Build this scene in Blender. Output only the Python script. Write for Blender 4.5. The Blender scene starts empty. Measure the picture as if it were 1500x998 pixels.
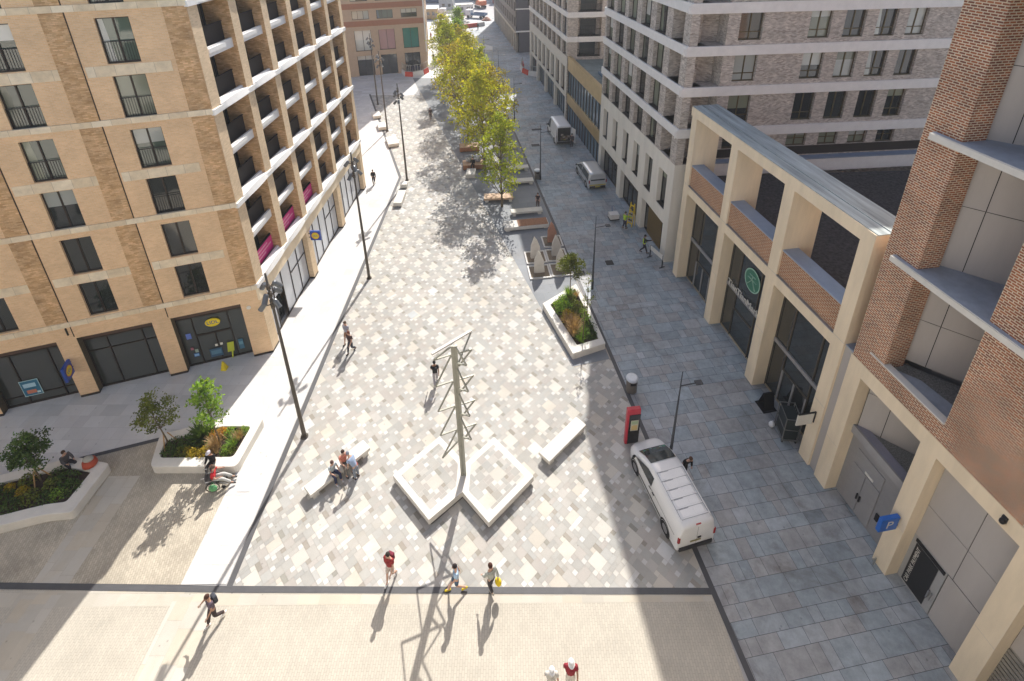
import bpy, bmesh, math, random
from mathutils import Vector, Matrix
import numpy as np
RD = math.radians
rnd = random.Random(11)
scene = bpy.context.scene
COL = scene.collection
WOFF = {}

# ------------------------------------------------------------------ camera
CH = 26.0
PITCH, ROLL = 0.40023149, -0.01613886
def make_camera():
    cp, sp = math.cos(PITCH), math.sin(PITCH)
    fwd = Vector((0, cp, -sp)); up = Vector((0, sp, cp)); rt = Vector((1, 0, 0))
    c, s = math.cos(ROLL), math.sin(ROLL)
    r2 = c*rt + s*up; u2 = -s*rt + c*up
    m = Matrix((r2, u2, -fwd)).transposed().to_4x4()
    m.translation = (0, 0, CH)
    cam = bpy.data.cameras.new('camera'); o = bpy.data.objects.new('camera', cam); COL.objects.link(o)
    o.matrix_world = m
    cam.sensor_fit = 'HORIZONTAL'; cam.sensor_width = 36.0
    cam.lens = 764.6567/1500*36
    cam.shift_y = -(499-203.694)/1500
    cam.clip_start = 0.1; cam.clip_end = 3000
    scene.camera = o
make_camera()

# ------------------------------------------------------------------ light
SUN_AZ, SUN_EL = 10.0, 41.0
def make_light():
    w = bpy.data.worlds.new('World'); scene.world = w; w.use_nodes = True
    nt = w.node_tree; bg = nt.nodes['Background']
    sky = nt.nodes.new('ShaderNodeTexSky'); sky.sky_type = 'NISHITA'; sky.sun_disc = False
    sky.sun_elevation = RD(SUN_EL); sky.sun_rotation = RD(SUN_AZ); sky.air_density = 1.0; sky.dust_density = 2.5; sky.ozone_density = 0.6
    nt.links.new(sky.outputs[0], bg.inputs[0]); bg.inputs[1].default_value = SKY_STRENGTH
    l = bpy.data.lights.new('sun', 'SUN'); o = bpy.data.objects.new('sun', l); COL.objects.link(o)
    l.energy = SUN_STRENGTH; l.angle = RD(0.5); l.color = (1.0, 0.955, 0.89)
    d = Vector((math.sin(RD(SUN_AZ))*math.cos(RD(SUN_EL)), math.cos(RD(SUN_AZ))*math.cos(RD(SUN_EL)), math.sin(RD(SUN_EL))))
    o.rotation_euler = (-d).to_track_quat('-Z', 'Y').to_euler(); o.location = d*200
SKY_STRENGTH, SUN_STRENGTH, EXPOSURE = 0.115, 4.1, 0.72
make_light()
vs = scene.view_settings
vs.view_transform = 'Standard'; vs.look = 'None'; vs.exposure = EXPOSURE; vs.gamma = 1; vs.use_curve_mapping = False
scene.cycles.max_bounces = 8; scene.cycles.diffuse_bounces = 4; scene.cycles.glossy_bounces = 3
scene.cycles.transparent_max_bounces = 6; scene.cycles.use_adaptive_sampling = True
scene.cycles.use_denoising = True

# ------------------------------------------------------------------ tagging
def tag(o, label=None, cat=None, group=None, kind=None):
    if label: o['label'] = label
    if cat: o['category'] = cat
    if group: o['group'] = group
    if kind: o['kind'] = kind
    return o
def thing(name, label, cat, loc=(0, 0, 0), rz=0.0, group=None):
    o = bpy.data.objects.new(name, None); COL.objects.link(o)
    o.location = loc; o.rotation_euler = (0, 0, rz); o.empty_display_size = 0.3
    WOFF[o.name] = Vector(loc)
    return tag(o, label, cat, group)
def kids(o):
    return [c for c in o.children]
def dup(root, loc, rz=None, label=None, group=None, scale=None):
    r = root.copy(); COL.objects.link(r); r.location = loc
    if rz is not None: r.rotation_euler = (0, 0, rz)
    if scale is not None: r.scale = scale if hasattr(scale, '__len__') else (scale,)*3
    if label: r['label'] = label
    if group: r['group'] = group
    for ch in kids(root):
        c = ch.copy(); COL.objects.link(c); c.parent = r
        for g in kids(ch):
            d = g.copy(); COL.objects.link(d); d.parent = c
    return r

# ------------------------------------------------------------------ frames: u along azimuth, d to its left (into the building), z up
class Fr:
    def __init__(s, o, az):
        a = RD(az); s.o = Vector((o[0], o[1], 0)); s.e = Vector((math.sin(a), math.cos(a), 0)); s.n = Vector((-math.cos(a), math.sin(a), 0))
    def P(s, u, d, z):
        return s.o + s.e*u + s.n*d + Vector((0, 0, z))
    def rz(s):
        return math.atan2(s.e.y, s.e.x)
ID = Fr((0, 0), 90)

# ------------------------------------------------------------------ mesh builder
class MB:
    def __init__(s): s.v = []; s.f = []; s.m = []; s.c = []
    def add(s, vs_, fs, m=0, c=None):
        n = len(s.v); s.v += [tuple(p) for p in vs_]
        for f in fs: s.f.append(tuple(i+n for i in f)); s.m.append(m); s.c.append(c)
    def quad(s, a, b, c, d, m=0, col=None): s.add((a, b, c, d), ((0, 1, 2, 3),), m, col)
    def box(s, u0, u1, d0, d1, z0, z1, m=0, fr=ID, mf=None):
        P = fr.P
        vs_ = [P(u0, d0, z0), P(u1, d0, z0), P(u1, d1, z0), P(u0, d1, z0), P(u0, d0, z1), P(u1, d0, z1), P(u1, d1, z1), P(u0, d1, z1)]
        s.add(vs_, ((0, 3, 2, 1), (4, 5, 6, 7)), m)
        n = len(s.v)-8
        for k, f in enumerate(((0, 1, 5, 4), (1, 2, 6, 5), (2, 3, 7, 6), (3, 0, 4, 7))):
            s.f.append(tuple(i+n for i in f)); s.m.append(mf if (mf is not None and k == 0) else m); s.c.append(None)
    def bar(s, a, b, w, h, m=0):
        a, b = Vector(a), Vector(b); t = (b-a).normalized()
        up = Vector((0, 0, 1)) if abs(t.z) < .95 else Vector((0, 1, 0))
        x = t.cross(up).normalized()*w/2; y = x.normalized().cross(t).normalized()*h/2
        vs_ = [a-x-y, a+x-y, a+x+y, a-x+y, b-x-y, b+x-y, b+x+y, b-x+y]
        s.add(vs_, ((0, 3, 2, 1), (4, 5, 6, 7), (0, 1, 5, 4), (1, 2, 6, 5), (2, 3, 7, 6), (3, 0, 4, 7)), m)
    def prism(s, poly, z0, z1, m=0, mt=None):
        n = len(poly)
        vs_ = [(p[0], p[1], z0) for p in poly]+[(p[0], p[1], z1) for p in poly]
        s.add(vs_, [tuple(range(n-1, -1, -1))], m); k = len(s.v)-2*n
        s.f.append(tuple(range(k+n, k+2*n))); s.m.append(m if mt is None else mt); s.c.append(None)
        for i in range(n):
            j = (i+1) % n; s.f.append((k+i, k+j, k+n+j, k+n+i)); s.m.append(m); s.c.append(None)
    def tube(s, pts, rad, n=8, m=0, cap=True):
        pts = [Vector(p) for p in pts]; rings = []
        if not hasattr(rad, '__len__'): rad = [rad]*len(pts)
        prev = None
        for i, p in enumerate(pts):
            t = (pts[min(i+1, len(pts)-1)]-pts[max(i-1, 0)])
            if t.length < 1e-9: t = Vector((0, 0, 1))
            t.normalize()
            if prev is None:
                a = Vector((0, 0, 1)) if abs(t.z) < .9 else Vector((1, 0, 0))
                x = t.cross(a).normalized()
            else:
                x = (prev-t*prev.dot(t)); x = x.normalized() if x.length > 1e-6 else t.orthogonal().normalized()
            prev = x; y = t.cross(x)
            rings.append([p+(x*math.cos(2*math.pi*k/n)+y*math.sin(2*math.pi*k/n))*rad[i] for k in range(n)])
        vs_ = [q for r in rings for q in r]; fs = []
        for i in range(len(pts)-1):
            for k in range(n):
                fs.append((i*n+k, i*n+(k+1) % n, (i+1)*n+(k+1) % n, (i+1)*n+k))
        if cap: fs.append(tuple(range(n-1, -1, -1))); fs.append(tuple((len(pts)-1)*n+k for k in range(n)))
        s.add(vs_, fs, m)
    def ell(s, c, r, m=0, nu=10, nv=7, rot=None):
        c = Vector(c); vs_ = []; fs = []
        for j in range(nv+1):
            th = math.pi*j/nv
            for i in range(nu):
                ph = 2*math.pi*i/nu
                q = Vector((r[0]*math.sin(th)*math.cos(ph), r[1]*math.sin(th)*math.sin(ph), r[2]*math.cos(th)))
                if rot: q = rot @ q
                vs_.append(c+q)
        for j in range(nv):
            for i in range(nu):
                fs.append((j*nu+i, (j+1)*nu+i, (j+1)*nu+(i+1) % nu, j*nu+(i+1) % nu))
        s.add(vs_, fs, m)
    def disc(s, c, nrm, r, m=0, n=24, r2=None, th=0.0, xax=None):
        c = Vector(c); nrm = Vector(nrm).normalized(); x = (Vector(xax) if xax else nrm.orthogonal()).normalized(); y = nrm.cross(x)
        ry = r if r2 is None else r2
        ring = [c+x*r*math.cos(2*math.pi*k/n)+y*ry*math.sin(2*math.pi*k/n) for k in range(n)]
        if th:
            a = [p+nrm*th for p in ring]; s.add(ring+a, [tuple(range(n, 2*n))]+[(k, (k+1) % n, n+(k+1) % n, n+k) for k in range(n)]+[tuple(range(n-1, -1, -1))], m)
        else: s.add(ring, [tuple(range(n))], m)
    def ring(s, c, nrm, r0, r1, m=0, n=28, xax=None, k2=1.0):
        c = Vector(c); nrm = Vector(nrm).normalized(); x = (Vector(xax) if xax else nrm.orthogonal()).normalized(); y = nrm.cross(x)
        a = [c+x*r0*math.cos(2*math.pi*k/n)+y*k2*r0*math.sin(2*math.pi*k/n) for k in range(n)]; b = [c+x*r1*math.cos(2*math.pi*k/n)+y*k2*r1*math.sin(2*math.pi*k/n) for k in range(n)]
        s.add(a+b, [(k, (k+1) % n, n+(k+1) % n, n+k) for k in range(n)], m)
    # front face of a wall with rectangular openings (u0,u1,z0,z1) and their reveals
    def wall(s, fr, u0, u1, z0, z1, ops, rev=.2, m=0, mr=None, d=0.0):
        mr = m if mr is None else mr
        us = sorted({u0, u1} | {min(max(o[k], u0), u1) for o in ops for k in (0, 1)})
        zs = sorted({z0, z1} | {min(max(o[k], z0), z1) for o in ops for k in (2, 3)})
        P = fr.P
        for j in range(len(zs)-1):
            a, b = zs[j], zs[j+1]; run = None
            for i in range(len(us)):
                op = True
                if i < len(us)-1:
                    cu = (us[i]+us[i+1])/2; cz = (a+b)/2
                    op = any(o[0] < cu < o[1] and o[2] < cz < o[3] for o in ops)
                if not op and run is None: run = us[i]
                if op and run is not None:
                    s.quad(P(run, d, a), P(us[i], d, a), P(us[i], d, b), P(run, d, b), m); run = None
        for o in ops:
            r = o[4] if len(o) > 4 else rev
            A, B, c, e = max(o[0], u0), min(o[1], u1), max(o[2], z0), min(o[3], z1)
            s.quad(P(A, d, c), P(A, d, e), P(A, d+r, e), P(A, d+r, c), mr)
            s.quad(P(B, d, c), P(B, d+r, c), P(B, d+r, e), P(B, d, e), mr)
            s.quad(P(A, d, e), P(B, d, e), P(B, d+r, e), P(A, d+r, e), mr)
            if c > z0+.01: s.quad(P(A, d, c), P(A, d+r, c), P(B, d+r, c), P(B, d, c), mr)
    def build(s, name, mats, parent=None, loc=None, smooth=False, bevel=0, crease=None):
        off = Vector((0, 0, 0))
        if parent is not None: off = WOFF.get(parent.name, Vector((0, 0, 0)))
        elif loc is not None: off = Vector(loc)
        V = np.array(s.v, dtype=np.float64).reshape(-1, 3)-np.array(off)
        me = bpy.data.meshes.new(name)
        me.from_pydata(V.tolist(), [], s.f)
        if not hasattr(mats, '__len__'): mats = [mats]
        for mm in mats: me.materials.append(mm)
        if len(mats) > 1: me.polygons.foreach_set('material_index', s.m)
        uv = me.uv_layers.new(name='UVMap'); n = len(me.loops)
        Lv = np.zeros(n, dtype=np.int32); me.loops.foreach_get('vertex_index', Lv)
        nr = np.zeros(len(s.f)*3); me.polygons.foreach_get('normal', nr); nr = nr.reshape(-1, 3)
        tot = np.zeros(len(s.f), dtype=np.int32); me.polygons.foreach_get('loop_total', tot)
        N = np.repeat(nr, tot, axis=0); Pn = V[Lv]+np.array(off)
        flat = np.abs(N[:, 2]) > .75
        ln = np.maximum(np.hypot(N[:, 0], N[:, 1]), 1e-6)
        u = np.where(flat, Pn[:, 0], (-N[:, 1]*Pn[:, 0]+N[:, 0]*Pn[:, 1])/ln); v = np.where(flat, Pn[:, 1], Pn[:, 2])
        uv.data.foreach_set('uv', np.stack([u, v], 1).astype(np.float32).ravel())
        if any(c is not None for c in s.c):
            at = me.color_attributes.new('col', 'FLOAT_COLOR', 'CORNER')
            cc = np.array([c if c is not None else (1, 1, 1) for c in s.c], dtype=np.float32)
            cc = np.concatenate([cc, np.ones((len(cc), 1), np.float32)], 1)
            at.data.foreach_set('color', np.repeat(cc, tot, axis=0).ravel())
        if smooth: me.polygons.foreach_set('use_smooth', [True]*len(s.f))
        me.update()
        o = bpy.data.objects.new(name, me); COL.objects.link(o)
        if parent is not None: o.parent = parent
        elif loc is not None: o.location = loc
        WOFF[o.name] = off
        if bevel:
            b = o.modifiers.new('bevel', 'BEVEL'); b.width = bevel; b.segments = 2; b.limit_method = 'ANGLE'; b.angle_limit = RD(35); b.harden_normals = False
        return o

def text_mesh(s, size, ext, m_world):
    """MB holding the letters of s; m_world maps local x (reading), y (up), z (out) to the world"""
    cu = bpy.data.curves.new('t', 'FONT'); cu.body = s; cu.size = size; cu.extrude = ext; cu.align_x = 'CENTER'; cu.align_y = 'CENTER'
    o = bpy.data.objects.new('t', cu); COL.objects.link(o)
    dg = bpy.context.evaluated_depsgraph_get()
    me = bpy.data.meshes.new_from_object(o.evaluated_get(dg))
    mb = MB(); mb.add([m_world @ v.co for v in me.vertices], [tuple(p.vertices) for p in me.polygons])
    COL.objects.unlink(o); bpy.data.objects.remove(o); bpy.data.meshes.remove(me)
    return mb
def face_matrix(p, right, up):
    r = Vector(right).normalized(); u = Vector(up).normalized(); n = r.cross(u)
    m = Matrix((r, u, n)).transposed().to_4x4(); m.translation = p
    return m

# ------------------------------------------------------------------ materials
MATS = {}
def new_mat(name):
    m = bpy.data.materials.new(name); m.use_nodes = True
    return m, m.node_tree, m.node_tree.nodes['Principled BSDF']
def setin(b, k, v):
    if k in b.inputs: b.inputs[k].default_value = v
def rgb(c): return (c[0], c[1], c[2], 1)
def pm(name, c, rough=.7, metal=0.0, var=.12, scale=2.0, bump=0.0, spec=.4, coat=0.0, rvar=0.0, streak=False):
    """painted / stone / metal surface with soft colour variation"""
    if name in MATS: return MATS[name]
    m, nt, b = new_mat(name); N, L = nt.nodes, nt.links
    setin(b, 'Roughness', rough); setin(b, 'Metallic', metal); setin(b, 'Specular IOR Level', spec); setin(b, 'Coat Weight', coat)
    tc = N.new('ShaderNodeTexCoord')
    vec = tc.outputs['Object']
    if streak:
        mp = N.new('ShaderNodeMapping'); mp.inputs['Scale'].default_value = (1, 1, .18); L.new(vec, mp.inputs[0]); vec = mp.outputs[0]
    n1 = N.new('ShaderNodeTexNoise'); n1.inputs['Scale'].default_value = scale; n1.inputs['Detail'].default_value = 6; n1.inputs['Roughness'].default_value = .65
    L.new(vec, n1.inputs['Vector'])
    mr = N.new('ShaderNodeMapRange'); mr.inputs[1].default_value = .25; mr.inputs[2].default_value = .75
    mr.inputs[3].default_value = 1-var; mr.inputs[4].default_value = 1+var; L.new(n1.outputs[0], mr.inputs[0])
    vm = N.new('ShaderNodeVectorMath'); vm.operation = 'SCALE'; vm.inputs[0].default_value = c; L.new(mr.outputs[0], vm.inputs['Scale'])
    L.new(vm.outputs[0], b.inputs['Base Color'])
    if bump:
        bp = N.new('ShaderNodeBump'); bp.inputs['Strength'].default_value = bump; bp.inputs['Distance'].default_value = .02
        n2 = N.new('ShaderNodeTexNoise'); n2.inputs['Scale'].default_value = scale*12; n2.inputs['Detail'].default_value = 4; L.new(tc.outputs['Object'], n2.inputs['Vector'])
        L.new(n2.outputs[0], bp.inputs['Height']); L.new(bp.outputs[0], b.inputs['Normal'])
    MATS[name] = m; return m
def brick(name, c1, c2, mortar, bw=.225, bh=.075, ms=.01, bump=.35, rough=.85, big=.14, off=.5, bias=0.0, bigscale=.35, rot=0):
    if name in MATS: return MATS[name]
    m, nt, b = new_mat(name); N, L = nt.nodes, nt.links
    setin(b, 'Roughness', rough); setin(b, 'Specular IOR Level', .25)
    tc = N.new('ShaderNodeTexCoord')
    br = N.new('ShaderNodeTexBrick'); br.offset = off; br.inputs['Scale'].default_value = 1
    br.inputs['Color1'].default_value = rgb(c1); br.inputs['Color2'].default_value = rgb(c2); br.inputs['Mortar'].default_value = rgb(mortar)
    br.inputs['Brick Width'].default_value = bw; br.inputs['Row Height'].default_value = bh; br.inputs['Mortar Size'].default_value = ms
    br.inputs['Mortar Smooth'].default_value = .3; br.inputs['Bias'].default_value = bias
    mpv = N.new('ShaderNodeMapping'); mpv.inputs['Rotation'].default_value = (0, 0, RD(rot)); L.new(tc.outputs['UV'], mpv.inputs[0]); L.new(mpv.outputs[0], br.inputs['Vector'])
    n1 = N.new('ShaderNodeTexNoise'); n1.inputs['Scale'].default_value = bigscale; n1.inputs['Detail'].default_value = 8; n1.inputs['Roughness'].default_value = .7; L.new(tc.outputs['UV'], n1.inputs['Vector'])
    mr = N.new('ShaderNodeMapRange'); mr.inputs[1].default_value = .3; mr.inputs[2].default_value = .7; mr.inputs[3].default_value = 1-big; mr.inputs[4].default_value = 1+big
    L.new(n1.outputs[0], mr.inputs[0])
    vm = N.new('ShaderNodeVectorMath'); vm.operation = 'SCALE'; L.new(br.outputs['Color'], vm.inputs[0]); L.new(mr.outputs[0], vm.inputs['Scale'])
    L.new(vm.outputs[0], b.inputs['Base Color'])
    if bump:
        bp = N.new('ShaderNodeBump'); bp.inputs['Strength'].default_value = bump; bp.inputs['Distance'].default_value = .01; bp.invert = True
        L.new(br.outputs['Fac'], bp.inputs['Height']); L.new(bp.outputs[0], b.inputs['Normal'])
    MATS[name] = m; return m
def slabmat(name, rough=.75, var=.1, scale=1.2, fine=.1, spec=.3, bump=.15, stain=.2, warm=(.93, .86, .76)):
    """paving whose tint per stone is stored on the stone itself"""
    if name in MATS: return MATS[name]
    m, nt, b = new_mat(name); N, L = nt.nodes, nt.links
    setin(b, 'Roughness', rough); setin(b, 'Specular IOR Level', spec)
    at = N.new('ShaderNodeAttribute'); at.attribute_name = 'col'
    tc = N.new('ShaderNodeTexCoord')
    n1 = N.new('ShaderNodeTexNoise'); n1.inputs['Scale'].default_value = scale; n1.inputs['Detail'].default_value = 8; n1.inputs['Roughness'].default_value = .7; L.new(tc.outputs['UV'], n1.inputs['Vector'])
    n2 = N.new('ShaderNodeTexNoise'); n2.inputs['Scale'].default_value = .18; n2.inputs['Detail'].default_value = 5; L.new(tc.outputs['UV'], n2.inputs['Vector'])
    m1 = N.new('ShaderNodeMapRange'); m1.inputs[1].default_value = .25; m1.inputs[2].default_value = .75; m1.inputs[3].default_value = 1-var; m1.inputs[4].default_value = 1+var; L.new(n1.outputs[0], m1.inputs[0])
    m2 = N.new('ShaderNodeMapRange'); m2.inputs[1].default_value = .3; m2.inputs[2].default_value = .7; m2.inputs[3].default_value = 1-fine; m2.inputs[4].default_value = 1+fine; L.new(n2.outputs[0], m2.inputs[0])
    mu = N.new('ShaderNodeMath'); mu.operation = 'MULTIPLY'; L.new(m1.outputs[0], mu.inputs[0]); L.new(m2.outputs[0], mu.inputs[1])
    vm = N.new('ShaderNodeVectorMath'); vm.operation = 'SCALE'; L.new(at.outputs['Color'], vm.inputs[0]); L.new(mu.outputs[0], vm.inputs['Scale'])
    # worn, tea coloured stains with a shape of their own and dark spots of trodden gum
    n4 = N.new('ShaderNodeTexNoise'); n4.inputs['Scale'].default_value = .42; n4.inputs['Detail'].default_value = 9; n4.inputs['Roughness'].default_value = .72; n4.inputs['Distortion'].default_value = .8; L.new(tc.outputs['UV'], n4.inputs['Vector'])
    m4 = N.new('ShaderNodeMapRange'); m4.inputs[1].default_value = .52; m4.inputs[2].default_value = .68; m4.inputs[3].default_value = 0; m4.inputs[4].default_value = stain*2.2; L.new(n4.outputs[0], m4.inputs[0])
    mx = N.new('ShaderNodeMix'); mx.data_type = 'VECTOR'; mx.inputs[4].default_value = (1, 1, 1); mx.inputs[5].default_value = warm; L.new(m4.outputs[0], mx.inputs[0])
    v2 = N.new('ShaderNodeVectorMath'); v2.operation = 'MULTIPLY'; L.new(vm.outputs[0], v2.inputs[0]); L.new(mx.outputs[1], v2.inputs[1])
    vo = N.new('ShaderNodeTexVoronoi'); vo.inputs['Scale'].default_value = 1.6; L.new(tc.outputs['UV'], vo.inputs['Vector'])
    m5 = N.new('ShaderNodeMapRange'); m5.inputs[1].default_value = .05; m5.inputs[2].default_value = .075; m5.inputs[3].default_value = .72; m5.inputs[4].default_value = 1; L.new(vo.outputs['Distance'], m5.inputs[0])
    v3 = N.new('ShaderNodeVectorMath'); v3.operation = 'SCALE'; L.new(v2.outputs[0], v3.inputs[0]); L.new(m5.outputs[0], v3.inputs['Scale'])
    L.new(v3.outputs[0], b.inputs['Base Color'])
    bp = N.new('ShaderNodeBump'); bp.inputs['Strength'].default_value = bump; bp.inputs['Distance'].default_value = .01
    n3 = N.new('ShaderNodeTexNoise'); n3.inputs['Scale'].default_value = 18; L.new(tc.outputs['UV'], n3.inputs['Vector']); L.new(n3.outputs[0], bp.inputs['Height']); L.new(bp.outputs[0], b.inputs['Normal'])
    MATS[name] = m; return m
def glass(name, c=(.02, .026, .028), rough=.04, spec=.8, var=.5):
    if name in MATS: return MATS[name]
    m, nt, b = new_mat(name); N, L = nt.nodes, nt.links
    setin(b, 'Roughness', rough); setin(b, 'Specular IOR Level', .5); setin(b, 'IOR', 1.9)
    oi = N.new('ShaderNodeObjectInfo'); mr = N.new('ShaderNodeMapRange'); mr.inputs[3].default_value = 1-var; mr.inputs[4].default_value = 1+var; L.new(oi.outputs['Random'], mr.inputs[0])
    vm = N.new('ShaderNodeVectorMath'); vm.operation = 'SCALE'; vm.inputs[0].default_value = c; L.new(mr.outputs[0], vm.inputs['Scale']); L.new(vm.outputs[0], b.inputs['Base Color'])
    # slight waviness of float glass
    tc = N.new('ShaderNodeTexCoord'); n1 = N.new('ShaderNodeTexNoise'); n1.inputs['Scale'].default_value = .9; L.new(tc.outputs['UV'], n1.inputs['Vector'])
    bp = N.new('ShaderNodeBump'); bp.inputs['Strength'].default_value = .06; bp.inputs['Distance'].default_value = .05; L.new(n1.outputs[0], bp.inputs['Height']); L.new(bp.outputs[0], b.inputs['Normal'])
    MATS[name] = m; return m
def leafmat(name, c, var=.45, trans=.35):
    if name in MATS: return MATS[name]
    m, nt, b = new_mat(name); N, L = nt.nodes, nt.links
    at = N.new('ShaderNodeAttribute'); at.attribute_name = 'col'
    vm = N.new('ShaderNodeVectorMath'); vm.operation = 'MULTIPLY'; vm.inputs[0].default_value = c; L.new(at.outputs['Color'], vm.inputs[1])
    L.new(vm.outputs[0], b.inputs['Base Color']); setin(b, 'Roughness', .55); setin(b, 'Specular IOR Level', .3)
    tr = N.new('ShaderNodeBsdfTranslucent'); v2 = N.new('ShaderNodeVectorMath'); v2.operation = 'MULTIPLY'; v2.inputs[1].default_value = (1.5, 1.35, .5); L.new(vm.outputs[0], v2.inputs[0]); L.new(v2.outputs[0], tr.inputs['Color'])
    mx = N.new('ShaderNodeMixShader'); mx.inputs[0].default_value = trans
    L.new(b.outputs[0], mx.inputs[1]); L.new(tr.outputs[0], mx.inputs[2]); L.new(mx.outputs[0], N['Material Output'].inputs['Surface'])
    MATS[name] = m; return m
def flat(name, c, rough=.6, metal=0, spec=.4, coat=0): return pm(name, c, rough, metal, .06, 4, 0, spec, coat)

M_BRICK = brick('orange_brick', (.80, .55, .325), (.71, .47, .265), (.73, .57, .39))
M_STRIP = brick('rough_brick', (.50, .295, .135), (.74, .50, .29), (.55, .37, .20), bw=.24, bh=.075, ms=.010, bump=1.0, big=.30, bigscale=.9)
M_PALEBRICK = brick('pale_brick', (.74, .57, .375), (.62, .465, .295), (.64, .52, .38))
M_STONEBAND = brick('cast_stone_band', (.82, .72, .55), (.72, .59, .41), (.52, .44, .32), bw=.85, bh=60, ms=.012, bump=.2, big=.18, bigscale=1.5)
M_CREAM = pm('cream_stone', (.76, .71, .62), .75, var=.11, scale=1.1, streak=True)
M_PRECAST = pm('beige_precast', (.81, .675, .485), .75, var=.13, scale=1.3, streak=True)
M_GREYBRICK = brick('grey_brown_brick', (.31, .265, .23), (.62, .555, .49), (.46, .41, .365), bw=.22, bh=.075, ms=.012, big=.26, bigscale=1.6)
M_REDBRICK = brick('red_brick', (.37, .12, .05), (.18, .065, .042), (.60, .49, .36), bw=.24, bh=.09, ms=.019, big=.28, bigscale=.6)
M_REDPANEL = brick('orange_red_brick', (.40, .17, .075), (.29, .11, .05), (.55, .44, .32), bw=.28, bh=.11, ms=.02, big=.15)
M_PANEL = pm('grey_cladding', (.47, .435, .405), .55, var=.09, scale=.9, streak=True)
M_DARKPANEL = pm('dark_grey_render', (.10, .10, .115), .8, var=.12)
M_GRAVEL = pm('dark_gravel', (.055, .050, .050), .95, var=.85, scale=5.5, bump=1)
M_ROOFGREY = pm('weathered_lead', (.30, .34, .35), .6, var=.28, scale=1.1)
def streaked(name, c, az, var=.5):
    m, nt, b = new_mat(name); N, L = nt.nodes, nt.links; setin(b, 'Roughness', .6)
    tc = N.new('ShaderNodeTexCoord'); mp = N.new('ShaderNodeMapping'); mp.vector_type = 'TEXTURE'; mp.inputs['Rotation'].default_value = (0, 0, RD(az)); mp.inputs['Scale'].default_value = (5, .35, 1); L.new(tc.outputs['UV'], mp.inputs[0])
    n1 = N.new('ShaderNodeTexNoise'); n1.inputs['Scale'].default_value = 1.0; n1.inputs['Detail'].default_value = 9; n1.inputs['Roughness'].default_value = .7; L.new(mp.outputs[0], n1.inputs['Vector'])
    mr = N.new('ShaderNodeMapRange'); mr.inputs[1].default_value = .32; mr.inputs[2].default_value = .62; mr.inputs[3].default_value = 1-var; mr.inputs[4].default_value = 1.15; L.new(n1.outputs[0], mr.inputs[0])
    vm = N.new('ShaderNodeVectorMath'); vm.operation = 'SCALE'; vm.inputs[0].default_value = c; L.new(mr.outputs[0], vm.inputs['Scale']); L.new(vm.outputs[0], b.inputs['Base Color']); MATS[name] = m; return m
M_LEADSTREAK = streaked('streaked_lead', (.40, .45, .44), -81.7, .55)
M_COPING = pm('blue_grey_coping', (.30, .36, .46), .4, metal=.3, var=.1)
M_WHITE = pm('white_concrete', (.68, .65, .59), .75, var=.12, scale=1.1, bump=.15)
M_WHITEEDGE = pm('white_slab_edge', (.80, .79, .77), .6, var=.06)
M_BRONZE = flat('dark_bronze_frame', (.045, .035, .028), .45, .4)
M_GOLD = pm('gold_metal', (.52, .38, .19), .42, .4, var=.15, scale=1.2)
M_GLASS = glass('dark_glass', (.028, .034, .034))
M_SHOPGLASS = glass('shop_glass', (.055, .062, .056), .05, var=.2)
M_GLASSG = glass('green_glass', (.06, .085, .065), var=.7)
M_GLASSB = glass('blue_reflection_glass', (.10, .16, .21), .06, .9, .25)  # blue reflections put into the base colour of the glass
M_BLIND = glass('window_with_blind', (.42, .45, .42), .08, .8, .25)
M_CURTAIN = glass('window_with_curtain', (.20, .22, .16), .08, .8, .5)
M_BLINDW = glass('window_with_white_blind', (.62, .62, .58), .1, .8, .1)
M_CURTAINB = glass('window_with_blue_curtain', (.10, .14, .18), .1, .8, .4)
M_PALEGLASS = glass('pale_reflection_glass', (.50, .53, .58), .12, .8, .1)  # reflected sun and sky put into the pale base colour
M_BLACK = flat('black_metal', (.02, .02, .022), .45, .3)
M_DARK = flat('dark_interior', (.02, .018, .016), .9)
M_GREYMETAL = flat('grey_metal', (.35, .35, .36), .4, .6)
M_STEEL = flat('galvanised_steel', (.50, .50, .47), .38, .75)
M_GREYPAINT = flat('grey_paint', (.30, .29, .285), .5)
M_WOOD = pm('timber_slats', (.33, .16, .085), .7, var=.3, scale=6)
M_SOIL = pm('soil', (.06, .04, .028), .95, var=.4, scale=6, bump=.8)
M_BARK = pm('bark', (.16, .125, .075), .9, var=.3, scale=8, bump=.5)
# ================================================================== GROUND
def inpoly(p, poly):
    x, y = p; c = False; n = len(poly)
    for i in range(n):
        x1, y1 = poly[i]; x2, y2 = poly[(i+1) % n]
        if (y1 > y) != (y2 > y) and x < (x2-x1)*(y-y1)/(y2-y1)+x1: c = not c
    return c
def clip_convex(mb, poly):
    """cut a flat mesh builder's faces to a convex counter-clockwise polygon"""
    nf = []; out = MB()
    for f, m, c in zip(mb.f, mb.m, mb.c):
        pts = [mb.v[i] for i in f]
        for i in range(len(poly)):
            a = poly[i]; b = poly[(i+1) % len(poly)]
            ex, ey = b[0]-a[0], b[1]-a[1]
            def sd(p): return ex*(p[1]-a[1])-ey*(p[0]-a[0])
            q = []
            for k in range(len(pts)):
                p0, p1 = pts[k], pts[(k+1) % len(pts)]; s0, s1 = sd(p0), sd(p1)
                if s0 >= 0: q.append(p0)
                if (s0 >= 0) != (s1 >= 0):
                    t = s0/(s0-s1); q.append(tuple(p0[j]+(p1[j]-p0[j])*t for j in range(3)))
            pts = q
            if len(pts) < 3: break
        if len(pts) >= 3: out.add(pts, [tuple(range(len(pts)))], m, c)
    return out
def sheet(name, poly, z, mat):
    mb = MB(); mb.add([(p[0], p[1], z) for p in poly], [tuple(range(len(poly)))])
    o = mb.build(name, mat); tag(o, kind='structure'); return o
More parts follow.
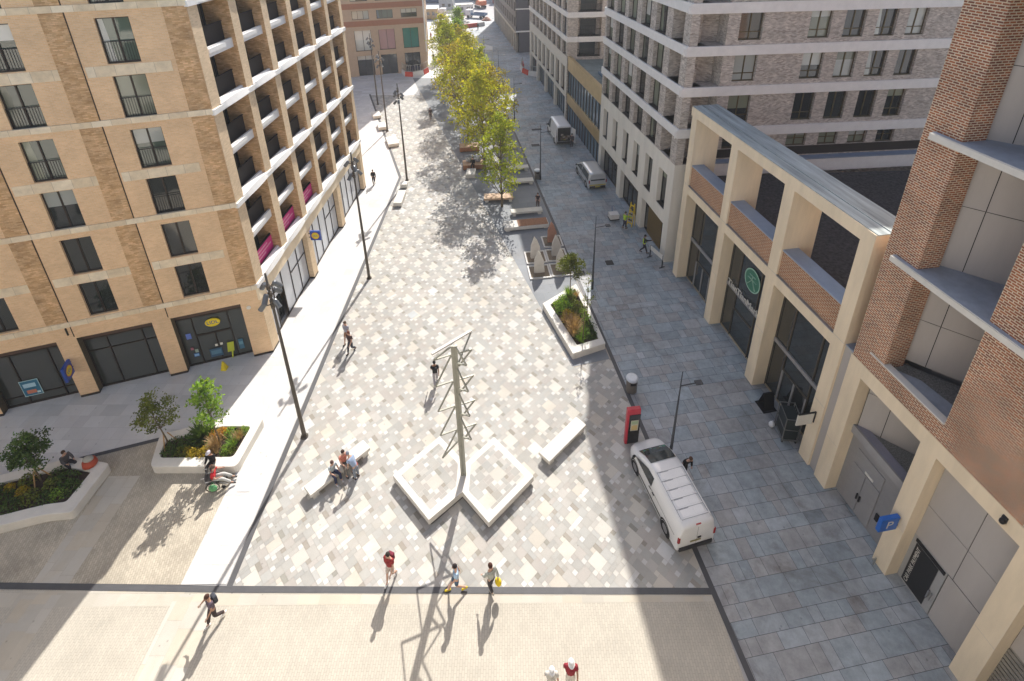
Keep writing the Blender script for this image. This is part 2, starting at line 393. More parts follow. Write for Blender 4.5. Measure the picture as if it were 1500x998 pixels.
def strip(name, pts, w, z, mat):
    mb = MB()
    for a, b in zip(pts, pts[1:]):
        a = Vector((*a, z)); b = Vector((*b, z)); n = (b-a).normalized().cross(Vector((0, 0, 1)))*w/2
        mb.quad(a-n, a+n, b+n, b-n)
    o = mb.build(name, mat); tag(o, kind='structure'); return o

M_BASE = pm('pale_concrete_ground', (.42, .41, .40), .85, var=.12, scale=.3)
M_SETTS = brick('cream_setts', (.515, .475, .40), (.465, .43, .365), (.40, .365, .305), bw=.20, bh=.10, ms=.010, big=.10, bump=.25, bigscale=.45, rot=90)
M_SETTSB = brick('brown_setts', (.51, .455, .365), (.42, .375, .30), (.36, .32, .255), bw=.20, bh=.10, ms=.012, big=.22, bump=.3, bigscale=.7, rot=75)
M_DRAIN = pm('slot_drain', (.085, .085, .09), .6, var=.15)
M_PAVE = slabmat('plaza_pavers', var=.07)
M_FLAG = slabmat('grey_flagstones', var=.26, scale=2.2, fine=.2, bump=.4, rough=.62, stain=.42, warm=(.70, .66, .62))
M_WGRAN = slabmat('pale_granite_slabs', var=.06, fine=.08)
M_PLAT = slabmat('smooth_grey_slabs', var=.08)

sheet('ground', [(-900, -300), (900, -300), (900, 1500), (-900, 1500)], -.012, M_BASE)

def unit_slabs(poly, az, course, lens, tint, z, gap=.01, seed=1, mat=None, name='', spread=.08):
    """courses of slabs laid across direction az; widths drawn from lens"""
    r = random.Random(seed); a = RD(az); e = (math.sin(a), math.cos(a)); n = (-e[1], e[0])
    us = [p[0]*e[0]+p[1]*e[1] for p in poly]; vs2 = [p[0]*n[0]+p[1]*n[1] for p in poly]
    mb = MB(); v = min(vs2)
    while v < max(vs2):
        c = course if not hasattr(course, '__len__') else r.choice(course)
        u = min(us)-r.random()*1.2
        while u < max(us):
            w = r.choice(lens); k = 1+r.gauss(0, spread); t = r.choice(tint); col = tuple(x*k for x in t)
            g = gap/2
            pts = [(u+g, v+g), (u+w-g, v+g), (u+w-g, v+c-g), (u+g, v+c-g)]
            mb.add([(p[0]*e[0]+p[1]*n[0], p[0]*e[1]+p[1]*n[1], z) for p in pts], [(0, 1, 2, 3)], 0, col)
            u += w
        v += c
    mb = clip_convex(mb, poly)
    # joints: a darker bed under the slabs
    o = mb.build(name, mat); tag(o, kind='structure'); return o

# kerb line on the right: (8.58,10.26) .. (-4.29,95.91) extended
def kx(y): return 8.09+(y-12.64)*(0.03-8.09)/(65.65-12.64)
def fx(y): return 12.35-(y-34.0)*.1461      # foot of the right-hand facades

# right-hand street of grey flagstones
FL = [(.33, .375, .405), (.345, .38, .405), (.37, .395, .415), (.36, .365, .37), (.315, .36, .39), (.375, .38, .385)]
street = [(kx(2), 2), (fx(2)+5, 2), (fx(150)+5, 150), (kx(150), 150)]
sheet('street_bed', street, .0, pm('street_joint', (.085, .092, .10), .9))
unit_slabs(street, 81.5, [.55, .7, .85, .7], [.45, .6, .75, .9, 1.1, 1.3], FL, .006, gap=.015, seed=5, mat=M_FLAG, name='street', spread=.06)

# plaza of rotated pavers
PAZ = RD(46.41); PE1 = (math.sin(PAZ), math.cos(PAZ)); PE2 = (math.cos(PAZ), -math.sin(PAZ)); PU = .2067
PORG = (-9.85, 14.15)
CREAM = [(.59, .56, .495), (.605, .58, .52), (.58, .54, .47), (.60, .575, .52)]
WHT = [(.62, .61, .58), (.61, .59, .545), (.63, .625, .605)]
MIDS = [(.445, .43, .395), (.46, .44, .405), (.425, .415, .385), (.455, .425, .39), (.48, .46, .425), (.42, .415, .39), (.44, .435, .41)]
DRK = [(.335, .31, .265), (.36, .33, .285), (.33, .32, .28)]
def pavers(polys, z, seed, org=PORG):
    r = random.Random(seed); mb = MB(); used = {}
    xs = [p[0] for q in polys for p in q]; ys = [p[1] for q in polys for p in q]
    cs = [(x-org[0], y-org[1]) for x in (min(xs), max(xs)) for y in (min(ys), max(ys))]
    I = [c[0]*PE1[0]+c[1]*PE1[1] for c in cs]; J = [c[0]*PE2[0]+c[1]*PE2[1] for c in cs]
    i0, i1, j0, j1 = int(min(I)/PU)-3, int(max(I)/PU)+3, int(min(J)/PU)-3, int(max(J)/PU)+3
    outs = [MB() for _ in polys]
    def near(i, j):
        x = org[0]+(i*PE1[0]+j*PE2[0])*PU; y = org[1]+(i*PE1[1]+j*PE2[1])*PU
        for q in polys:
            if inpoly((x, y), q): return True
        for dx, dy in ((.7, 0), (-.7, 0), (0, .7), (0, -.7)):
            for q in polys:
                if inpoly((x+dx, y+dy), q): return True
        return False
    def put(i, j, w, h, col):
        for a in range(w):
            for b in range(h): used[(i+a, j+b)] = 1
        g = .004; pts = [((i+g/PU), (j+g/PU)), ((i+w-g/PU), (j+g/PU)), ((i+w-g/PU), (j+h-g/PU)), ((i+g/PU), (j+h-g/PU))]
        k = .89*(1+r.gauss(0, .035)); col = tuple(c*k for c in col)
        mb.add([(org[0]+(p[0]*PE1[0]+p[1]*PE2[0])*PU, org[1]+(p[0]*PE1[1]+p[1]*PE2[1])*PU, z) for p in reversed(pts)], [(0, 1, 2, 3)], 0, col)
    # lattice (3,6),(6,-3)
    centres = []
    for m in range(-120, 121):
        for n in range(-120, 121):
            i, j = 3*m+6*n, 6*m-3*n
            if i0 <= i <= i1 and j0 <= j <= j1 and near(i, j): centres.append((i, j))
    for (i, j) in centres:
        c = r.choice(CREAM); a = r.random()
        if a < .75: put(i-1, j-1, 3, 3, c)
        elif a < .9: put(i-1, j-1, 3, 2, c); put(i-1, j+1, 3, 1, r.choice(WHT))
        else: put(i-1, j-1, 3, 3, r.choice(WHT))
        put(i+1, j-2, 1, 1, r.choice(CREAM+WHT)); put(i-2, j+1, 1, 1, r.choice(WHT)); put(i-1, j+2, 1, 1, r.choice(WHT))
        put(i-2, j-2, 1, 1, r.choice(WHT)); put(i+4, j+1, 1, 1, r.choice(WHT))
        if r.random() < .8: put(i+2, j-2, 1, 2, r.choice(DRK))
        if r.random() < .6: put(i+1, j+2, 1, 1, r.choice(DRK))
    for i in range(i0, i1):
        for j in range(j0, j1):
            if (i, j) in used or not near(i, j): continue
            for (w, h) in r.choice((((2, 3), (2, 2), (2, 1)), ((3, 2), (2, 2), (1, 2)), ((2, 2), (1, 2), (2, 1)), ((2, 1), (1, 2)))):
                if all((i+a, j+b) not in used for a in range(w) for b in range(h)): break
            else: w = h = 1
            put(i, j, w, h, r.choice(MIDS))
    res = MB()
    for q in polys:
        c = clip_convex(mb, q); res.add(c.v, c.f); res.c[-len(c.f):] = c.c
    return res
LD = [(-12.32, 13.05), (-12.32, 51.15), (-15.34, 59.62), (-22.95, 80.94)]      # left slot drain
PA = [(-12.3, 13.06), (7.48, 12.67), (-4.86, 51.0), (-12.3, 51.0)]
PC = [(7.48, 12.67), (kx(12.66), 12.66), (kx(25.2), 25.2), (6.0, 25.15), (3.64, 24.6)]
mb = pavers([PA, [(-12.3, 51.0), (-4.86, 51.0), (-14.2, 80.0), (-15.3, 59.6)], [(-15.3, 59.6), (-14.2, 80.0), (-22.7, 80.6)], PC], .010, 3)
sheet('plaza_bed', [(-12.3, 13.06), (kx(12.66), 12.66), (kx(25), 25), (kx(82), 82), (-22.9, 81), (-15.3, 59.6), (-12.3, 51)], .003, pm('plaza_joint', (.40, .36, .30), .9))
tag(mb.build('plaza', M_PAVE), kind='structure')

# smooth grey platform with the seats, between plaza and street
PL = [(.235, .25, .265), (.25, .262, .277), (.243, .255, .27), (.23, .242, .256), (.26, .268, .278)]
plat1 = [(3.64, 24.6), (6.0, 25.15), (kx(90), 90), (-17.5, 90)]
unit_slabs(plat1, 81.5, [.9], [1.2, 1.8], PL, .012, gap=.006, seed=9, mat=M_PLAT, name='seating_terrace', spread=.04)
# far sunlit paving
WG = [(.62, .61, .59), (.66, .65, .63), (.64, .63, .60), (.68, .67, .66)]
def multi_slabs(name, polys, az, course, lens, tint, z, gap, seed, mat, spread):
    res = MB()
    for k, p in enumerate(polys):
        o = unit_slabs(p, az, course, lens, tint, z, gap, seed, mat, 'tmp', spread)
        me = o.data
        n = len(res.v); res.v += [tuple(v.co) for v in me.vertices]
        ca = me.color_attributes['col'].data
        for pl in me.polygons:
            res.f.append(tuple(i+n for i in pl.vertices)); res.m.append(0); res.c.append(tuple(ca[pl.loop_start].color[:3]))
        bpy.data.objects.remove(o); bpy.data.meshes.remove(me)
    o = res.build(name, mat); tag(o, kind='structure'); return o
multi_slabs('far_pavement', [[(-40, 81.0), (-14.6, 80.0), (-17.5, 90), (-40, 90)], [(-40, 90), (kx(90), 90), (kx(175), 175), (-40, 175)]], 91, [.9], [1.2, 1.8], WG, .009, .006, 19, M_WGRAN, .04)
WG2 = [(.60, .59, .565), (.635, .62, .595), (.615, .60, .58), (.65, .64, .615)]
multi_slabs('pavement', [[(-14.45, 13.2), (-12.5, 13.2), (-12.5, 51.1), (-14.45, 51.1)], [(-14.45, 51.1), (-12.5, 51.1), (-15.5, 59.6), (-23.1, 81), (-23.1, 81)][:4],
    [(-14.45, 51.1), (-23.1, 81), (-60, 81), (-60, 51.1)], [(-14.45, 21.3), (-14.45, 51.1), (-20, 51.1), (-20, 19.9)], [(-20, 19.9), (-20, 51.1), (-48, 51.1), (-48, 11.5)]], 91, [.75], [.6, .9, 1.2], WG2, .004, .007, 21, M_WGRAN, .03)
# small setts in front and to the left, with bands of pale slabs
sheet('front_setts', [(-60, -8), (9.4, -8), (kx(12.9), 12.9), (-60, 13.4)], .002, M_SETTS)
sheet('left_setts', [(-40, 13.8), (-14.45, 13.2), (-14.45, 21.5), (-40, 14.0)], .0015, M_SETTSB)
multi_slabs('slab_band', [[(-14.45, 2), (-12.6, 2), (-12.6, 12.85), (-14.45, 12.85)], [(-20.9, 2), (-19.3, 2), (-19.3, 12.9), (-20.9, 12.9)], [(-20.9, 13.3), (-19.3, 13.3), (-19.3, 18.0), (-20.9, 18.0)]], 1, [.62], [.8, .9, 1.1], [(.51, .48, .42), (.52, .49, .43), (.52, .47, .385)], .006, .01, 31, M_WGRAN, .04)
multi_slabs('edge_slabs', [[(-30, 12.55), (kx(12.9)-.1, 12.3), (kx(12.9)-.1, 12.84), (-30, 13.12)]], 91, [.6], [.8, .9], [(.50, .465, .395), (.51, .475, .41), (.51, .46, .375)], .0045, .008, 32, M_WGRAN, .04)
# sunlit stone slot drains
strip('drain_channel', [(-46, 13.88), (-12.2, 13.0), (8.1, 12.65)], .24, .016, M_DRAIN)
strip('drain_channel', LD, .26, .020, M_DRAIN)
strip('drain_channel', [(kx(2), 2), (kx(150), 150)], .24, .0165, M_DRAIN)
strip('drain_channel', [(-30, 16.9), (-19.6, 20.03)], .22, .019, M_DRAIN)
# ================================================================== BUILDINGS
def window(fr, u0, u1, z0, z1, d, parent, gl, fm=None, cols=2, name='window', fw=.06, transom=None, rail=None, sill=None, shade=.5):
    fm = fm or M_BRONZE
    mb = MB()
    mb.box(u0, u0+fw, d-.05, d+.04, z0, z1, 0, fr); mb.box(u1-fw, u1, d-.05, d+.04, z0, z1, 0, fr)
    mb.box(u0+fw, u1-fw, d-.05, d+.04, z0, z0+fw, 0, fr); mb.box(u0+fw, u1-fw, d-.05, d+.04, z1-fw, z1, 0, fr)
    for k in range(1, cols):
        c = u0+(u1-u0)*k/cols; mb.box(c-fw*.6, c+fw*.6, d-.052, d+.038, z0+fw, z1-fw, 0, fr)
    for t in (transom or []): mb.box(u0+fw, u1-fw, d-.048, d+.036, t-fw*.5, t+fw*.5, 0, fr)
    if sill: mb.box(u0, u1, d-.05-sill, d-.05, z0, z0+.05, 0, fr)
    w = mb.build(name, fm, parent)
    g = MB(); P = fr.P; g.quad(P(u0, d, z0), P(u1, d, z0), P(u1, d, z1), P(u0, d, z1)); g.build('pane', gl, w)
    if shade and rnd.random() < shade:  # blinds and curtains double as painted bright reflections in the panes
        q = rnd.random(); s_ = MB(); zz = z0+(z1-z0)*rnd.uniform(.35, .8); e = .004
        if q < .6: s_.quad(P(u0+fw, d-e, zz), P(u1-fw, d-e, zz), P(u1-fw, d-e, z1-fw), P(u0+fw, d-e, z1-fw)); s_.build('blind', rnd.choice([M_BLIND, M_BLINDW, M_CURTAIN]), w)
        else:
            k = rnd.uniform(.16, .4)
            s_.quad(P(u0+fw, d-e, z0+fw), P(u0+(u1-u0)*k, d-e, z0+fw), P(u0+(u1-u0)*k*.7, d-e, z1-fw), P(u0+fw, d-e, z1-fw)); s_.build('curtain', rnd.choice([M_BLIND, M_CURTAIN, M_CURTAINB]), w)
    if rail:
        r = MB(); r.box(u0+.02, u1-.02, d-.14, d-.11, z0+1.05, z0+1.09, 0, fr); r.box(u0+.02, u1-.02, d-.14, d-.11, z0+.08, z0+.11, 0, fr)
        n = int((u1-u0)/.11)
        for k in range(n+1):
            c = u0+.03+(u1-u0-.06)*k/n; r.box(c-.008, c+.008, d-.133, d-.117, z0+.11, z0+1.05, 0, fr)
        r.build('railing', M_BLACK, w)
    return w
def part(name, mats, parent, fr, boxes):
    mb = MB()
    for b in boxes: mb.box(*b[:6], b[6] if len(b) > 6 else 0, fr)
    return mb.build(name, mats, parent)

# ------------------------------------------------------------------ left: orange brick apartment block
LC = (-15.86, 26.2)
F = Fr(LC, 71.82); L = Fr(LC, .83)
HB = 28.1
B1 = thing('apartment_block', 'orange brick apartment block with balcony grid and a supermarket in its ground floor', 'building', (LC[0], LC[1], 0))
FL0, FH = 5.55, 2.835
wc = [-3.25-4.7*k for k in range(5)]
rows = range(8)
mb = MB()
gops = [(-4.97-4.72*k, -1.16-4.72*k+(-.05 if k else 0), 0, 4.28, .6) for k in range(5)]
mb.wall(F, -24.5, -.02, 0, 5.15, gops, m=0, mr=1)
ops = [(c-.71, c+.71, FL0+FH*r, FL0+FH*r+2.22) for c in wc for r in rows]
mb.wall(F, -24.5, -.02, 5.15, HB, ops, rev=.22, m=0)
mb.build('front_wall', [M_BRICK, brick('dark_glazed_brick', (.16, .12, .07), (.11, .085, .05), (.14, .12, .08), big=.2)], B1)
for k in range(5):
    for (a, b) in ((5.5, 10.95), (11.27, 16.62), (16.94, 22.29), (22.6, HB-.01)):
        if k == 0: part('rough_brick_strip', M_STRIP, B1, F, [(-1.06, -.03, -.035, .05, a, b)])
        part('rough_brick_strip', M_STRIP, B1, F, [(-6.03-4.7*k, -5.07-4.7*k, -.035, .05, a, b)])
    part('movement_joint', M_BRONZE, B1, F, [(-5.065-4.7*k, -5.02-4.7*k, -.012, .02, 4.4, HB-.02)])
for z in (5.15, 10.95, 16.63, 22.3):
    part('stone_band', M_STONEBAND, B1, F, [(-24.5, .0, -.07, .08, z, z+.31)])
for z in (7.80, 13.47, 19.14, 24.81):
    for k in range(5): part('stone_spandrel', M_STONEBAND, B1, F, [(-4.93-4.7*k, -1.28-4.7*k, -.022, .05, z, z+.53)])
GL4 = [M_GLASS, M_GLASSG, M_CURTAIN, M_GLASSG]
r_ = random.Random(4)
for i, c in enumerate(wc[:4]):
    for r in rows:
        z = FL0+FH*r
        g = M_GLASS if r < 3 else r_.choice([M_GLASSG, M_GLASSG, M_CURTAIN, M_GLASS])
        window(F, c-.71, c+.71, z, z+2.22, .19, B1, g, rail=(r >= 3 or (r == 2 and i == 0)), shade=.75 if r > 2 else .25)
# blinds behind a few upper panes
for i in range(5):
    a, b = gops[i][0], gops[i][1]
    m_ = [.3, .78] if i else [.22, .74]
    mb = MB(); d = .52
    for u in [a+.03, b-.03]+[a+(b-a)*q for q in m_]: mb.box(u-.035, u+.035, d-.05, d+.05, .05, 3.7, 0, F)
    for z in (.06, 3.66): mb.box(a, b, d-.045, d+.045, z-.05, z+.05, 0, F)
    mb.box(a, b, d-.03, d+.05, 3.71, 4.27, 1, F)
    mb.box(a, b, d-.06, d+.02, 0, .09, 0, F)
    if i == 0:
        mb.box(a+(b-a)*.22, a+(b-a)*.74, d-.06, d+.04, 2.18, 2.3, 0, F)
        mb.box(-3.13, -3.05, d-.05, d+.05, .05, 2.2, 0, F)
    elif i == 1: mb.box(a, b, d-.04, d+.04, 2.75, 2.82, 0, F)
    else: mb.box(a, b, d-.04, d+.04, .62, .68, 0, F)
    s = mb.build('shopfront', [M_BRONZE, flat('brown_fascia', (.10, .065, .05), .7)], B1)
    g = MB(); g.quad(F.P(a, d, .05), F.P(b, d, .05), F.P(b, d, 3.7), F.P(a, d, 3.7)); g.build('pane', M_SHOPGLASS, s)
    part('plinth', M_BRONZE, B1, F, [(b+.0, (gops[i-1][0] if i else -.0), -.012, .3, 0, .16)])
# posters and door notices behind the shop glass (children of the block)
def notice(fr, u0, u1, z0, z1, d, col, parent, name='notice', extra=()):
    mb = MB(); P = fr.P; mb.box(u0, u1, d, d+.012, z0, z1, 0, fr)
    mats = [flat('notice_%d_%d_%d' % tuple(int(c*99) for c in col), col, .4)]
    for k, (a, b, c, e, cc) in enumerate(extra):
        mb.box(u0+(u1-u0)*a, u0+(u1-u0)*b, d-.006-.002*k, d+.002, z0+(z1-z0)*c, z0+(z1-z0)*e, k+1, fr); mats.append(flat('notice_%d_%d_%d' % tuple(int(q*99) for q in cc), cc, .4))
    return mb.build(name, mats, parent)
notice(F, -13.4, -12.5, .58, 1.74, .45, (.45, .62, .64), B1, 'poster', ((.04, .96, .04, .96, (.03, .16, .26)), (.14, .8, .55, .8, (.42, .62, .72)), (.2, .72, .16, .38, (.55, .2, .12)), (.72, .9, .12, .24, (.5, .66, .7))))
notice(F, -4.66, -4.38, 2.13, 2.55, .45, (.16, .24, .62), B1)
notice(F, -4.62, -4.47, 1.25, 1.45, .45, (.42, .16, .2), B1)
notice(F, -4.42, -4.24, 1.0, 1.25, .45, (.36, .46, .38), B1)
notice(F, -4.55, -4.25, .68, .95, .45, (.04, .16, .38), B1, extra=((.1, .9, .2, .8, (.3, .5, .75)),))
notice(F, -3.66, -2.95, .35, .98, .45, (.05, .12, .2), B1, extra=((.1, .9, .3, .8, (.12, .25, .35)),))
notice(F, -3.27, -3.12, 1.15, 1.32, .45, (.8, .78, .68), B1); notice(F, -2.98, -2.83, 1.17, 1.34, .45, (.8, .78, .68), B1)
notice(F, -1.96, -1.68, .5, 1.3, .45, (.06, .17, .26), B1, extra=((.1, .9, .45, .75, (.16, .33, .42)),))
# balcony side
fins = [(0, .88), (3.8, 4.62), (7.55, 8.35), (11.2, 11.95), (14.85, 15.6), (18.55, 19.3), (22.15, 22.85)]
for i, (a, b) in enumerate(fins):
    mb = MB()
    mb.box(a+.0, b, -.02 if i else .0, 1.65, 5.3, HB, 0, L, mf=1)
    mb.build('brick_fin', [M_STRIP, M_PALEBRICK], B1)
M_BALDARK = flat('dark_balcony_mesh', (.022, .018, .018), .6)
M_PINK = pm('pink_banner', (.62, .03, .22), .5, var=.06)
banner_spots = []
for j in range(8):
    z = FL0+FH*j
    for i in range(6):
        a, b = fins[i][1], fins[i+1][0]
        mb = MB(); mb.box(a+.002, b-.002, .28, 1.6, z-.30, z+.02, 0, L)          # slab
        mb.box(a+.002, b-.002, .20, .34, z-.33, z+.20, 1, L); mb.box(a+.3, b-.9, .12, .21, z-.12, z+.12, 1, L)
        bal = mb.build('balcony', [pm('balcony_floor', (.16, .15, .15), .8), M_WHITEEDGE], B1)
        r = MB(); r.box(a+.03, b-.03, .60, .64, z+.06, z+1.14, 0, L); r.box(a+.0, b-.0, .57, .67, z+1.14, z+1.18, 0, L)
        r.build('balustrade', M_BALDARK, bal)
        g = MB(); P = L.P; g.quad(P(a, 1.55, z), P(b, 1.55, z), P(b, 1.55, z+2.5), P(a, 1.55, z+2.5), 0)
        for q in (0, .36, .68, 1): g.box(a+(b-a)*q-.03, a+(b-a)*q+.03, 1.48, 1.56, z, z+2.48, 1, L)
        g.build('balcony_door', [r_.choice([M_GLASS, M_GLASS, M_GLASSG]), M_BRONZE], bal)
for z in (FL0, FL0+2*FH, FL0+4*FH, FL0+6*FH):
    mb = MB(); mb.box(-.06, 22.9, -.12, .3, z-.32, z-.02, 0, L)
    for i in range(6):      # swelling edge over each bay
        a, b = fins[i][1]-.1, fins[i+1][0]+.1; n = 8; ring = []
        for k in range(n+1):
            t = k/n; w = math.sin(math.pi*t)**.5
            ring.append((a+(b-a)*t, -.115-.12*w))
        lo = [L.P(u, d, z-.24) for u, d in ring]; hi = [L.P(u, d*.6, z+.04+.12*math.sin(math.pi*(u-a)/(b-a))) for u, d in ring]
        lo2 = [L.P(u, .2, z-.26) for u, d in ring]; hi2 = [L.P(u, .2, z+.04+.12*math.sin(math.pi*(u-a)/(b-a))) for u, d in ring]
        N_ = n+1; mb.add(lo+hi+hi2+lo2, [(k, k+1, N_+k+1, N_+k) for k in range(n)]+[(N_+k, N_+k+1, 2*N_+k+1, 2*N_+k) for k in range(n)]+[(3*N_+k, 3*N_+k+1, k+1, k) for k in range(n)])
    mb.build('stone_band', M_WHITEEDGE, B1)
# ground floor of the balcony side
part('fascia', M_PRECAST, B1, L, [(-.04, 22.88, -.03, .5, 4.3, 5.22)])
piers = [(0, .9), (7.6, 8.4), (14.85, 15.65), (22.1, 22.85)]
for a, b in piers: 
    part('pier', M_PALEBRICK, B1, L, [(a, b, 0 if a else .005, .9, .16, 4.3)]); part('plinth', M_BRONZE, B1, L, [(a, b, -.01 if a else .0, .9, 0, .16)])
for k in range(3):
    a, b = piers[k][1], piers[k+1][0]; d = .42; mb = MB()
    n = 5
    for q in range(n+1): u = a+(b-a)*q/n; mb.box(u-.03, u+.03, d-.05, d+.04, 0, 4.3, 0, L)
    mb.box(a, b, d-.05, d+.04, 0, .12, 0, L); mb.box(a, b, d-.05, d+.04, 4.2, 4.3, 0, L); mb.box(a+(b-a)*3/n, b, d-.045, d+.035, 2.5, 2.56, 0, L)
    s = mb.build('shopfront', M_BRONZE, B1)
    g = MB(); P = L.P
    door = (a+(b-a)/n*1.02, a+(b-a)/n*2) if k == 0 else None
    for q in range(n):
        u0, u1 = a+(b-a)*q/n, a+(b-a)*(q+1)/n
        if k == 0 and q == 1:
            g.quad(P(u0, d, 2.5), P(u1, d, 2.5), P(u1, d, 4.3), P(u0, d, 4.3)); g.quad(P(u0, d+.3, 0), P(u1, d+.3, 0), P(u1, d+.3, 2.5), P(u0, d+.3, 2.5), 1)
        else: g.quad(P(u0, d, 0), P(u1, d, 0), P(u1, d, 4.3), P(u0, d, 4.3))
    g.build('pane', [M_PALEGLASS, M_GLASS], s)
mb = MB(); q_ = [F.P(-24.5, .66, 0), F.P(-1.3, .66, 0), L.P(1.0, 1.66, 0), L.P(22.84, 1.66, 0), L.P(22.84, 22, 0), F.P(-24.5, 22, 0)]
mb.prism([(p.x, p.y) for p in q_], 0, HB, 0, 1)
mb.build('rear_wall', [M_BRICK, M_GRAVEL], B1)
part('end_wall', M_STRIP, B1, L, [(22.852, 22.9, .05, 1.7, 0, HB)])
part('parapet', M_STONEBAND, B1, F, [(-24.5, .05, -.08, .5, HB, HB+.5)])
part('downpipe', M_BLACK, B1, F, [(-10.0, -9.93, -.06, -.01, 4.6, 5.1)])

# ------------------------------------------------------------------ right: grey brick block on a stone base
KP0 = (12.52, 33.85)
K = Fr(KP0, 171.69)
S = Fr((12.25, 34.66), 171.69)
GC = (12.15, 35.2); G = Fr((12.17, 35.2), 85.76)
B2 = thing('apartment_block', 'grey brown brick apartment block with white floor bands on a cream stone base', 'building', (12.15, 35.2, 0))
HG = 28.9
BANDS = [(10.95, 11.65), (14.12, 14.8), (17.03, 17.72), (19.92, 20.62), (22.85, 23.5), (25.75, 26.4), (28.25, HG)]
FLZ = [(8.78, 10.95)]+[(BANDS[i][1], BANDS[i+1][0]) for i in range(6)]
sh = [(-5.75, -1.4), (-11.3, -6.75), (-17.5, -12.3)]
sw = [(-3.1, -1.55), (-5.9, -4.4), (-8.72, -7.28), (-11.42, -10.0), (-14.4, -13.0), (-17.35, -15.92)]
mb = MB()
mb.wall(S, -18.4, -.5, 0, 8.75, [(a, b, 0, 3.15, .5) for a, b in sh]+[(a, b, 4.25, 7.43, .5) for a, b in sw])
mb.wall(Fr((S.P(-.5, 0, 0).x, S.P(-.5, 0, 0).y), 81.69), 0, 3, 0, 8.75, [])
mb.build('stone_base', M_CREAM, B2)
uw = [(-3.35, -1.5), (-6.3, -4.35), (-9.25, -7.3), (-12.25, -10.25), (-15.2, -13.1), (-18.0, -16.1)]
mb = MB(); mb.wall(S, -18.4, -.55, 8.75, HG, [(a, b, z0, z1, .45 if i else 1.3) for i, (a, b) in enumerate(uw) for (z0, z1) in FLZ])
gw = [(3.4, 5.05), (8.35, 9.9), (10.85, 12.35), (13.2, 14.65), (15.45, 16.85), (19.4, 20.9), (22, 23.5)]
gz = [(9.95, 10.95)]+[(z0+.32, z1) for z0, z1 in FLZ[1:]]
gops2 = [(a, b, z0 if k else 9.9, z1, .3) for a, b in gw for k, (z0, z1) in enumerate(gz)]+[(.6, 2.55, z0, z1, 1.3) for z0, z1 in FLZ]
mb.wall(G, 0, 34, 8.75, HG, gops2)
# balcony side walls through the corner
mb.build('brick_wall', M_GREYBRICK, B2)
for k, (a, b) in enumerate(BANDS):
    mb = MB(); mb.box(-18.5, -.42, -.13, .2, a, b, 0, S); mb.box(-.14, 34, -.13, .2, a+.001, b-.001, 0, G)
    n = 60
    for i in range(26):      # shallow flutes at the corner
        u = -.35+i*.13; mb.box(u, u+.065, -.15, -.12, a+.04, b-.12, 0, G)
    mb.build('floor_band', pm('white_floor_band', (.78, .75, .72), .7, var=.07), B2)
r_ = random.Random(8)
for a, b in sw: window(S, a, b, 4.25, 7.43, .42, B2, M_GLASS, cols=2, sill=.3)
for i, (a, b) in enumerate(uw):
    for z0, z1 in FLZ:
        if i == 0: continue
        window(S, a, b, z0, z1, .4, B2, r_.choice([M_GLASS, M_CURTAIN, M_GLASSG]), cols=2, sill=.3)
for a, b in gw:
    for k, (z0, z1) in enumerate(gz):
        if k == 0: z0 = 9.9
        window(G, a, b, z0, z1, .26, B2, r_.choice([M_GLASS, M_GLASS, M_GLASS, M_BLIND, M_CURTAIN]), cols=2, transom=[z0+.55] if r_.random() < .5 else None, fm=flat('olive_bronze_frame', (.11, .085, .04), .45, .4), sill=.12)
for k, (z0, z1) in enumerate(FLZ):
    mb = MB(); P = S.P
    mb.box(-3.35, -.62, .2, 1.35, z0-.12, z0, 0, S); mb.box(.08, 2.55, .2, 1.4, z0-.118, z0-.002, 0, G)
    bal = mb.build('balcony', pm('balcony_tiles', (.28, .25, .22), .8), B2)
    part('balcony_door', M_GLASS, bal, S, [(-3.3, -2.3, 1.25, 1.29, z0, z0+2.1)])
for k, (a, b) in enumerate(sh):
    mb = MB(); d = .46
    for q in range(5): u = a+(b-a)*q/4; mb.box(u-.03, u+.03, d-.05, d+.04, 0, 3.15, 0, S)
    mb.box(a, b, d-.05, d+.04, 2.35, 2.42, 0, S); mb.box(a, b, d-.05, d+.04, 0, .1, 0, S)
    if k == 0:
        for q in range(16): u = a+.8+q*.17; mb.box(u, u+.12, d-.12, d-.05, .05, 2.9, 1, S)
    s = mb.build('shopfront', [M_BRONZE, flat('brass_slats', (.22, .15, .06), .5, .3)], B2)
    g = MB(); P = S.P; g.quad(P(a, d, 0), P(b, d, 0), P(b, d, 3.15), P(a, d, 3.15)); g.build('pane', M_GLASS, s)
mb = MB(); q_ = [S.P(-18.4, .6, 0), S.P(-3.4, .6, 0), S.P(-3.4, 1.38, 0), S.P(-2.35, 1.38, 0), G.P(2.58, 1.45, 0), G.P(2.58, .4, 0), G.P(34, .4, 0), G.P(34, 18.5, 0), S.P(-18.4, 22, 0)]
mb.prism([(p.x, p.y) for p in q_], 0, HG-.05, 0, 1); mb.build('inner_wall', [M_GREYBRICK, M_GRAVEL], B2)
part('terrace_plinth', M_BRONZE, B2, G, [(1.3, 34, -.05, .25, 9.2, 9.88)])
part('terrace_parapet', M_PANEL if False else pm('white_floor_band', (.72, .67, .61)), B2, G, [(1.3, 34, -.62, -.06, 8.0, 9.02)])
part('parapet_coping', M_COPING, B2, G, [(1.3, 34, -.66, -.03, 9.02, 9.10)])

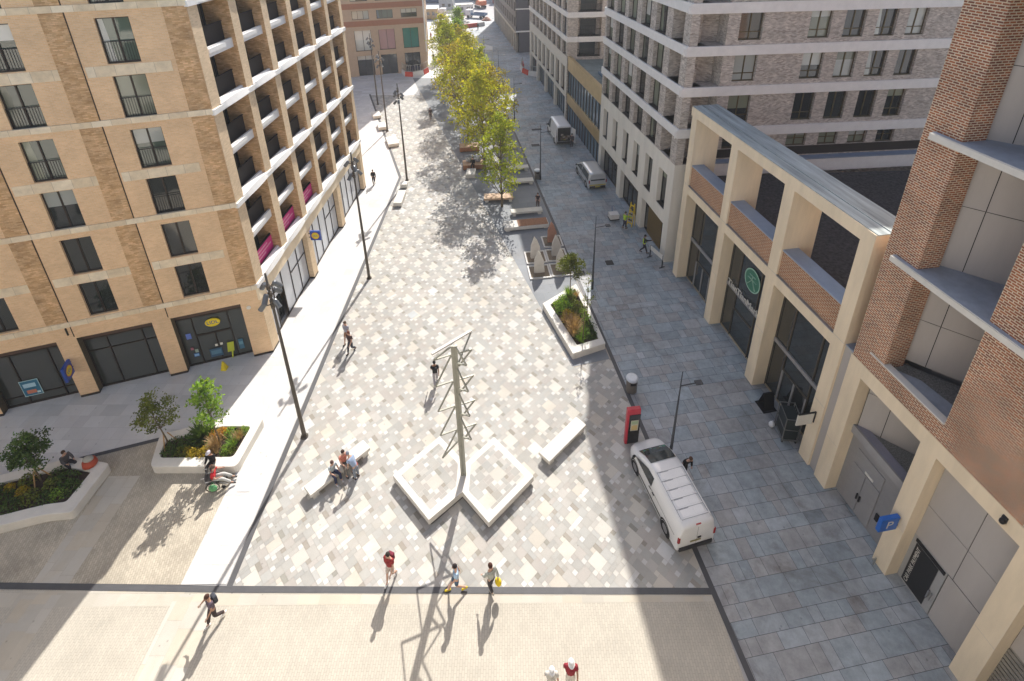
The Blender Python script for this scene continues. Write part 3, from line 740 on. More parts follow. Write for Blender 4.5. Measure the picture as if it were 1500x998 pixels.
# ------------------------------------------------------------------ right: colonnade building
B3 = thing('colonnade_building', 'beige precast colonnade building with brick balcony panels and tall shop windows', 'building', (12.52, 33.85, 0))
pil = [(0, .67), (5.1, 5.84), (10.23, 11.0), (15.31, 16.02)]
for a, b in pil:
    mb = MB(); mb.box(a, b, 0, .82, 0, 8.1, 0, K); mb.box(a, b, .0, 1.84, 8.1, 13.2, 0, K)
    mb.box(a+.001, b-.001, -.004, .1, 4.02, 4.04, 1, K); mb.box(a+.001, b-.001, -.004, .1, 8.07, 8.09, 1, K); mb.box(a+.4, a+.415, 1.0, 1.6, 8.2, 13.1, 1, K)
    mb.build('pillar', [M_PRECAST, M_PANEL], B3, bevel=.012)
part('lintel', M_PRECAST, B3, K, [(-.16, 16.02, -.004, 1.84, 13.2, 13.82)])
part('roof_capping', M_LEADSTREAK, B3, K, [(-.18, 16.04, .06, 1.9, 13.82, 13.86), (-.18, 16.04, .7, .78, 13.86, 13.9)])
for i in range(3):
    a, b = pil[i][1], pil[i+1][0]
    part('beam', M_PRECAST, B3, K, [(a, b, .006, .8, 7.42, 8.06)])
    part('brick_panel', M_REDPANEL, B3, K, [(a, b, .12, .72, 8.09, 9.62)])
    part('edge_flashing', M_GREYMETAL, B3, K, [(a, b, -.02, .12, 8.06, 8.1)])
    part('coping', M_COPING, B3, K, [(a, b, .08, .98, 9.62, 9.7)])
    d = .86; mb = MB(); g = MB(); P = K.P
    us = [a+.03, a+1.08, a+3.15, b-.03]
    for u in us: mb.box(u-.03, u+.03, d-.06, d+.04, 0, 7.42, 0, K)
    mb.box(a, b, d-.09, d+.04, 3.42, 3.66, 1, K); mb.box(a, b, d-.05, d+.04, 0, .1, 2, K)
    mb.box(us[1], us[2], d-.05, d+.04, 2.25, 2.33, 0, K)
    if i != 1:
        for u in (us[1]+.06, (us[1]+us[2])/2, us[2]-.06): mb.box(u-.045, u+.045, d-.07, d+.05, .08, 2.25, 1, K)
    for q in range(9): mb.box(a+.06+q*.11, a+.12+q*.11, d+.02, d+.05, .1, 7.4, 3, K)
    s = mb.build('shopfront', [flat('thin_bronze_frame', (.12, .10, .075), .5, .3), M_GREYPAINT, flat('worn_steel_threshold', (.55, .45, .30), .35, .6), flat('bronze_fins', (.10, .075, .04), .5, .3)], B3)
    g.quad(P(a, d, 0), P(b, d, 0), P(b, d, 7.42), P(a, d, 7.42)); g.build('pane', M_GLASS, s)
part('grey_joint_panel', M_PANEL, B3, K, [(16.02, 16.5, .12, .6, 0, 8.0)])
part('joint_coping', M_COPING, B3, K, [(16.02, 16.5, .1, .7, 8.0, 8.06)])
mb = MB(); q_ = [K.P(-.3, .9, 0), K.P(16.4, .9, 0), K.P(16.4, 30, 0), K.P(-6, 30, 0)]
mb.prism([(p.x, p.y) for p in [K.P(.0, .92, 0), K.P(16.45, .92, 0), K.P(16.45, 30, 0), K.P(3.4, 30, 0)]], 0, 8.4, 0, 1); mb.build('terrace_roof', [M_PANEL, M_GRAVEL], B3)
# soffit of the shop recess
part('soffit', M_PRECAST, B3, K, [(.05, 15.9, .82, .9, 7.42, 8.3)])

# ------------------------------------------------------------------ right foreground: red brick tower with slanted recess
B4 = thing('brick_tower', 'red brick tower with grey panelled recess and pale slanting ledges above a beige frame', 'building', (14.9, 17.4, 0))
HT = 27.4
p4 = [(16.5, 17.25), (20.27, 20.95), (23.93, 24.66), (27.6, 28.3), (31.3, 32.0)]
for a, b in p4: 
    mb = MB(); mb.box(a, b, 0, .68, 0, 7.3, 0, K); mb.box(a+.001, b-.001, -.004, .1, 2.9, 2.91, 1, K); mb.build('pillar', [M_PRECAST, M_PANEL], B4, bevel=.012)
part('beam', M_PRECAST, B4, K, [(16.5, 32, -.002, .7, 7.3, 8.0)])
part('brick_pier', M_REDBRICK, B4, K, [(16.55, 18.0, .02, .95, 8.0, HT)])
part('brick_pier', M_REDBRICK, B4, K, [(20.75, 32, .02, 5.5, 8.0, HT)])
part('brick_side', M_REDBRICK, B4, K, [(16.55, 16.9, .95, 12, 8.0, HT)])
part('brick_sill', M_REDBRICK, B4, K, [(18.0, 20.75, .02, .26, 8.0, 8.82)])
part('sill_coping', M_WHITE, B4, K, [(17.3, 20.75, -.03, .30, 8.82, 8.88)])
# angled panel wall of the recess
A0, A1 = K.P(17.55, .75, 0), K.P(20.9, 3.7, 0)
az_ = math.degrees(math.atan2((A1-A0).x, (A1-A0).y)); R4 = Fr((A0.x, A0.y), az_); ln_ = (A1-A0).length
def panels(fr, u0, u1, z0, z1, us, zs, parent, d=0.0, name='cladding_panel', mat=None, g=.014):
    us = sorted({u0, u1} | set(us)); zs = sorted({z0, z1} | set(zs)); mb = MB()
    for i in range(len(us)-1):
        for j in range(len(zs)-1): mb.box(us[i]+g, us[i+1]-g, d, d+.05, zs[j]+g, zs[j+1]-g, 0, fr)
    mb.box(u0, u1, d+.02, d+.12, z0, z1, 1, fr)
    return mb.build(name, [mat or M_PANEL, M_DARK], parent)
panels(R4, 0, ln_, 8.9, HT, [1.15, 2.9], [11.0, 13.5, 16.2, 18.7, 21.4, 23.9], B4)
for z in (13.42, 18.62, 23.85):
    pts = [K.P(17.02, -.16, 0), K.P(22.1, -.16, 0), K.P(22.1, .0, 0), K.P(20.9, .02, 0), K.P(20.9, 3.75, 0), K.P(17.5, .75, 0), K.P(17.02, .0, 0)]
    mb = MB(); mb.prism([(p.x, p.y) for p in pts], z, z+.2, 0, 1); mb.box(17.0, 22.1, -.2, -.15, z-.06, z+.17, 2, K)
    mb.build('ledge', [M_WHITE, pm('weathered_ledge_top', (.34, .38, .44), .6, var=.25, scale=1.3), M_WHITE], B4)
pts = [K.P(18.0, .3, 0), K.P(20.75, .3, 0), K.P(20.75, 3.6, 0), K.P(17.6, .8, 0)]
mb = MB(); mb.prism([(p.x, p.y) for p in pts], 8.3, 8.66); mb.build('gutter_gravel', pm('grey_pebbles', (.25, .25, .24), .9, var=.7, scale=22, bump=1), B4)
mb = MB(); mb.prism([(p.x, p.y) for p in [K.P(18, .3, 0), K.P(20.75, .3, 0), K.P(20.75, 1.3, 0), K.P(18.8, 1.0, 0)]], 8.6, 8.70); mb.build('lead_flashing', pm('weathered_ledge_top', (.34, .38, .44)), B4)
# bay 1: recess with angled panel wall, low canopy and double doors
A2, A3 = K.P(17.3, .6, 0), K.P(20.3, 3.2, 0); R5 = Fr((A2.x, A2.y), math.degrees(math.atan2((A3-A2).x, (A3-A2).y))); l5 = (A3-A2).length
panels(R5, 0, l5, 4.2, 7.4, [.9, 2.4], [6.4], B4)
part('door_wall', M_GREYPAINT, B4, K, [(17.25, 20.27, .62, .75, 0, 4.0)])
mb = MB(); d = .6
for a, b, c, e in ((17.72, 18.42, .1, 2.5), (18.45, 19.2, .1, 2.5), (17.72, 19.2, 2.56, 3.4)): mb.box(a, b, d-.02, d+.03, c, e, 0, K)
mb.box(18.35, 18.40, d-.09, d-.03, .9, 1.25, 1, K); mb.box(18.5, 18.55, d-.09, d-.03, .9, 1.25, 1, K); mb.box(18.35, 18.8, d-.05, d-.02, 2.62, 2.74, 2, K); mb.box(19.4, 19.55, d-.08, d-.02, 1.1, 1.5, 1, K)
mb.build('double_door', [flat('grey_door', (.31, .30, .295), .45), M_BLACK, M_WHITE], B4)
mb = MB(); mb.prism([(p.x, p.y) for p in [K.P(17.25, .5, 0), K.P(20.27, .5, 0), K.P(20.27, 3.1, 0), K.P(17.35, .66, 0)]], 4.0, 4.32, 0, 1); mb.box(17.2, 20.27, .42, .52, 3.95, 4.4, 0, K)
mb.build('canopy', [pm('grey_canopy', (.33, .32, .32), .6), pm('grey_pebbles', (.25, .25, .24))], B4)
part('canopy_coping', pm('violet_grey_coping', (.27, .27, .34), .4, .2), B4, K, [(17.3, 20.27, .5, .95, 4.32, 4.40)])
# bay 2: panels and the car park payment door
panels(K, 20.95, 23.93, 2.72, 7.3, [21.65, 22.68] if False else [22.6], [4.52], B4, d=.6, g=.012)
panels(K, 22.42, 23.93, 0, 2.7, [], [], B4, d=.6)
mb = MB(); d = .6
mb.box(20.95, 22.4, d, d+.06, 0, 2.72, 0, K); mb.box(21.15, 22.12, d-.03, d, .12, 2.42, 1, K); mb.box(21.1, 22.35, d-.05, d+.02, 2.5, 2.66, 2, K)
mb.box(22.15, 22.2, d-.1, d-.04, .75, 1.2, 3, K); mb.box(22.28, 22.3, d-.1, d-.04, .75, 1.2, 3, K)
pd = mb.build('payment_door', [flat('light_grey_door', (.40, .395, .385), .45), flat('black_poster', (.018, .018, .02), .35), M_BLACK, M_GREYMETAL], B4)
tm = text_mesh('CAR PARK PAYMENT', .225, .004, face_matrix(K.P(21.32, d-.036, 1.27), Vector((0, 0, 1)), -K.e))
tm.build('lettering', M_WHITE, pd)
# bays 3, 4
for a, b in ((24.66, 27.6), (28.3, 31.3)):
    panels(K, a, b, 2.9, 7.3, [(a+b)/2], [5.0], B4, d=.6)
    mb = MB(); mb.box(a, b, .62, .7, 0, 2.9, 0, K)
    for q in range(14): mb.box(a, b, .58, .62, .05+q*.2, .2+q*.2, 0, K)
    mb.build('shutter', pm('ribbed_shutter', (.30, .28, .25), .5, .3, var=.2), B4)
mb = MB(); q_ = [K.P(16.9, 2.0, 0), K.P(18.2, 2.2, 0), K.P(21.5, 5.0, 0), K.P(32, 5, 0), K.P(32, 16, 0), K.P(16.9, 16, 0)]
mb.prism([(p.x, p.y) for p in q_], 0, HT-.02, 0, 1); mb.build('inner_wall', [M_PANEL, M_GRAVEL], B4)
part('soffit', M_PRECAST, B4, K, [(17.3, 31, .7, 3.5, 7.4, 7.9)])
mb = MB(); mb.ell(K.P(23.34, -.08, 7.62), (.09, .09, .12), 0); mb.box(23.26, 23.42, -.06, 0, 7.58, 7.82, 0, K); mb.build('security_camera', M_BLACK, B4, smooth=True)

# ------------------------------------------------------------------ beyond: gold banded link
B5 = thing('link_building', 'low glass link building with gold metal bands between the two stone based blocks', 'building', tuple(S.P(-25.3, 0, 0)))
part('gold_band', M_GOLD, B5, S, [(-33.2, -18.55, .1, .5, 7.3, 9.15)])
part('gold_band', M_GOLD, B5, S, [(-33.2, -18.55, .12, .5, 2.7, 4.1)])
for z0, z1 in ((4.1, 7.3), (0, 2.7)):
    mb = MB(); n = 12
    for q in range(n+1): u = -33.2+14.65*q/n; mb.box(u-.018, u+.018, .2, .34, z0, z1, 0, S)
    s = mb.build('curtain_wall', M_BRONZE, B5); g = MB(); P = S.P; g.quad(P(-33.2, .3, z0), P(-18.55, .3, z0), P(-18.55, .3, z1), P(-33.2, .3, z1)); g.build('pane', M_GLASSB, s)
part('roof_deck', pm('green_grey_roof', (.17, .20, .19), .8, var=.35, scale=.9), B5, S, [(-33.2, -18.55, .5, 14, 0, 8.6)])
part('roof_kerb', M_WHITE, B5, S, [(-33.2, -18.55, 5.0, 5.25, 8.6, 9.0)])
part('rooflight', M_GLASSB, B5, S, [(-26, -20, 2.0, 4.0, 8.6, 8.95)])

# ------------------------------------------------------------------ beyond: second stone based block
B6 = thing('apartment_block', 'farther brown brick apartment block with white bands and cream stone base beyond the gold link', 'building', tuple(S.P(-33.4, 0, 0)))
HF = 30.3
mb = MB()
sh6 = [(-39.9, -33.9), (-46.5, -40.7), (-53.1, -47.4), (-59.4, -54.0)]
sw6 = [(-36.5-3.2*k, -34.4-3.2*k) for k in range(8)]
Bd6 = [(8.75, 9.05)]+BANDS[:6]+[(28.9, 30.3)]
mb.wall(S, -60.5, -33.3, 0, 9.0, [(a, b, 0, 3.3, .5) for a, b in sh6]+[(a, b, 3.9, 7.45, .5) for a, b in sw6])
E6 = Fr(tuple(S.P(-33.3, 0, 0).xy), 86.5)
mb.wall(E6, 0, .01, 0, 9.0, [])
mb.build('stone_base', pm('cream_stone_far', (.66, .62, .55), .75, var=.08), B6)
Z6 = [(9.0, 10.95)]+[(BANDS[i][1], BANDS[i+1][0]) for i in range(6)]
uw6 = [(-36.0-3.05*k, -34.1-3.05*k) for k in range(8)]
mb = MB(); mb.wall(S, -60.5, -33.3, 9.0, HF, [(a, b, z0, z1, .4) for a, b in uw6 for z0, z1 in Z6])
mb.wall(E6, 0, 14, 0, HF, [(1.3, 4.4, z0, z1, 1.2) for z0, z1 in Z6]); mb.build('brick_wall', M_GREYBRICK, B6)
for a, b in BANDS[:6]:
    part('floor_band', pm('white_floor_band', (.72, .67, .61)), B6, S, [(-60.5, -33.2, -.1, .1, a, b)]); part('floor_band', pm('white_floor_band', (.72, .67, .61)), B6, E6, [(-.1, 14, -.1, .1, a+.001, b-.001)])
for a, b in sw6: window(S, a, b, 3.9, 7.45, .42, B6, M_GLASS, cols=2, sill=.3)
for a, b in uw6:
    for z0, z1 in Z6[:5]: window(S, a, b, z0, z1, .35, B6, r_.choice([M_GLASS, M_CURTAIN, M_GLASSG]), cols=2)
for a, b in sh6:
    s = part('shopfront', M_BRONZE, B6, S, [(a+(b-a)*q/5-.03, a+(b-a)*q/5+.03, .38, .48, 0, 3.3) for q in range(6)]); g = MB(); P = S.P; g.quad(P(a, .45, 0), P(b, .45, 0), P(b, .45, 3.3), P(a, .45, 3.3)); g.build('pane', M_GLASSB, s)
for z0, z1 in Z6[:6]:
    s = part('balcony', M_BRONZE, B6, E6, [(1.3, 4.4, .05, .08, z0+.95, z0+1.0), (1.3, 4.4, .05, 1.2, z0-.1, z0)]+[(1.35+q*.2, 1.37+q*.2, .05, .07, z0, z0+.95) for q in range(15)]); part('balcony_door', M_GLASS, s, E6, [(1.8, 3.9, 1.1, 1.15, z0, z0+2.1)])
mb = MB(); q_ = [S.P(-60.4, .55, 0), S.P(-34.2, .55, 0), E6.P(1.2, 1.2, 0), E6.P(14, 1.2, 0), S.P(-60.4, 18, 0)]
mb.prism([(p.x, p.y) for p in q_], 0, HF-.1, 0, 1); mb.build('inner_wall', [M_GREYBRICK, M_GRAVEL], B6)

# ------------------------------------------------------------------ far right: dark grey block with a pale ground floor
def dark_block(o, u0, H, label):
    D = Fr(o, 171.6)
    t = thing('office_block', label, 'building', (o[0], o[1], 0))
    mb = MB(); bays = [(-3.0-3.3*k, -.7-3.3*k) for k in range(int((-u0)/3.3))]
    mb.wall(D, u0, 0, 0, 4.3, [(a, b, 0, 3.8, .6) for a, b in bays]); mb.build('pale_base', pm('pale_concrete_far', (.55, .49, .41), .8), t)
    mb = MB(); w = [(a+.5, b-.2, z, z+1.9, .25) for a, b in bays for z in (5.2, 8.3, 11.4, 14.5)]
    mb.wall(D, u0, 0, 4.3, H, w); mb.build('brick_wall', pm('brown_grey_far', (.25, .22, .20), .85), t)
    part('end_wall', M_DARKPANEL, t, D, [(-.0, .15, .1, 14, 4.3, H)]); part('end_band', M_WHITEEDGE, t, D, [(.0, .25, -.05, 14, 4.3, 4.6), (.0, .2, -.05, 14, 8.9, 9.1)])
    for a, b in bays[:18]:
        s = part('window', M_BRONZE, t, D, [(a+.5, a+.56, .2, .26, 5.2, 16.4)]); 
    part('glazing', M_GLASS, t, D, [(u0+.2, -.1, .5, .6, 0, 4.2), (u0+.2, -.1, .26, .4, 4.4, H-.5), (.02, .08, 3, 6, 6.0, 8.0), (.15, .18, 2.5, 6, 9.6, 12.2)])
    mb = MB(); mb.prism([(p.x, p.y) for p in [D.P(u0+.1, .7, 0), D.P(-.05, .7, 0), D.P(-.05, 16, 0), D.P(u0+.1, 16, 0)]], 0, H-.1, 0, 1); mb.build('inner_wall', [M_DARKPANEL, M_ROOFGREY], t)
dark_block((1.17, 107.6), -38, 25, 'dark grey block with a pale colonnaded ground floor on the far right of the street')
# ------------------------------------------------------------------ far left: tan brick block with three big shop windows
T = Fr((-28.72, 91.18), 75.6)
B8 = thing('corner_block', 'tan and brown brick corner block with big framed windows beyond the balcony block', 'building', (-28.72, 91.18, 0))
HT8 = 26
c8 = [(1.4, 4.25), (5.55, 8.35), (9.75, 12.55), (-2.9, -.2), (-7.2, -4.4), (-11.5, -8.7)]
op = []
for a, b in c8: op += [(a, b, 0, 3.7, .5), (a, b, 4.55, 8.2, .5), (a, b, 10.1, 11.6, .3), (a, b, 13.2, 14.7, .3), (a, b, 16.3, 17.8, .3), (a, b, 19.4, 20.9, .3)]
mb = MB(); mb.wall(T, -14, 13.75, 0, HT8, op); mb.build('front_wall', pm('tan_stone_far', (.50, .38, .27), .85, var=.08), B8)
mb = MB()
for z in (8.9, 11.9, 15.0, 18.1, 21.2): mb.box(-14, 13.77, -.05, .1, z, z+.95, 0, T)
mb.build('brown_band', pm('brown_brick_far', (.36, .17, .10), .85, var=.1), B8)
G8 = {0: M_GLASSB, 1: flat('red_window_film', (.42, .10, .14), .3), 2: glass('teal_glass', (.02, .22, .17))}
for i, (a, b) in enumerate(c8):
    for (z0, z1, d) in ((0, 3.7, .45), (4.55, 8.2, .4), (10.1, 11.6, .25), (13.2, 14.7, .25), (16.3, 17.8, .25)):
        g = M_GLASS
        if z0 == 4.55: g = [M_BLIND, glass('pink_display', (.36, .18, .19), .2, .5, .05), G8[2], M_GLASS, M_GLASS, M_GLASS][i]
        if z0 == 10.1: g = [M_BLIND, M_GLASSG, M_GLASS, M_GLASS, M_GLASS, M_GLASS][i]
        window(T, a, b, z0, z1, d, B8, g, cols=3 if z0 > 9 else 2)
mb = MB(); e8 = Fr(tuple(T.P(13.75, 0, 0).xy), -8.0)
mb.wall(e8, 0, 30, 0, HT8, [(2+4*k, 4.5+4*k, z, z+2.5, .3) for k in range(6) for z in (1, 5, 10, 13.2, 16.3)]); mb.build('side_wall', pm('tan_stone_far', (.50, .38, .27)), B8)
part('corner_strip', M_WHITEEDGE, B8, e8, [(-.15, .15, -.12, .1, 3.7, HT8)])
mb = MB(); q_ = [T.P(-14, .55, 0), T.P(13.3, .55, 0), e8.P(29.5, .4, 0), T.P(-14, 30, 0)]; mb.prism([(p.x, p.y) for p in q_], 0, HT8-.1, 0, 1); mb.build('inner_wall', [M_DARKPANEL, M_ROOFGREY], B8)
# ------------------------------------------------------------------ street end: long dark glass block
E9 = Fr((-70, 205), 92)
B9 = thing('glass_block', 'dark blue glass block closing the far end of the street behind the building site', 'building', (-70, 205, 0))
mb = MB()
for k in range(41): mb.box(k*3-.12, k*3+.12, -.1, .1, 0, 24, 0, E9)
for k in range(8): mb.box(0, 120, -.08, .1, 3.2*k, 3.2*k+.5, 1, E9)
s = mb.build('facade_grid', [M_BRONZE, pm('blue_grey_spandrel', (.10, .12, .17), .5)], B9); part('glazing', M_GLASSB, B9, E9, [(0, 120, .1, 20, 0, 24)])

# ------------------------------------------------------------------ near end: unseen block below the viewpoint, added to bounce sun onto shaded facades
V10 = Fr((46, -3.2), -90)
B10_BOUNCE = thing('apartment_block', 'unseen cream block added behind the viewpoint, bouncing sunlight onto the shaded facades', 'building', (0, -3.2, 0))
vo = [(u, u+1.9, z, z+2.1, .25) for u in np.arange(2, 116, 3.6) for z in np.arange(4.8, 22, 3.0)]+[(u, u+4.6, 0, 3.6, .4) for u in np.arange(2, 112, 6)]
mb = MB(); mb.wall(V10, 0, 118, 0, 24.6, [tuple(float(q) for q in o) for o in vo]); mb.build('front_wall', pm('bounce_cream_stone', (.74, .70, .64), .8, var=.06), B10_BOUNCE)
part('glazing', M_GLASS, B10_BOUNCE, V10, [(.1, 117.9, .3, .5, .1, 24)]); part('roof', M_GRAVEL, B10_BOUNCE, V10, [(0, 118, .3, 20, 24.2, 24.5)]); part('rear_wall', M_CREAM, B10_BOUNCE, V10, [(0, 118, 19.8, 20, 0, 24.2)])
# ================================================================== STREET FURNITURE
M_POLE = flat('dark_bronze_pole', (.11, .095, .078), .45, .5)
M_LAMPGREY = flat('dark_grey_pole', (.055, .06, .068), .45, .4)
M_LENS = flat('lamp_lens', (.55, .58, .60), .15, spec=.8)
# tall poles with clusters of spotlights
def make_tall_lamp():
    t = thing('light_mast', 'tall bronze light mast with clustered spotlights', 'light mast')
    m = MB(); m.tube([(0, 0, 0), (0, 0, .5), (0, 0, 10.9)], [.12, .115, .05], 12, 0); m.tube([(0, 0, 0), (0, 0, .06)], .2, 14); m.build('pole', M_POLE, t, smooth=True)
    spots = [(10.15, 25, .34), (10.05, 150, .32), (9.75, 265, .36), (9.6, 70, .40), (9.3, 330, .34), (9.1, 200, .36), (8.95, 110, .30)]
    for z, a, rr in spots:
        a = RD(a); x, y = math.cos(a), math.sin(a)
        b = MB(); b.bar((x*.05, y*.05, z), (x*rr, y*rr, z), .05, .05); b.tube([(0, 0, z-.06), (0, 0, z+.06)], .10, 10); br = b.build('bracket', M_POLE, t)
        s = MB(); p = Vector((x*(rr+.05), y*(rr+.05), z)); d = Vector((x*.6, y*.6, -.75)).normalized()
        s.tube([p-d*.24, p-d*.18, p+d*.2, p+d*.24], [.07, .115, .13, .13], 12); sp = s.build('spotlight', flat('spotlight_grey', (.16, .17, .18), .35, .5), t)
        l = MB(); l.disc(p+d*.245, d, .11, n=14); l.build('lens', M_LENS, sp)
    return t
TL = make_tall_lamp()
tl = [(-11.62, 20.05, 'nearest light mast with clustered spotlights, on the pale strip by the rounded planter'),
      (-11.43, 33.70, 'light mast with clustered spotlights beside the drain, next past the one by the planters'),
      (-11.44, 50.39, 'light mast with clustered spotlights by the low stone block where the drain bends'),
      (-16.63, 64.80, 'light mast with clustered spotlights beside the middle white stone blocks, before the farthest mast'),
      (-20.46, 75.83, 'farthest light mast with clustered spotlights, in the shade near the tan corner block')]
for i, (x, y, lab) in enumerate(tl):
    if i == 0: TL.location = (x, y, .01); TL['label'] = lab; TL['group'] = 'light masts along the drain'
    else: dup(TL, (x, y, .01), RD(40*i), lab, 'light masts along the drain')
# street lamps with one flat head
def make_street_lamp():
    t = thing('street_lamp', 'slim grey street lamp', 'street lamp')
    m = MB(); m.tube([(0, 0, 0), (0, 0, .7), (0, 0, .72), (0, 0, 6.35)], [.105, .10, .08, .02], 10); m.build('pole', M_LAMPGREY, t, smooth=True)
    a = MB(); a.bar((0, 0, 5.45), (.85, 0, 5.52), .045, .045); ar = a.build('arm', M_LAMPGREY, t)
    h = MB(); h.box(.72, 1.08, -.13, .13, 5.48, 5.56); hd = h.build('lamp_head', M_LAMPGREY, t, bevel=.02)
    l = MB(); l.box(.76, 1.04, -.10, .10, 5.472, 5.48); l.build('lens', M_LENS, hd)
    return t
SL = make_street_lamp()
sl = [(7.80, 18.17, 'slim street lamp standing behind the bonnet of the nearest white van'),
      (5.90, 32.0, 'slim street lamp beside the flower planter on the shaded street'),
      (2.98, 50.1, 'slim street lamp beside the litter bin and the seating terrace'),
      (.38, 67.4, 'slim street lamp past the grove, opposite the gold banded link'),
      (-2.02, 83.2, 'slim street lamp opposite the far stone based block, second farthest'),
      (-4.9, 95.5, 'farthest slim street lamp, beside the end of the tree grove')]
for i, (x, y, lab) in enumerate(sl):
    if i == 0: SL.location = (x, y, .01); SL.rotation_euler = (0, 0, RD(8)); SL['label'] = lab; SL['group'] = 'street lamps along the shaded street'
    else: dup(SL, (x, y, .01), RD(8), lab, 'street lamps along the shaded street')

# sculpture
def ngon_prism(name, poly, z0, z1, mat, parent): 
    m = MB(); m.prism(poly, z0, z1); return m.build(name, mat, parent)
PLT = thing('plinth', 'pair of low diamond shaped white stone plinths joined at the foot of the zigzag mast', 'plinth', (-2.68, 17.4, 0))
outer = [(-6.22, 17.48), (-4.12, 15.34), (-2.68, 16.60), (-1.35, 15.18), (.81, 17.31), (-1.22, 19.49), (-2.64, 18.06), (-4.13, 19.58)]
def shrink(poly, c, k): return [(c[0]+(p[0]-c[0])*k, c[1]+(p[1]-c[1])*k) for p in poly]
m = MB(); m.prism(outer, .14, .5); m.build('stone_rim', M_WHITE, PLT, bevel=.02)
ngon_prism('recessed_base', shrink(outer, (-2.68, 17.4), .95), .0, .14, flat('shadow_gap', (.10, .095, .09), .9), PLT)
def inset_diamond(l, b, r, t, d):
    c = ((l[0]+r[0])/2, (b[1]+t[1])/2); k = 1-d/1.49
    return [(c[0]+(p[0]-c[0])*k, c[1]+(p[1]-c[1])*k) for p in (l, b, r, t)]
d1 = inset_diamond((-6.22, 17.48), (-4.12, 15.34), (-2.02, 17.44), (-4.13, 19.58), .30); d2 = inset_diamond((-3.45, 17.30), (-1.35, 15.18), (.81, 17.31), (-1.22, 19.49), .30)
def cutx(poly, x0, left):
    q = []
    for i in range(len(poly)):
        a, b = poly[i], poly[(i+1) % len(poly)]; ia, ib = (a[0] < x0) == left, (b[0] < x0) == left
        if ia: q.append(a)
        if ia != ib: t = (x0-a[0])/(b[0]-a[0]); q.append((x0, a[1]+(b[1]-a[1])*t))
    return q
CREAM2, MIDS2, DRK2 = CREAM, MIDS, DRK
for q_ in (cutx(d1, -3.0, True), cutx(d2, -2.36, False)): pavers([q_], .504, 77, (-4.2, 17.1)).build('paver_top', M_PAVE, PLT)
MST = thing('mast_sculpture', 'tall slender steel mast sculpture with zigzag triangular frames rising from the plinths', 'sculpture', (-2.68, 17.45, .5))
M_MAST = pm('olive_grey_steel', (.34, .34, .29), .45, .3, var=.15, scale=2)
for s_ in (-1, 1):
    m = MB(); m.box(-2.68+s_*.085-.05, -2.68+s_*.085+.05, 17.39, 17.51, .5, 8.9); m.build('post', M_MAST, MST)
m = MB()
m.box(-2.715, -2.645, 17.43, 17.47, .5, 8.85)
m.build('web_plate', M_MAST, MST)
ax = Vector((-2.68, 17.45, 0))
def tip(az, r): return Vector((math.sin(RD(az))*r, math.cos(RD(az))*r, 0))
def frame(name, pts):
    m = MB()
    for a, b in zip(pts, pts[1:]): m.bar(a, b, .06, .06)
    m.build(name, M_MAST, MST)
for k in range(5):
    z = 8.4-1.55*k; Z = lambda v: Vector((0, 0, v))
    e = ax+tip(252, .16)
    if k < 4: frame('triangle_frame', [e+Z(min(z+1.5, 8.85)), ax+tip(250, .95)+Z(z), e+Z(z+.02)])
    else: frame('triangle_frame', [e+Z(z+1.5), ax+tip(250, .95)+Z(z), e+Z(z+.75)])
    e = ax+tip(72, .16)
    if k < 4:
        frame('triangle_frame', [e+Z(z), ax+tip(70, .80)+Z(z), e+Z(z-.75)])
        e = ax+tip(128, .12); frame('triangle_frame', [e+Z(min(z+.75, 8.85)), ax+tip(120, .62)+Z(z-.35), e+Z(z-.45)])
m = MB(); m.bar((-3.58, 16.95, 8.93), (-1.98, 18.28, 8.93), .12, .08); m.build('top_bar', M_WHITE, MST)
m = MB(); m.bar((-1.98, 18.28, 8.88), (-2.58, 17.5, 7.7), .055, .055); m.build('triangle_frame', M_MAST, MST)

# benches
def bench(name, label, c, L_, W_, rz, group=None, top=M_WHITE, h=.46, th=.2, wood=None, cat='bench', z=.012):
    t = thing(name, label, cat, (c[0], c[1], z), rz, group)
    WOFF[t.name] = Vector((0, 0, 0))
    m = MB(); m.box(-L_/2, L_/2, -W_/2, W_/2, h-th, h); m.build('seat', top, t, bevel=.025)
    for s_ in (-1, 1):
        g = MB(); g.box(s_*(L_/2-.28)-.16, s_*(L_/2-.28)+.16, -W_/2+.06, W_/2-.06, 0, h-th); g.build('leg', M_WHITE, t)
    if wood:
        g = MB(); n = 7
        a, b = wood; y0 = -W_/2+.04; 
        for k in range(n): g.box(a, b, y0+(W_-.08)*k/n+.012, y0+(W_-.08)*(k+1)/n-.012, h+.002, h+.06)
        for k in range(5): x = a+(b-a)*(k+.5)/5; g.box(x-.03, x+.03, y0, y0+W_-.08, h+.06, h+.075)
        g.build('timber_slats', M_WOOD, t)
    return t
bench('bench', 'white stone bench with three people on and beside it, left of the plinths', (-9.11, 18.01), 3.35, .68, math.atan2(18.86-16.72, -7.83+9.84))
bench('bench', 'empty white stone bench right of the plinths, at the shadow edge', (2.47, 19.36), 3.0, .72, math.atan2(20.12-18.12, 3.79-1.70))
RZ8 = RD(8.5)
bench('bench', 'long white bench with brown timber slats along its right part, nearest the stone blades', (1.15, 40.75), 4.05, 1.15, RD(8), wood=(-.75, 1.95), th=.34)
bench('bench', 'pale stone bench at the shade edge, a dark clothed person behind its right end', (1.27, 43.05), 3.0, .72, RD(8))
bench('bench', 'grey stone bench in shade right of the second tree trunk, third of the row', (.74, 49.2), 2.9, .8, RD(7))
bench('bench', 'grey stone bench in shade just behind the tree crown, fourth from the timber slatted one', (.40, 52.4), 2.75, .75, RD(7))
bench('bench', 'grey stone bench half hidden by foliage, farthest of the row in shade', (-.8, 58.5), 2.8, .75, RD(7))
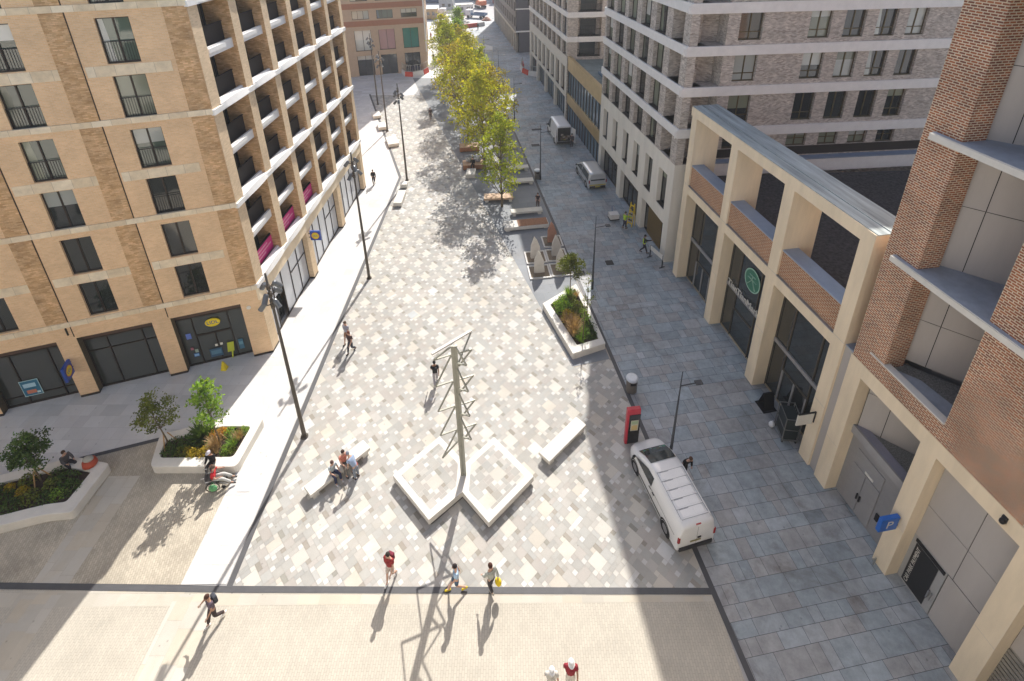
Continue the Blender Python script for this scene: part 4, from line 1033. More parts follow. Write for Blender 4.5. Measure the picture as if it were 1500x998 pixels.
bench('bench', 'peach timber topped bench behind the nearest tree trunk', (-1.44, 45.85), 2.9, 1.1, RD(3), top=pm('pale_timber', (.60, .42, .28), .7, var=.15, scale=5), wood=None)
t = thing('stone_block', 'white stone cube seat between the first two tree shadows and the timber seat', 'seat', (-4.56, 51.4, .012)); m = MB(); m.box(-5.06, -4.06, 50.6, 52.1, .012, .5); m.build('seat', M_WHITE, t, bevel=.03)
def timber_seat(c, w, d, h, rz, label, items):
    t = thing('timber_seat', label, 'seat', (c[0], c[1], .012), rz); WOFF[t.name] = Vector((0, 0, 0))
    m = MB(); m.box(-w/2, w/2, -d/2, d/2, .08, h); m.build('timber_box', M_WOOD, t, bevel=.02)
    m = MB()
    for k in range(8): m.box(-w/2+.03, w/2-.03, -d/2+d*k/8+.012, -d/2+d*(k+1)/8-.012, h, h+.05)
    m.build('timber_slats', pm('pale_timber', (.60, .42, .28)), t)
    m = MB(); m.box(-w/2+.1, w/2-.1, -d/2+.1, d/2-.1, 0, .08); m.build('plinth', M_BLACK, t)
    return t
timber_seat((-4.35, 53.3), 2.5, 1.4, .62, RD(5), 'brown timber box seat behind the white cube with two planter bowls on it', 2)
timber_seat((-5.2, 58.2), 2.4, 1.3, .6, RD(6), 'brown timber box seat deeper in the grove, behind the first timber seat', 2)
t = thing('stone_block', 'white stone block seat in sun between the two nearest tree trunks', 'seat', (-2.25, 54.2, .012)); m = MB(); m.box(-3.0, -1.5, 53.2, 55.2, .012, .46); m.build('seat', M_WHITE, t, bevel=.03)
for i, (x, y) in enumerate(((-4.9, 53.4), (-3.9, 53.5))):
    t = thing('planter_bowl', ['grey bowl of pale flowers on the left of the brown timber box seat', 'grey bowl of pale flowers on the right of the brown timber box seat'][i], 'bowl', (x, y, .682))
    m = MB(); m.tube([(x, y, .682), (x, y, .74), (x, y, .95)], [.18, .3, .36], 14, cap=True); m.build('bowl', M_GREYMETAL, t, smooth=True)
    m = MB()
    for k in range(50):
        a, r = rnd.uniform(0, 6.3), rnd.uniform(0, .36); m.ell((x+math.cos(a)*r, y+math.sin(a)*r, .98+rnd.uniform(0, .16)), (.05, .05, .04), rnd.choice((0, 0, 1)), 5, 3)
    m.build('flowers', [flat('white_petals', (.75, .74, .70)), flat('leaf_dark', (.05, .08, .025))], t)
# white stone blocks along the drain
for i, (x, y, rz, lab) in enumerate([(-19.4, 70.4, -20, 'white stone block beside the drain, farthest of the row'), (-17.6, 66.0, -20, 'white stone block beside the drain, second farthest of the row'),
      (-15.1, 60.6, -20, 'white stone block just past the bend of the drain'), (-11.35, 46.0, 0, 'long white stone block at the drain near the third light mast'), (-11.45, 48.9, 0, 'short white stone block touching the foot of the third light mast')]):
    L_ = [2.0, 2.0, 2.6, 2.6, .8][i]; W_ = [1.15, 1.15, 1.3, .8, .7][i]
    t = thing('stone_block', lab, 'seat', (x, y, .012), RD(rz)); WOFF[t.name] = Vector((0, 0, 0)); t.rotation_euler = (0, 0, RD(-rz) if rz else 0)
    m = MB(); m.box(-W_/2, W_/2, -L_/2, L_/2, .06, .48); m.build('seat', M_WHITE, t, bevel=.03); m = MB(); m.box(-W_/2+.08, W_/2-.08, -L_/2+.08, L_/2-.08, 0, .06); m.build('plinth', M_BLACK, t)
    t['group'] = 'white stone blocks along the drain'

# stone blades in framed beds
def quad_bed(c, label, blade, col, z=.016):
    e1 = Vector((1.02, .12, 0)).normalized(); e2 = Vector((-.12, 1.0, 0)).normalized() if False else Vector((-e1.y, e1.x, 0)); c = Vector((c[0], c[1], 0))
    t = thing('framed_bed', label, 'bed', (c.x, c.y, z)); fr = Fr((c.x, c.y), math.degrees(math.atan2(e1.x, e1.y)))
    w, d = .86, .84
    m = MB(); 
    for a in ((-w, w, -d, -d+.12), (-w, w, d-.12, d), (-w, -w+.12, -d+.12, d-.12), (w-.12, w, -d+.12, d-.12)): m.box(a[0], a[1], a[2], a[3], z, z+.1, 0, fr)
    m.build('frame', pm('pale_steel_edge', (.60, .58, .54), .5), t)
    m = MB(); m.box(-w+.12, w-.12, -d+.12, d-.12, z-.01, z+.03, 0, fr); m.build('gravel_fill', pm('brown_grit', (.24, .19, .13), .95, var=.4, scale=20, bump=.6), t)
    if blade:
        b = thing('pointed_stone', blade, 'sculpture', (c.x, c.y, z+.03))
        m = MB(); H_ = 2.05; prof = [(-.42, 0), (.42, 0), (.36, 1.0), (.10, 1.75), (-.12, H_), (-.40, 1.2)]
        f_ = [fr.P(x, -.13*(1-zz/H_*.6), z+.03+zz) for x, zz in prof]; g_ = [fr.P(x, .13*(1-zz/H_*.6), z+.03+zz) for x, zz in prof]; n = len(prof)
        m.add(f_+g_, [tuple(range(n)), tuple(range(2*n-1, n-1, -1))]+[(i, n+i, n+(i+1) % n, (i+1) % n) for i in range(n)]); m.build('blade', pm('blade_stone_'+str(int(col[0]*99)), col, .7, var=.12, scale=2), b, bevel=.02)
ST_ = (.62, .58, .52)
quad_bed((3.34, 38.29), 'steel framed grit bed farthest from the planter, holding a reddish blade', 'pointed reddish stone blade in the farthest framed bed', (.42, .22, .15))
quad_bed((1.80, 36.04), 'steel framed grit bed on the plaza side, second row', 'pointed pale stone blade on the plaza side, behind the front one', ST_)
quad_bed((3.55, 36.3), 'steel framed grit bed on the street side, second row', 'pointed grey stone blade on the street side of the middle beds', (.50, .47, .43))
quad_bed((2.0, 34.1), 'steel framed grit bed nearest the plaza and the planter', 'pointed pale stone blade nearest the plaza, casting a sharp shadow', ST_)
quad_bed((3.75, 34.35), 'steel framed grit bed half hidden by the small tree of the planter', 'pointed stone blade half hidden behind the small planter tree', (.56, .52, .47))
# bins
def make_bin():
    t = thing('litter_bin', '', 'bin'); m = MB(); m.tube([(0, 0, 0), (0, 0, .92)], [.31, .33], 18); m.build('body', pm('bronze_grey_bin', (.20, .18, .16), .5, .4), t, smooth=False)
    m = MB(); m.tube([(0, 0, .92), (0, 0, 1.0), (0, 0, 1.06)], [.36, .36, .28], 18); m.build('lid', pm('brushed_lid', (.62, .66, .70), .4, .3), t); m = MB(); m.box(-.16, .16, -.345, -.2, .70, .86); m.build('slot', M_BLACK, t)
    return t
BN = make_bin(); BN.location = (6.85, 22.75, .012); BN['label'] = 'round litter bin with a pale lid beside the kerb behind the red totem'; BN['group'] = 'litter bins'
dup(BN, (2.68, 50.4, .012), 0, 'round litter bin beside the third street lamp at the terrace edge', 'litter bins')
# information totem
t = thing('totem', 'red and black information totem with a pale poster in front of the white van', 'sign', (6.1, 19.45, .012), RD(6)); WOFF[t.name] = Vector((0, 0, 0))
m = MB(); m.box(-.36, .36, -.12, .12, 0, 2.5); m.build('casing', pm('red_enamel', (.50, .03, .05), .35, var=.05, coat=.3), t, bevel=.03)
m = MB(); m.box(-.24, .36, -.135, -.12, .05, 2.15); m.build('screen', flat('black_glass', (.015, .016, .018), .12, spec=.7), t)
m = MB(); m.box(-.14, .27, -.143, -.135, 1.0, 1.75, 0); m.box(-.11, .24, -.148, -.143, 1.48, 1.70, 1); m.box(-.09, .22, -.148, -.143, 1.05, 1.40, 2); m.build('poster', [flat('poster_paper', (.55, .52, .42)), flat('poster_green', (.36, .46, .30)), flat('poster_amber', (.60, .45, .20))], t)
# manholes and gullies
for i, (x, y, w, d, lab) in enumerate([(7.78, 35.2, .62, .62, 'dark square inspection cover on the flagstones left of the hi-vis worker'), (5.3, 33.9, .6, .6, 'dark square inspection cover beside the second street lamp'), (2.9, 59.3, 1.0, .7, 'dark cover left of the open rear van'), (3.3, 64.5, 1.3, .6, 'dark long cover ahead of the open rear van'), (-1.6, 84, 1.6, .7, 'dark cover among the far street lamps'), (-3.2, 92, 1.5, .8, 'dark cover near the far end of the street')]):
    t = thing('manhole_cover', lab, 'cover', (x, y, .012), RD(6)); WOFF[t.name] = Vector((0, 0, 0)); m = MB(); m.box(-w/2, w/2, -d/2, d/2, 0, .012); m.build('plate', flat('cast_iron', (.035, .037, .04), .6, .3), t)
    t['group'] = 'dark covers in the street paving'
# pale covers on plaza
for (x, y, lab) in ((-7.3, 29.5, 'grey square inspection cover set in the plaza pavers past the mast'), (-13.6, 17.4, 'pale inspection cover in the granite strip below the seated pair')):
    t = thing('manhole_cover', lab, 'cover', (x, y, .012), RD(44)); WOFF[t.name] = Vector((0, 0, 0)); m = MB(); m.box(-.3, .3, -.3, .3, 0, .006); m.build('plate', pm('grey_cover', (.40, .42, .42), .6) if x > -10 else pm('pale_cover', (.58, .57, .55), .7), t)
    if x < -10: t.rotation_euler = (0, 0, 0)

# ------------------------------------------------------------------ vans
def make_van(label, col, L_=4.85, W_=1.86, H_=1.84, bonnet=.95, kind='panel', group=None, rough=.3, glassc=None):
    t = thing('van', label, 'van', (0, 0, 0)); h = W_/2; f = L_/2
    body = pm('van_paint_'+kind, col, rough, .0 if col[0] > .6 else .5, var=.02, spec=.5, coat=.6)
    wsb = f-bonnet+.26; wst = wsb-1.20
    if kind == 'big': wsb = f-.75; wst = wsb-.95
    bh = 1.16 if kind != 'big' else 1.3
    # station: y, [(x,z) half ring from bottom centre to roof centre]
    def ring(zl, hl, zb, hb, zt, ht): return [(hl*.85, zl), (hl, zl+.08), (hb, (zl+zb)/2), (hb, zb), (ht+(hb-ht)*.12, zt-.10), (ht-.08, zt-.015), (ht*.5, zt+.01)]
    st = [(f, ring(.34, h*.70, .60, h*.72, .74, h*.58)), (f-.05, ring(.28, h*.82, .66, h*.83, .88, h*.70)), (f-.22, ring(.24, h*.93, .74, h*.93, 1.0, h*.80)), (wsb+.25, ring(.22, h*.985, .86, h*.99, bh-.06, h*.84)),
          (wsb, ring(.22, h*.99, .95, h, bh, h*.86)), ((wsb+wst)/2, ring(.22, h, 1.0, h, (bh+H_)/2+.08, h*.83)), (wst, ring(.22, h, 1.02, h, H_-.06, h*.81)), (wst-.3, ring(.22, h, 1.02, h, H_-.01, h*.82)),
          (0, ring(.22, h, 1.03, h, H_, h*.83)), (-f+.45, ring(.22, h, 1.03, h, H_-.005, h*.83)), (-f+.10, ring(.24, h*.99, 1.03, h*.99, H_-.02, h*.82)), (-f+.02, ring(.28, h*.96, 1.03, h*.965, H_-.09, h*.79)), (-f, ring(.34, h*.92, 1.03, h*.93, H_-.18, h*.75))]
    m = MB(); V = []; n = 0
    for y, rr in st:
        full = [(x, z) for x, z in rr]+[(-x, z) for x, z in reversed(rr)]; n = len(full); V += [(x, y, z) for x, z in full]
    Fs = []
    for i in range(len(st)-1):
        for k in range(n): Fs.append((i*n+k, (i+1)*n+k, (i+1)*n+(k+1) % n, i*n+(k+1) % n))
    Fs.append(tuple(range(n))); Fs.append(tuple((len(st)-1)*n+k for k in range(n-1, -1, -1)))
    m.add(V, Fs); b = m.build('body', body, t, smooth=True)
    md = b.modifiers.new('split', 'EDGE_SPLIT'); md.split_angle = RD(42)
    g = glassc or M_GLASS
    def rp(i, k): y, rr = st[i]; return Vector((rr[k][0], y, rr[k][1]))
    # windscreen
    mm = MB(); grid = []; o = Vector((0, .022, .022))
    for i, tt in ((4, .10), (5, 0), (6, -.10)):
        a5, a6 = rp(i, 5), rp(i, 6)
        if tt: nb = rp(5, 5), rp(5, 6); a5 = a5.lerp(nb[0], abs(tt)); a6 = a6.lerp(nb[1], abs(tt))
        grid += [Vector((-a5.x*.99, a5.y, a5.z))+o, Vector((-a6.x, a6.y, a6.z))+o, Vector((a6.x, a6.y, a6.z))+o, Vector((a5.x*.99, a5.y, a5.z))+o]
    mm.add(grid, [(r*4+c, r*4+c+1, r*4+c+5, r*4+c+4) for r in range(2) for c in range(3)]); mm.build('windscreen', g, t)
    dk = MB()
    for k in range(7): x = -h*.6+k*h*.19; a = rp(4, 5).lerp(rp(5, 5), .25+.3*rnd.random()); dk.add([Vector((x, a.y+.03, a.z+.052)), Vector((x+h*.16, a.y+.03, a.z+.052)), Vector((x+h*.14, a.y-.12, a.z+.115)), Vector((x+.02, a.y-.13, a.z+.12))], [(0, 1, 2, 3)], k % 3)
    if kind == 'panel': dk.build('windscreen_reflections', [glass('reflection_green', (.06, .20, .13)), glass('reflection_olive', (.16, .17, .05)), glass('reflection_pale', (.22, .36, .36))], t)  # green windscreen reflections painted as tinted quads over the glass
    for s_ in (-1, 1):
        mm = MB(); zz0 = 1.08; top = H_-.22
        P = [(wsb-.12, zz0), (wst-.55, zz0), (wst-.55, top), (wst-.02, top-.04)]
        def sx(z): return h+.008-(h-h*.835)*max(0, (z-1.03))/(H_-.10-1.03)*.95
        mm.add([(s_*(sx(z)+.004), y, z) for y, z in P], [(0, 1, 2, 3)])
        mm.build('side_window', g, t)
        if kind == 'people':
            mm = MB(); P = [(wst-.65, zz0), (-f+.3, zz0), (-f+.42, top), (wst-.65, top)]; mm.add([(s_*(sx(z)+.004), y, z) for y, z in P], [(0, 1, 2, 3)]); mm.build('side_window', g, t)
        mm = MB(); mm.ell((s_*(h+.10), wsb-.18, 1.12), (.10, .06, .09)); mm.build('wing_mirror', M_BLACK, t, smooth=True)
        mm = MB(); mm.add([(s_*(h*.60), f-.035, .66), (s_*(h*.86), f-.13, .70), (s_*(h*.84), f-.24, .88), (s_*(h*.64), f-.08, .80)], [(0, 1, 2, 3)]); mm.build('headlight', M_LENS, t)
        mm = MB(); mm.box(s_*(h*.93)-.05, s_*(h*.93)+.05, -f-.012, -f+.06, .85 if kind != 'big' else 1.0, 1.18 if kind != 'big' else 1.35); mm.build('tail_light', flat('tail_red', (.35, .02, .02), .2), t)
        for yy in (f-.90, -f+.98):
            w = MB(); w.tube([(s_*(h-.20), yy, .33), (s_*(h+.006), yy, .33)], .33, 22); wh = w.build('wheel', flat('tyre', (.02, .02, .02), .85), t)
            rm = MB(); rm.disc((s_*(h+.009), yy, .33), (s_, 0, 0), .21, n=18); rm.disc((s_*(h+.014), yy, .33), (s_, 0, 0), .07, n=12); rm.build('rim', M_GREYMETAL, wh)
            ar = MB(); ar.ring((s_*(h+.004), yy, .36), (s_, 0, 0), .33, .42, n=26); ar.build('wheel_arch', flat('arch_dark', (.03, .03, .03), .8), t)
        # door seams and handles
        mm = MB()
        for yy in (wst-.62, -.2 if kind != 'big' else .3, wsb-.05): mm.box(s_*(h+.003)-.004, s_*(h+.003)+.004, yy-.006, yy+.006, .35, 1.0)
        mm.box(s_*(h+.004)-.005, s_*(h+.004)+.005, -f+.3, wst-.6, .985, 1.0); mm.build('door_seam', flat('seam_dark', (.10, .10, .10)), t)
        mm = MB()
        for yy in (wst-.48, wst-.80): mm.box(s_*(h+.02)-.015, s_*(h+.02)+.015, yy-.09, yy+.09, .93, .96)
        mm.build('door_handle', M_BLACK if kind == 'panel' else M_GREYMETAL, t)
        mm = MB(); mm.box(s_*(h+.006)-.008, s_*(h+.006)+.008, -f+1.4, f-1.35, .42, .50); mm.build('rubbing_strip', M_BLACK, t)
    # front and rear bumpers, plates
    mm = MB(); mm.box(-h*.88, h*.88, -f-.05, -f+.12, .26, .52); mm.build('bumper', flat('bumper_dark', (.03, .03, .032), .6), t, bevel=.03)
    mm = MB(); mm.box(-.27, .27, -f-.056, -f-.05, .40, .50) if kind == 'people' else mm.box(-.30, .22, -f-.014, -f-.002, .70, .80); mm.build('number_plate', flat('yellow_plate', (.55, .44, .06), .4) if kind != 'panel' else flat('dull_plate', (.25, .22, .10)), t)
    mm = MB(); mm.box(-h*.5, h*.5, f-.01, f+.015, .38, .60); mm.build('grille', M_BLACK, t)
    # roof
    if kind == 'panel':
        mm = MB(); y0, y1 = -f+.35, wst-.45
        for k in range(6):
            y = y0+(y1-y0)*k/5; mm.box(-h*.70, h*.70, y-.02, y+.02, H_+.001, H_+.016)
        for x in (-h*.74, h*.74): mm.box(x-.02, x+.02, y0-.1, y1+.1, H_-.012, H_+.014)
        for k in range(5):
            y = y0+(y1-y0)*(k+.5)/5; mm.box(-h*.58, -h*.10, y-.17, y+.17, H_-.0, H_+.012); mm.box(h*.10, h*.58, y-.17, y+.17, H_-.0, H_+.012)
        mm.build('roof_rib', pm('van_paint_panel', col), t)
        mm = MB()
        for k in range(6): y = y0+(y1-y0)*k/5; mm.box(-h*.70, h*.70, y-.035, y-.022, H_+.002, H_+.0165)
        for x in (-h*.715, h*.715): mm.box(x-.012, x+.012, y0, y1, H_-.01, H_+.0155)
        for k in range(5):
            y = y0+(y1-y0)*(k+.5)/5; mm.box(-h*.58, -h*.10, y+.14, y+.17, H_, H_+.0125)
        mm.build('rib_shade_strip', flat('roof_shadow_grey', (.30, .31, .33)), t)  # shade beside the ribs painted as grey strips
        mm = MB(); mm.box(-.12, .12, -f+.02, -f+.10, H_-.1, H_-.04); mm.build('brake_light', flat('tail_red', (.35, .02, .02)), t)
        mm = MB(); mm.box(-.006, .006, -f-.004, -f+.02, .45, H_-.2); mm.build('door_seam', flat('seam_dark', (.10, .10, .10)), t)
        mm = MB(); mm.box(.03, .2, -f-.035, -f, .90, .97); mm.build('door_handle', M_BLACK, t)
    if kind == 'people':
        mm = MB(); mm.add([(-h*.78, -f-.004, 1.12), (h*.78, -f-.004, 1.12), (h*.70, -f+.012, H_-.22), (-h*.70, -f+.012, H_-.22)], [(0, 1, 2, 3)]); mm.build('rear_window', g, t)
        mm = MB(); mm.box(-h*.9, h*.9, -f-.02, -f, .58, .68); mm.build('reflective_strip', flat('yellow_plate', (.55, .44, .06)), t)
    if kind == 'big':
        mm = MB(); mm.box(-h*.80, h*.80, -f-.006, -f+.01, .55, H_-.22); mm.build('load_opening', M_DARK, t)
        for s_ in (-1, 1):
            dd = MB(); fr = Fr((s_*h*.88, -f), 90+s_*75 if s_ > 0 else 270-75+0); e = Vector((s_*.35, -.94, 0)).normalized()*.82; p = Vector((s_*h*.9, -f, 0)); q = Vector((s_*.03, 0, 0))
            dd.add([p+Vector((0, 0, .5)), p+e+Vector((0, 0, .5)), p+e+Vector((0, 0, H_-.25)), p+Vector((0, 0, H_-.2)), p+q+Vector((0, 0, .5)), p+e+q+Vector((0, 0, .5)), p+e+q+Vector((0, 0, H_-.25)), p+q+Vector((0, 0, H_-.2))], [(0, 1, 2, 3), (7, 6, 5, 4), (0, 4, 5, 1), (1, 5, 6, 2), (2, 6, 7, 3)])
            do = dd.build('rear_door', body, t); w = MB(); w.add([p+e*.25+q*1.3+Vector((0, 0, 1.5)), p+e*.8+q*1.3+Vector((0, 0, 1.5)), p+e*.8+q*1.3+Vector((0, 0, 2.1)), p+e*.25+q*1.3+Vector((0, 0, 2.15))], [(0, 1, 2, 3)]); w.build('pane', g, do)
        mm = MB()
        for k in range(12): x, z = rnd.uniform(-.7, .5), rnd.uniform(.6, 1.3); mm.box(x, x+.3, -f-.03, -f-.008, z, z+.25, k % 3)
        mm.build('load', [flat('brown_cargo', (.18, .10, .05)), flat('olive_cargo', (.12, .10, .05)), flat('pale_cargo', (.35, .30, .25))], t)
    return t
v = make_van('white panel van with ribbed roof parked across the kerb line, nearest vehicle', (.78, .78, .77)); v.location = (7.22, 16.55, .012); v.rotation_euler = (0, 0, RD(13.8))
v = make_van('tall white van with its rear doors open, parked by the gold banded link', (.78, .78, .79), 5.6, 2.02, 2.55, kind='big'); v.location = (6.0, 61.9, .012); v.rotation_euler = (0, 0, RD(8.3))
v = make_van('silver people carrier van with rear window parked beside the stone base', (.56, .57, .58), 5.0, 1.93, 1.93, kind='people', rough=.35); v.location = (8.3, 49.95, .012); v.rotation_euler = (0, 0, RD(9.5))

# ------------------------------------------------------------------ signs fixed to buildings
def blade_sign(p, fr, label, along, w, h, z):
    """square blue sign with a yellow disc, projecting from a wall: along = outward direction"""
    t = thing('blade_sign', label, 'sign', tuple(p)); o = Vector(along).normalized(); n = o.cross(Vector((0, 0, 1)))
    m = MB(); c = Vector(p)+o*.12; th = .07
    vs_ = [c+o*a+n*b+Vector((0, 0, zz)) for zz in (0, h) for a, b in ((0, -th), (w, -th), (w, th), (0, th))]
    m.add(vs_, [(0, 3, 2, 1), (4, 5, 6, 7), (0, 1, 5, 4), (1, 2, 6, 5), (2, 3, 7, 6), (3, 0, 4, 7)]); m.build('panel', flat('sign_blue', (.03, .08, .36), .35), t)
    m = MB(); m.bar(Vector(p)+Vector((0, 0, h*.3)), c+Vector((0, 0, h*.3)), .05, .05); m.bar(Vector(p)+Vector((0, 0, h*.7)), c+Vector((0, 0, h*.7)), .05, .05); m.build('bracket', M_BLACK, t)
    for s_ in (-1, 1):
        cc = c+o*w/2+Vector((0, 0, h/2))
        m = MB(); m.disc(cc+n*s_*(th+.004), n*s_, w*.38, n=26); y = m.build('yellow_disc', flat('sign_yellow', (.80, .62, .03), .35), t)
        m = MB(); m.ring(cc+n*s_*(th+.007), n*s_, w*.35, w*.38, n=26); m.build('red_ring', flat('sign_red', (.60, .03, .02), .35), t)
        rt_ = o*(1 if (o.cross(Vector((0, 0, 1)))).dot(n*s_) > 0 else -1)
        tx = text_mesh('LIDL', w*.26, .002, face_matrix(cc+n*s_*(th+.01), rt_, Vector((0, 0, 1)))); tx.build('lettering', flat('sign_blue', (.03, .08, .36)), t)
    return t
blade_sign(F.P(-10.4, -.0, 2.1), F, 'blue blade sign with a yellow disc on the brick pier between two shop windows', -F.n, .85, .95, 0)
blade_sign(L.P(8.0, 0, 3.35), L, 'blue blade sign with a yellow disc on the sunny pier of the balcony side', -L.n, .8, .8, 0)
t = thing('oval_sign', 'yellow oval shop sign above the supermarket doors', 'sign', tuple(F.P(-3.03, .45, 3.05)))
m = MB(); m.disc(F.P(-3.03, .46, 3.05), -F.n, .42, n=32, r2=.30, th=.05, xax=F.e); m.build('panel', flat('sign_yellow', (.80, .62, .03)), t)
text_mesh('LIDL', .34, .004, face_matrix(F.P(-3.03, .405, 3.05), F.e, Vector((0, 0, 1)))).build('lettering', flat('sign_blue', (.03, .08, .36)), t)
t = thing('wall_plaque', 'small white round plaque on the corner pier of the brick block', 'plaque', tuple(F.P(-.75, 0, 3.9))); m = MB(); m.disc(F.P(-.75, -.004, 3.9), -F.n, .13, n=18, th=.02); m.build('disc', M_WHITE, t)
# pennant shaped yellow notice on the door, cone on the floor
t = thing('warning_cone', 'small yellow folding warning cone on the paving outside the supermarket doors', 'cone', (-18.41, 24.86, .01)); m = MB(); x, y = -18.41, 24.86
m.add([(x-.17, y-.17, .01), (x+.17, y-.17, .01), (x+.17, y+.17, .01), (x-.17, y+.17, .01), (x-.04, y-.03, .62), (x+.04, y-.03, .62), (x+.04, y+.03, .62), (x-.04, y+.03, .62)], [(0, 1, 5, 4), (1, 2, 6, 5), (2, 3, 7, 6), (3, 0, 4, 7), (4, 5, 6, 7)]); m.build('shell', flat('cone_yellow', (.80, .62, .02), .4), t)
t = thing('floor_sign', 'yellow green standing notice leaning inside the right supermarket door', 'sign', tuple(F.P(-2.45, .34, .02))); m = MB(); P = F.P
m.add([P(-2.66, .36, .55), P(-2.28, .36, .55), P(-2.2, .40, 1.25), P(-2.58, .40, 1.25)], [(0, 1, 2, 3)]); m.add([P(-2.52, .36, 0.02), P(-2.44, .36, 0.02), P(-2.34, .365, .55), P(-2.44, .365, .55)], [(0, 1, 2, 3)]); b = m.build('board', flat('lime_board', (.50, .55, .05), .45), t); b.modifiers.new('s', 'SOLIDIFY').thickness = .03
# grocer's sign on the colonnade glazing
t = thing('shop_sign', 'white lettering on the grey transom of the middle colonnade bay', 'sign', tuple(K.P(8, .78, 3.45)))
tx = text_mesh('TianTianMarket', .62, .02, face_matrix(K.P(7.98, .735, 3.78), K.e, Vector((0, 0, 1)))); tx.build('lettering', M_WHITE, t)
t = thing('round_sign', 'round green sign with a pale character on the upper glass of the middle colonnade bay', 'sign', tuple(K.P(8.25, .8, 5.45)))
cc = K.P(8.25, .80, 5.45); m = MB(); m.disc(cc, -K.n, .78, n=36, th=.02); m.build('disc', flat('sign_green', (.05, .20, .13), .4), t)
m = MB(); m.ring(K.P(8.25, .774, 5.45), -K.n, .70, .78, n=36); m.build('rim', flat('sign_mint', (.36, .56, .44), .4), t)
m = MB(); mm_ = lambda x, z: K.P(8.25+x, .768, 5.45+z)
for a, b in (((-.30, .34), (.30, .34)), ((-.42, .06), (.42, .06)), ((0, .34), (0, .06)), ((0, .06), (-.40, -.48)), ((.02, .06), (.42, -.48))): m.bar(mm_(*a), mm_(*b), .10, .02)
m.build('character', flat('sign_mint', (.36, .56, .44)), t)
t = thing('projecting_sign', 'white projecting sign in a black frame on the last beige pillar of the colonnade', 'sign', tuple(K.P(15.66, 0, 2.6)))
o = K.P(15.66, 0, 2.5); n = -K.n; m = MB(); m.bar(o+Vector((0, 0, .15)), o+Vector((0, 0, .85)), .06, .06); m.bar(o+Vector((0, 0, .85)), o+n*.95+Vector((0, 0, .85)), .06, .06); m.build('bracket', M_BLACK, t)
m = MB(); c = o+n*.12; w_ = .85; vs_ = [c+n*a+K.e*b+Vector((0, 0, zz)) for zz in (.12, .80) for a, b in ((0, -.03), (w_, -.03), (w_, .03), (0, .03))]; m.add(vs_, [(0, 3, 2, 1), (4, 5, 6, 7), (0, 1, 5, 4), (1, 2, 6, 5), (2, 3, 7, 6), (3, 0, 4, 7)]); m.build('panel', M_WHITE, t)
m = MB(); m.ring(c+n*w_*.45+Vector((0, 0, .46))-K.e*.034, -K.e, .10, .16, n=20); m.build('emblem', flat('faint_grey', (.5, .52, .5)), t)
t = thing('parking_sign', 'blue parking sign with a white P projecting from a beige pillar', 'sign', tuple(K.P(20.62, 0, 2.75)))
o = K.P(20.62, 0, 2.72); m = MB(); w_ = .82; c = o+n*.06
vs_ = [c+n*a+K.e*b+Vector((0, 0, zz)) for zz in (.0, .78) for a, b in ((0, -.09), (w_, -.09), (w_, .09), (0, .09))]; m.add(vs_, [(0, 3, 2, 1), (4, 5, 6, 7), (0, 1, 5, 4), (1, 2, 6, 5), (2, 3, 7, 6), (3, 0, 4, 7)]); m.build('panel', flat('parking_blue', (.02, .13, .50), .35), t, bevel=.03)
m = MB(); m.bar(o+Vector((0, 0, .2)), c+Vector((0, 0, .2)), .1, .1); m.bar(o+Vector((0, 0, .6)), c+Vector((0, 0, .6)), .1, .1); m.build('bracket', M_BLACK, t)
for s_ in (-1, 1): text_mesh('P', .62, .003, face_matrix(c+n*w_*.5+Vector((0, 0, .38))+K.e*s_*.095, n*(-s_)*-1 if (n.cross(Vector((0, 0, 1)))).dot(K.e*s_) > 0 else -n, Vector((0, 0, 1)))).build('letter', M_WHITE, t)
# pink banners on three balconies
for i in range(3):
    a, b = fins[i][1], fins[i+1][0]
    t = thing('banner', ['pink banner on the first balcony from the corner, above the supermarket', 'pink banner on the second balcony from the corner', 'pink banner on the third balcony from the corner'][i], 'banner', tuple(L.P(a, .5, FL0+.1)), 0, 'pink banners on the lowest balconies')
    m = MB(); m.box(a+.05, b-.08, .51, .54, FL0+.12, FL0+1.12, 0, L); m.build('cloth', M_PINK, t)
    m = MB()
    for (z, u0, u1) in ((.80, .15, .70), (.55, .12, .86), (.32, .2, .6)):
        u = a+(b-a)*u0
        while u < a+(b-a)*u1: w = rnd.uniform(.05, .12); m.box(u, u+w, .500, .509, FL0+.12+z-.05, FL0+.12+z+.05, 0, L); u += w+.035
    m.build('print', flat('banner_print', (.72, .36, .48)), t)

# tap on pillar, boards and trolley by the grocer's door
t = thing('folding_board', 'black folding board standing outside the last colonnade shop bay', 'board', (14.3, 21.5, .01), RD(10)); WOFF[t.name] = Vector((0, 0, 0))
m = MB(); m.add([(-.32, -.30, 0), (.32, -.30, 0), (.32, -.02, 1.05), (-.32, -.02, 1.05)], [(0, 1, 2, 3)]); m.add([(-.32, .30, 0), (.32, .30, 0), (.32, .02, 1.05), (-.32, .02, 1.05)], [(0, 1, 2, 3)]); b = m.build('panels', M_BLACK, t); b.modifiers.new('s', 'SOLIDIFY').thickness = .03
m = MB(); m.box(-.42, .42, -.42, .42, 0, .03); m.build('base', M_BLACK, t)
t = thing('roll_cage', 'dark roll cage trolley with white bags outside the open grocery door', 'trolley', (14.55, 19.75, .01), RD(-8)); WOFF[t.name] = Vector((0, 0, 0))
m = MB()
for x in (-.38, .38):
    for y in (-.55, .55): m.box(x-.02, x+.02, y-.02, y+.02, .12, 1.75)
for z in (.2, .95, 1.72):
    for y in (-.55, .55): m.box(-.38, .38, y-.015, y+.015, z-.015, z+.015)
    for x in (-.38, .38): m.box(x-.015, x+.015, -.55, .55, z-.015, z+.015)
for k in range(7): y = -.5+k*.165; m.box(.37, .385, y-.006, y+.006, .2, 1.7)
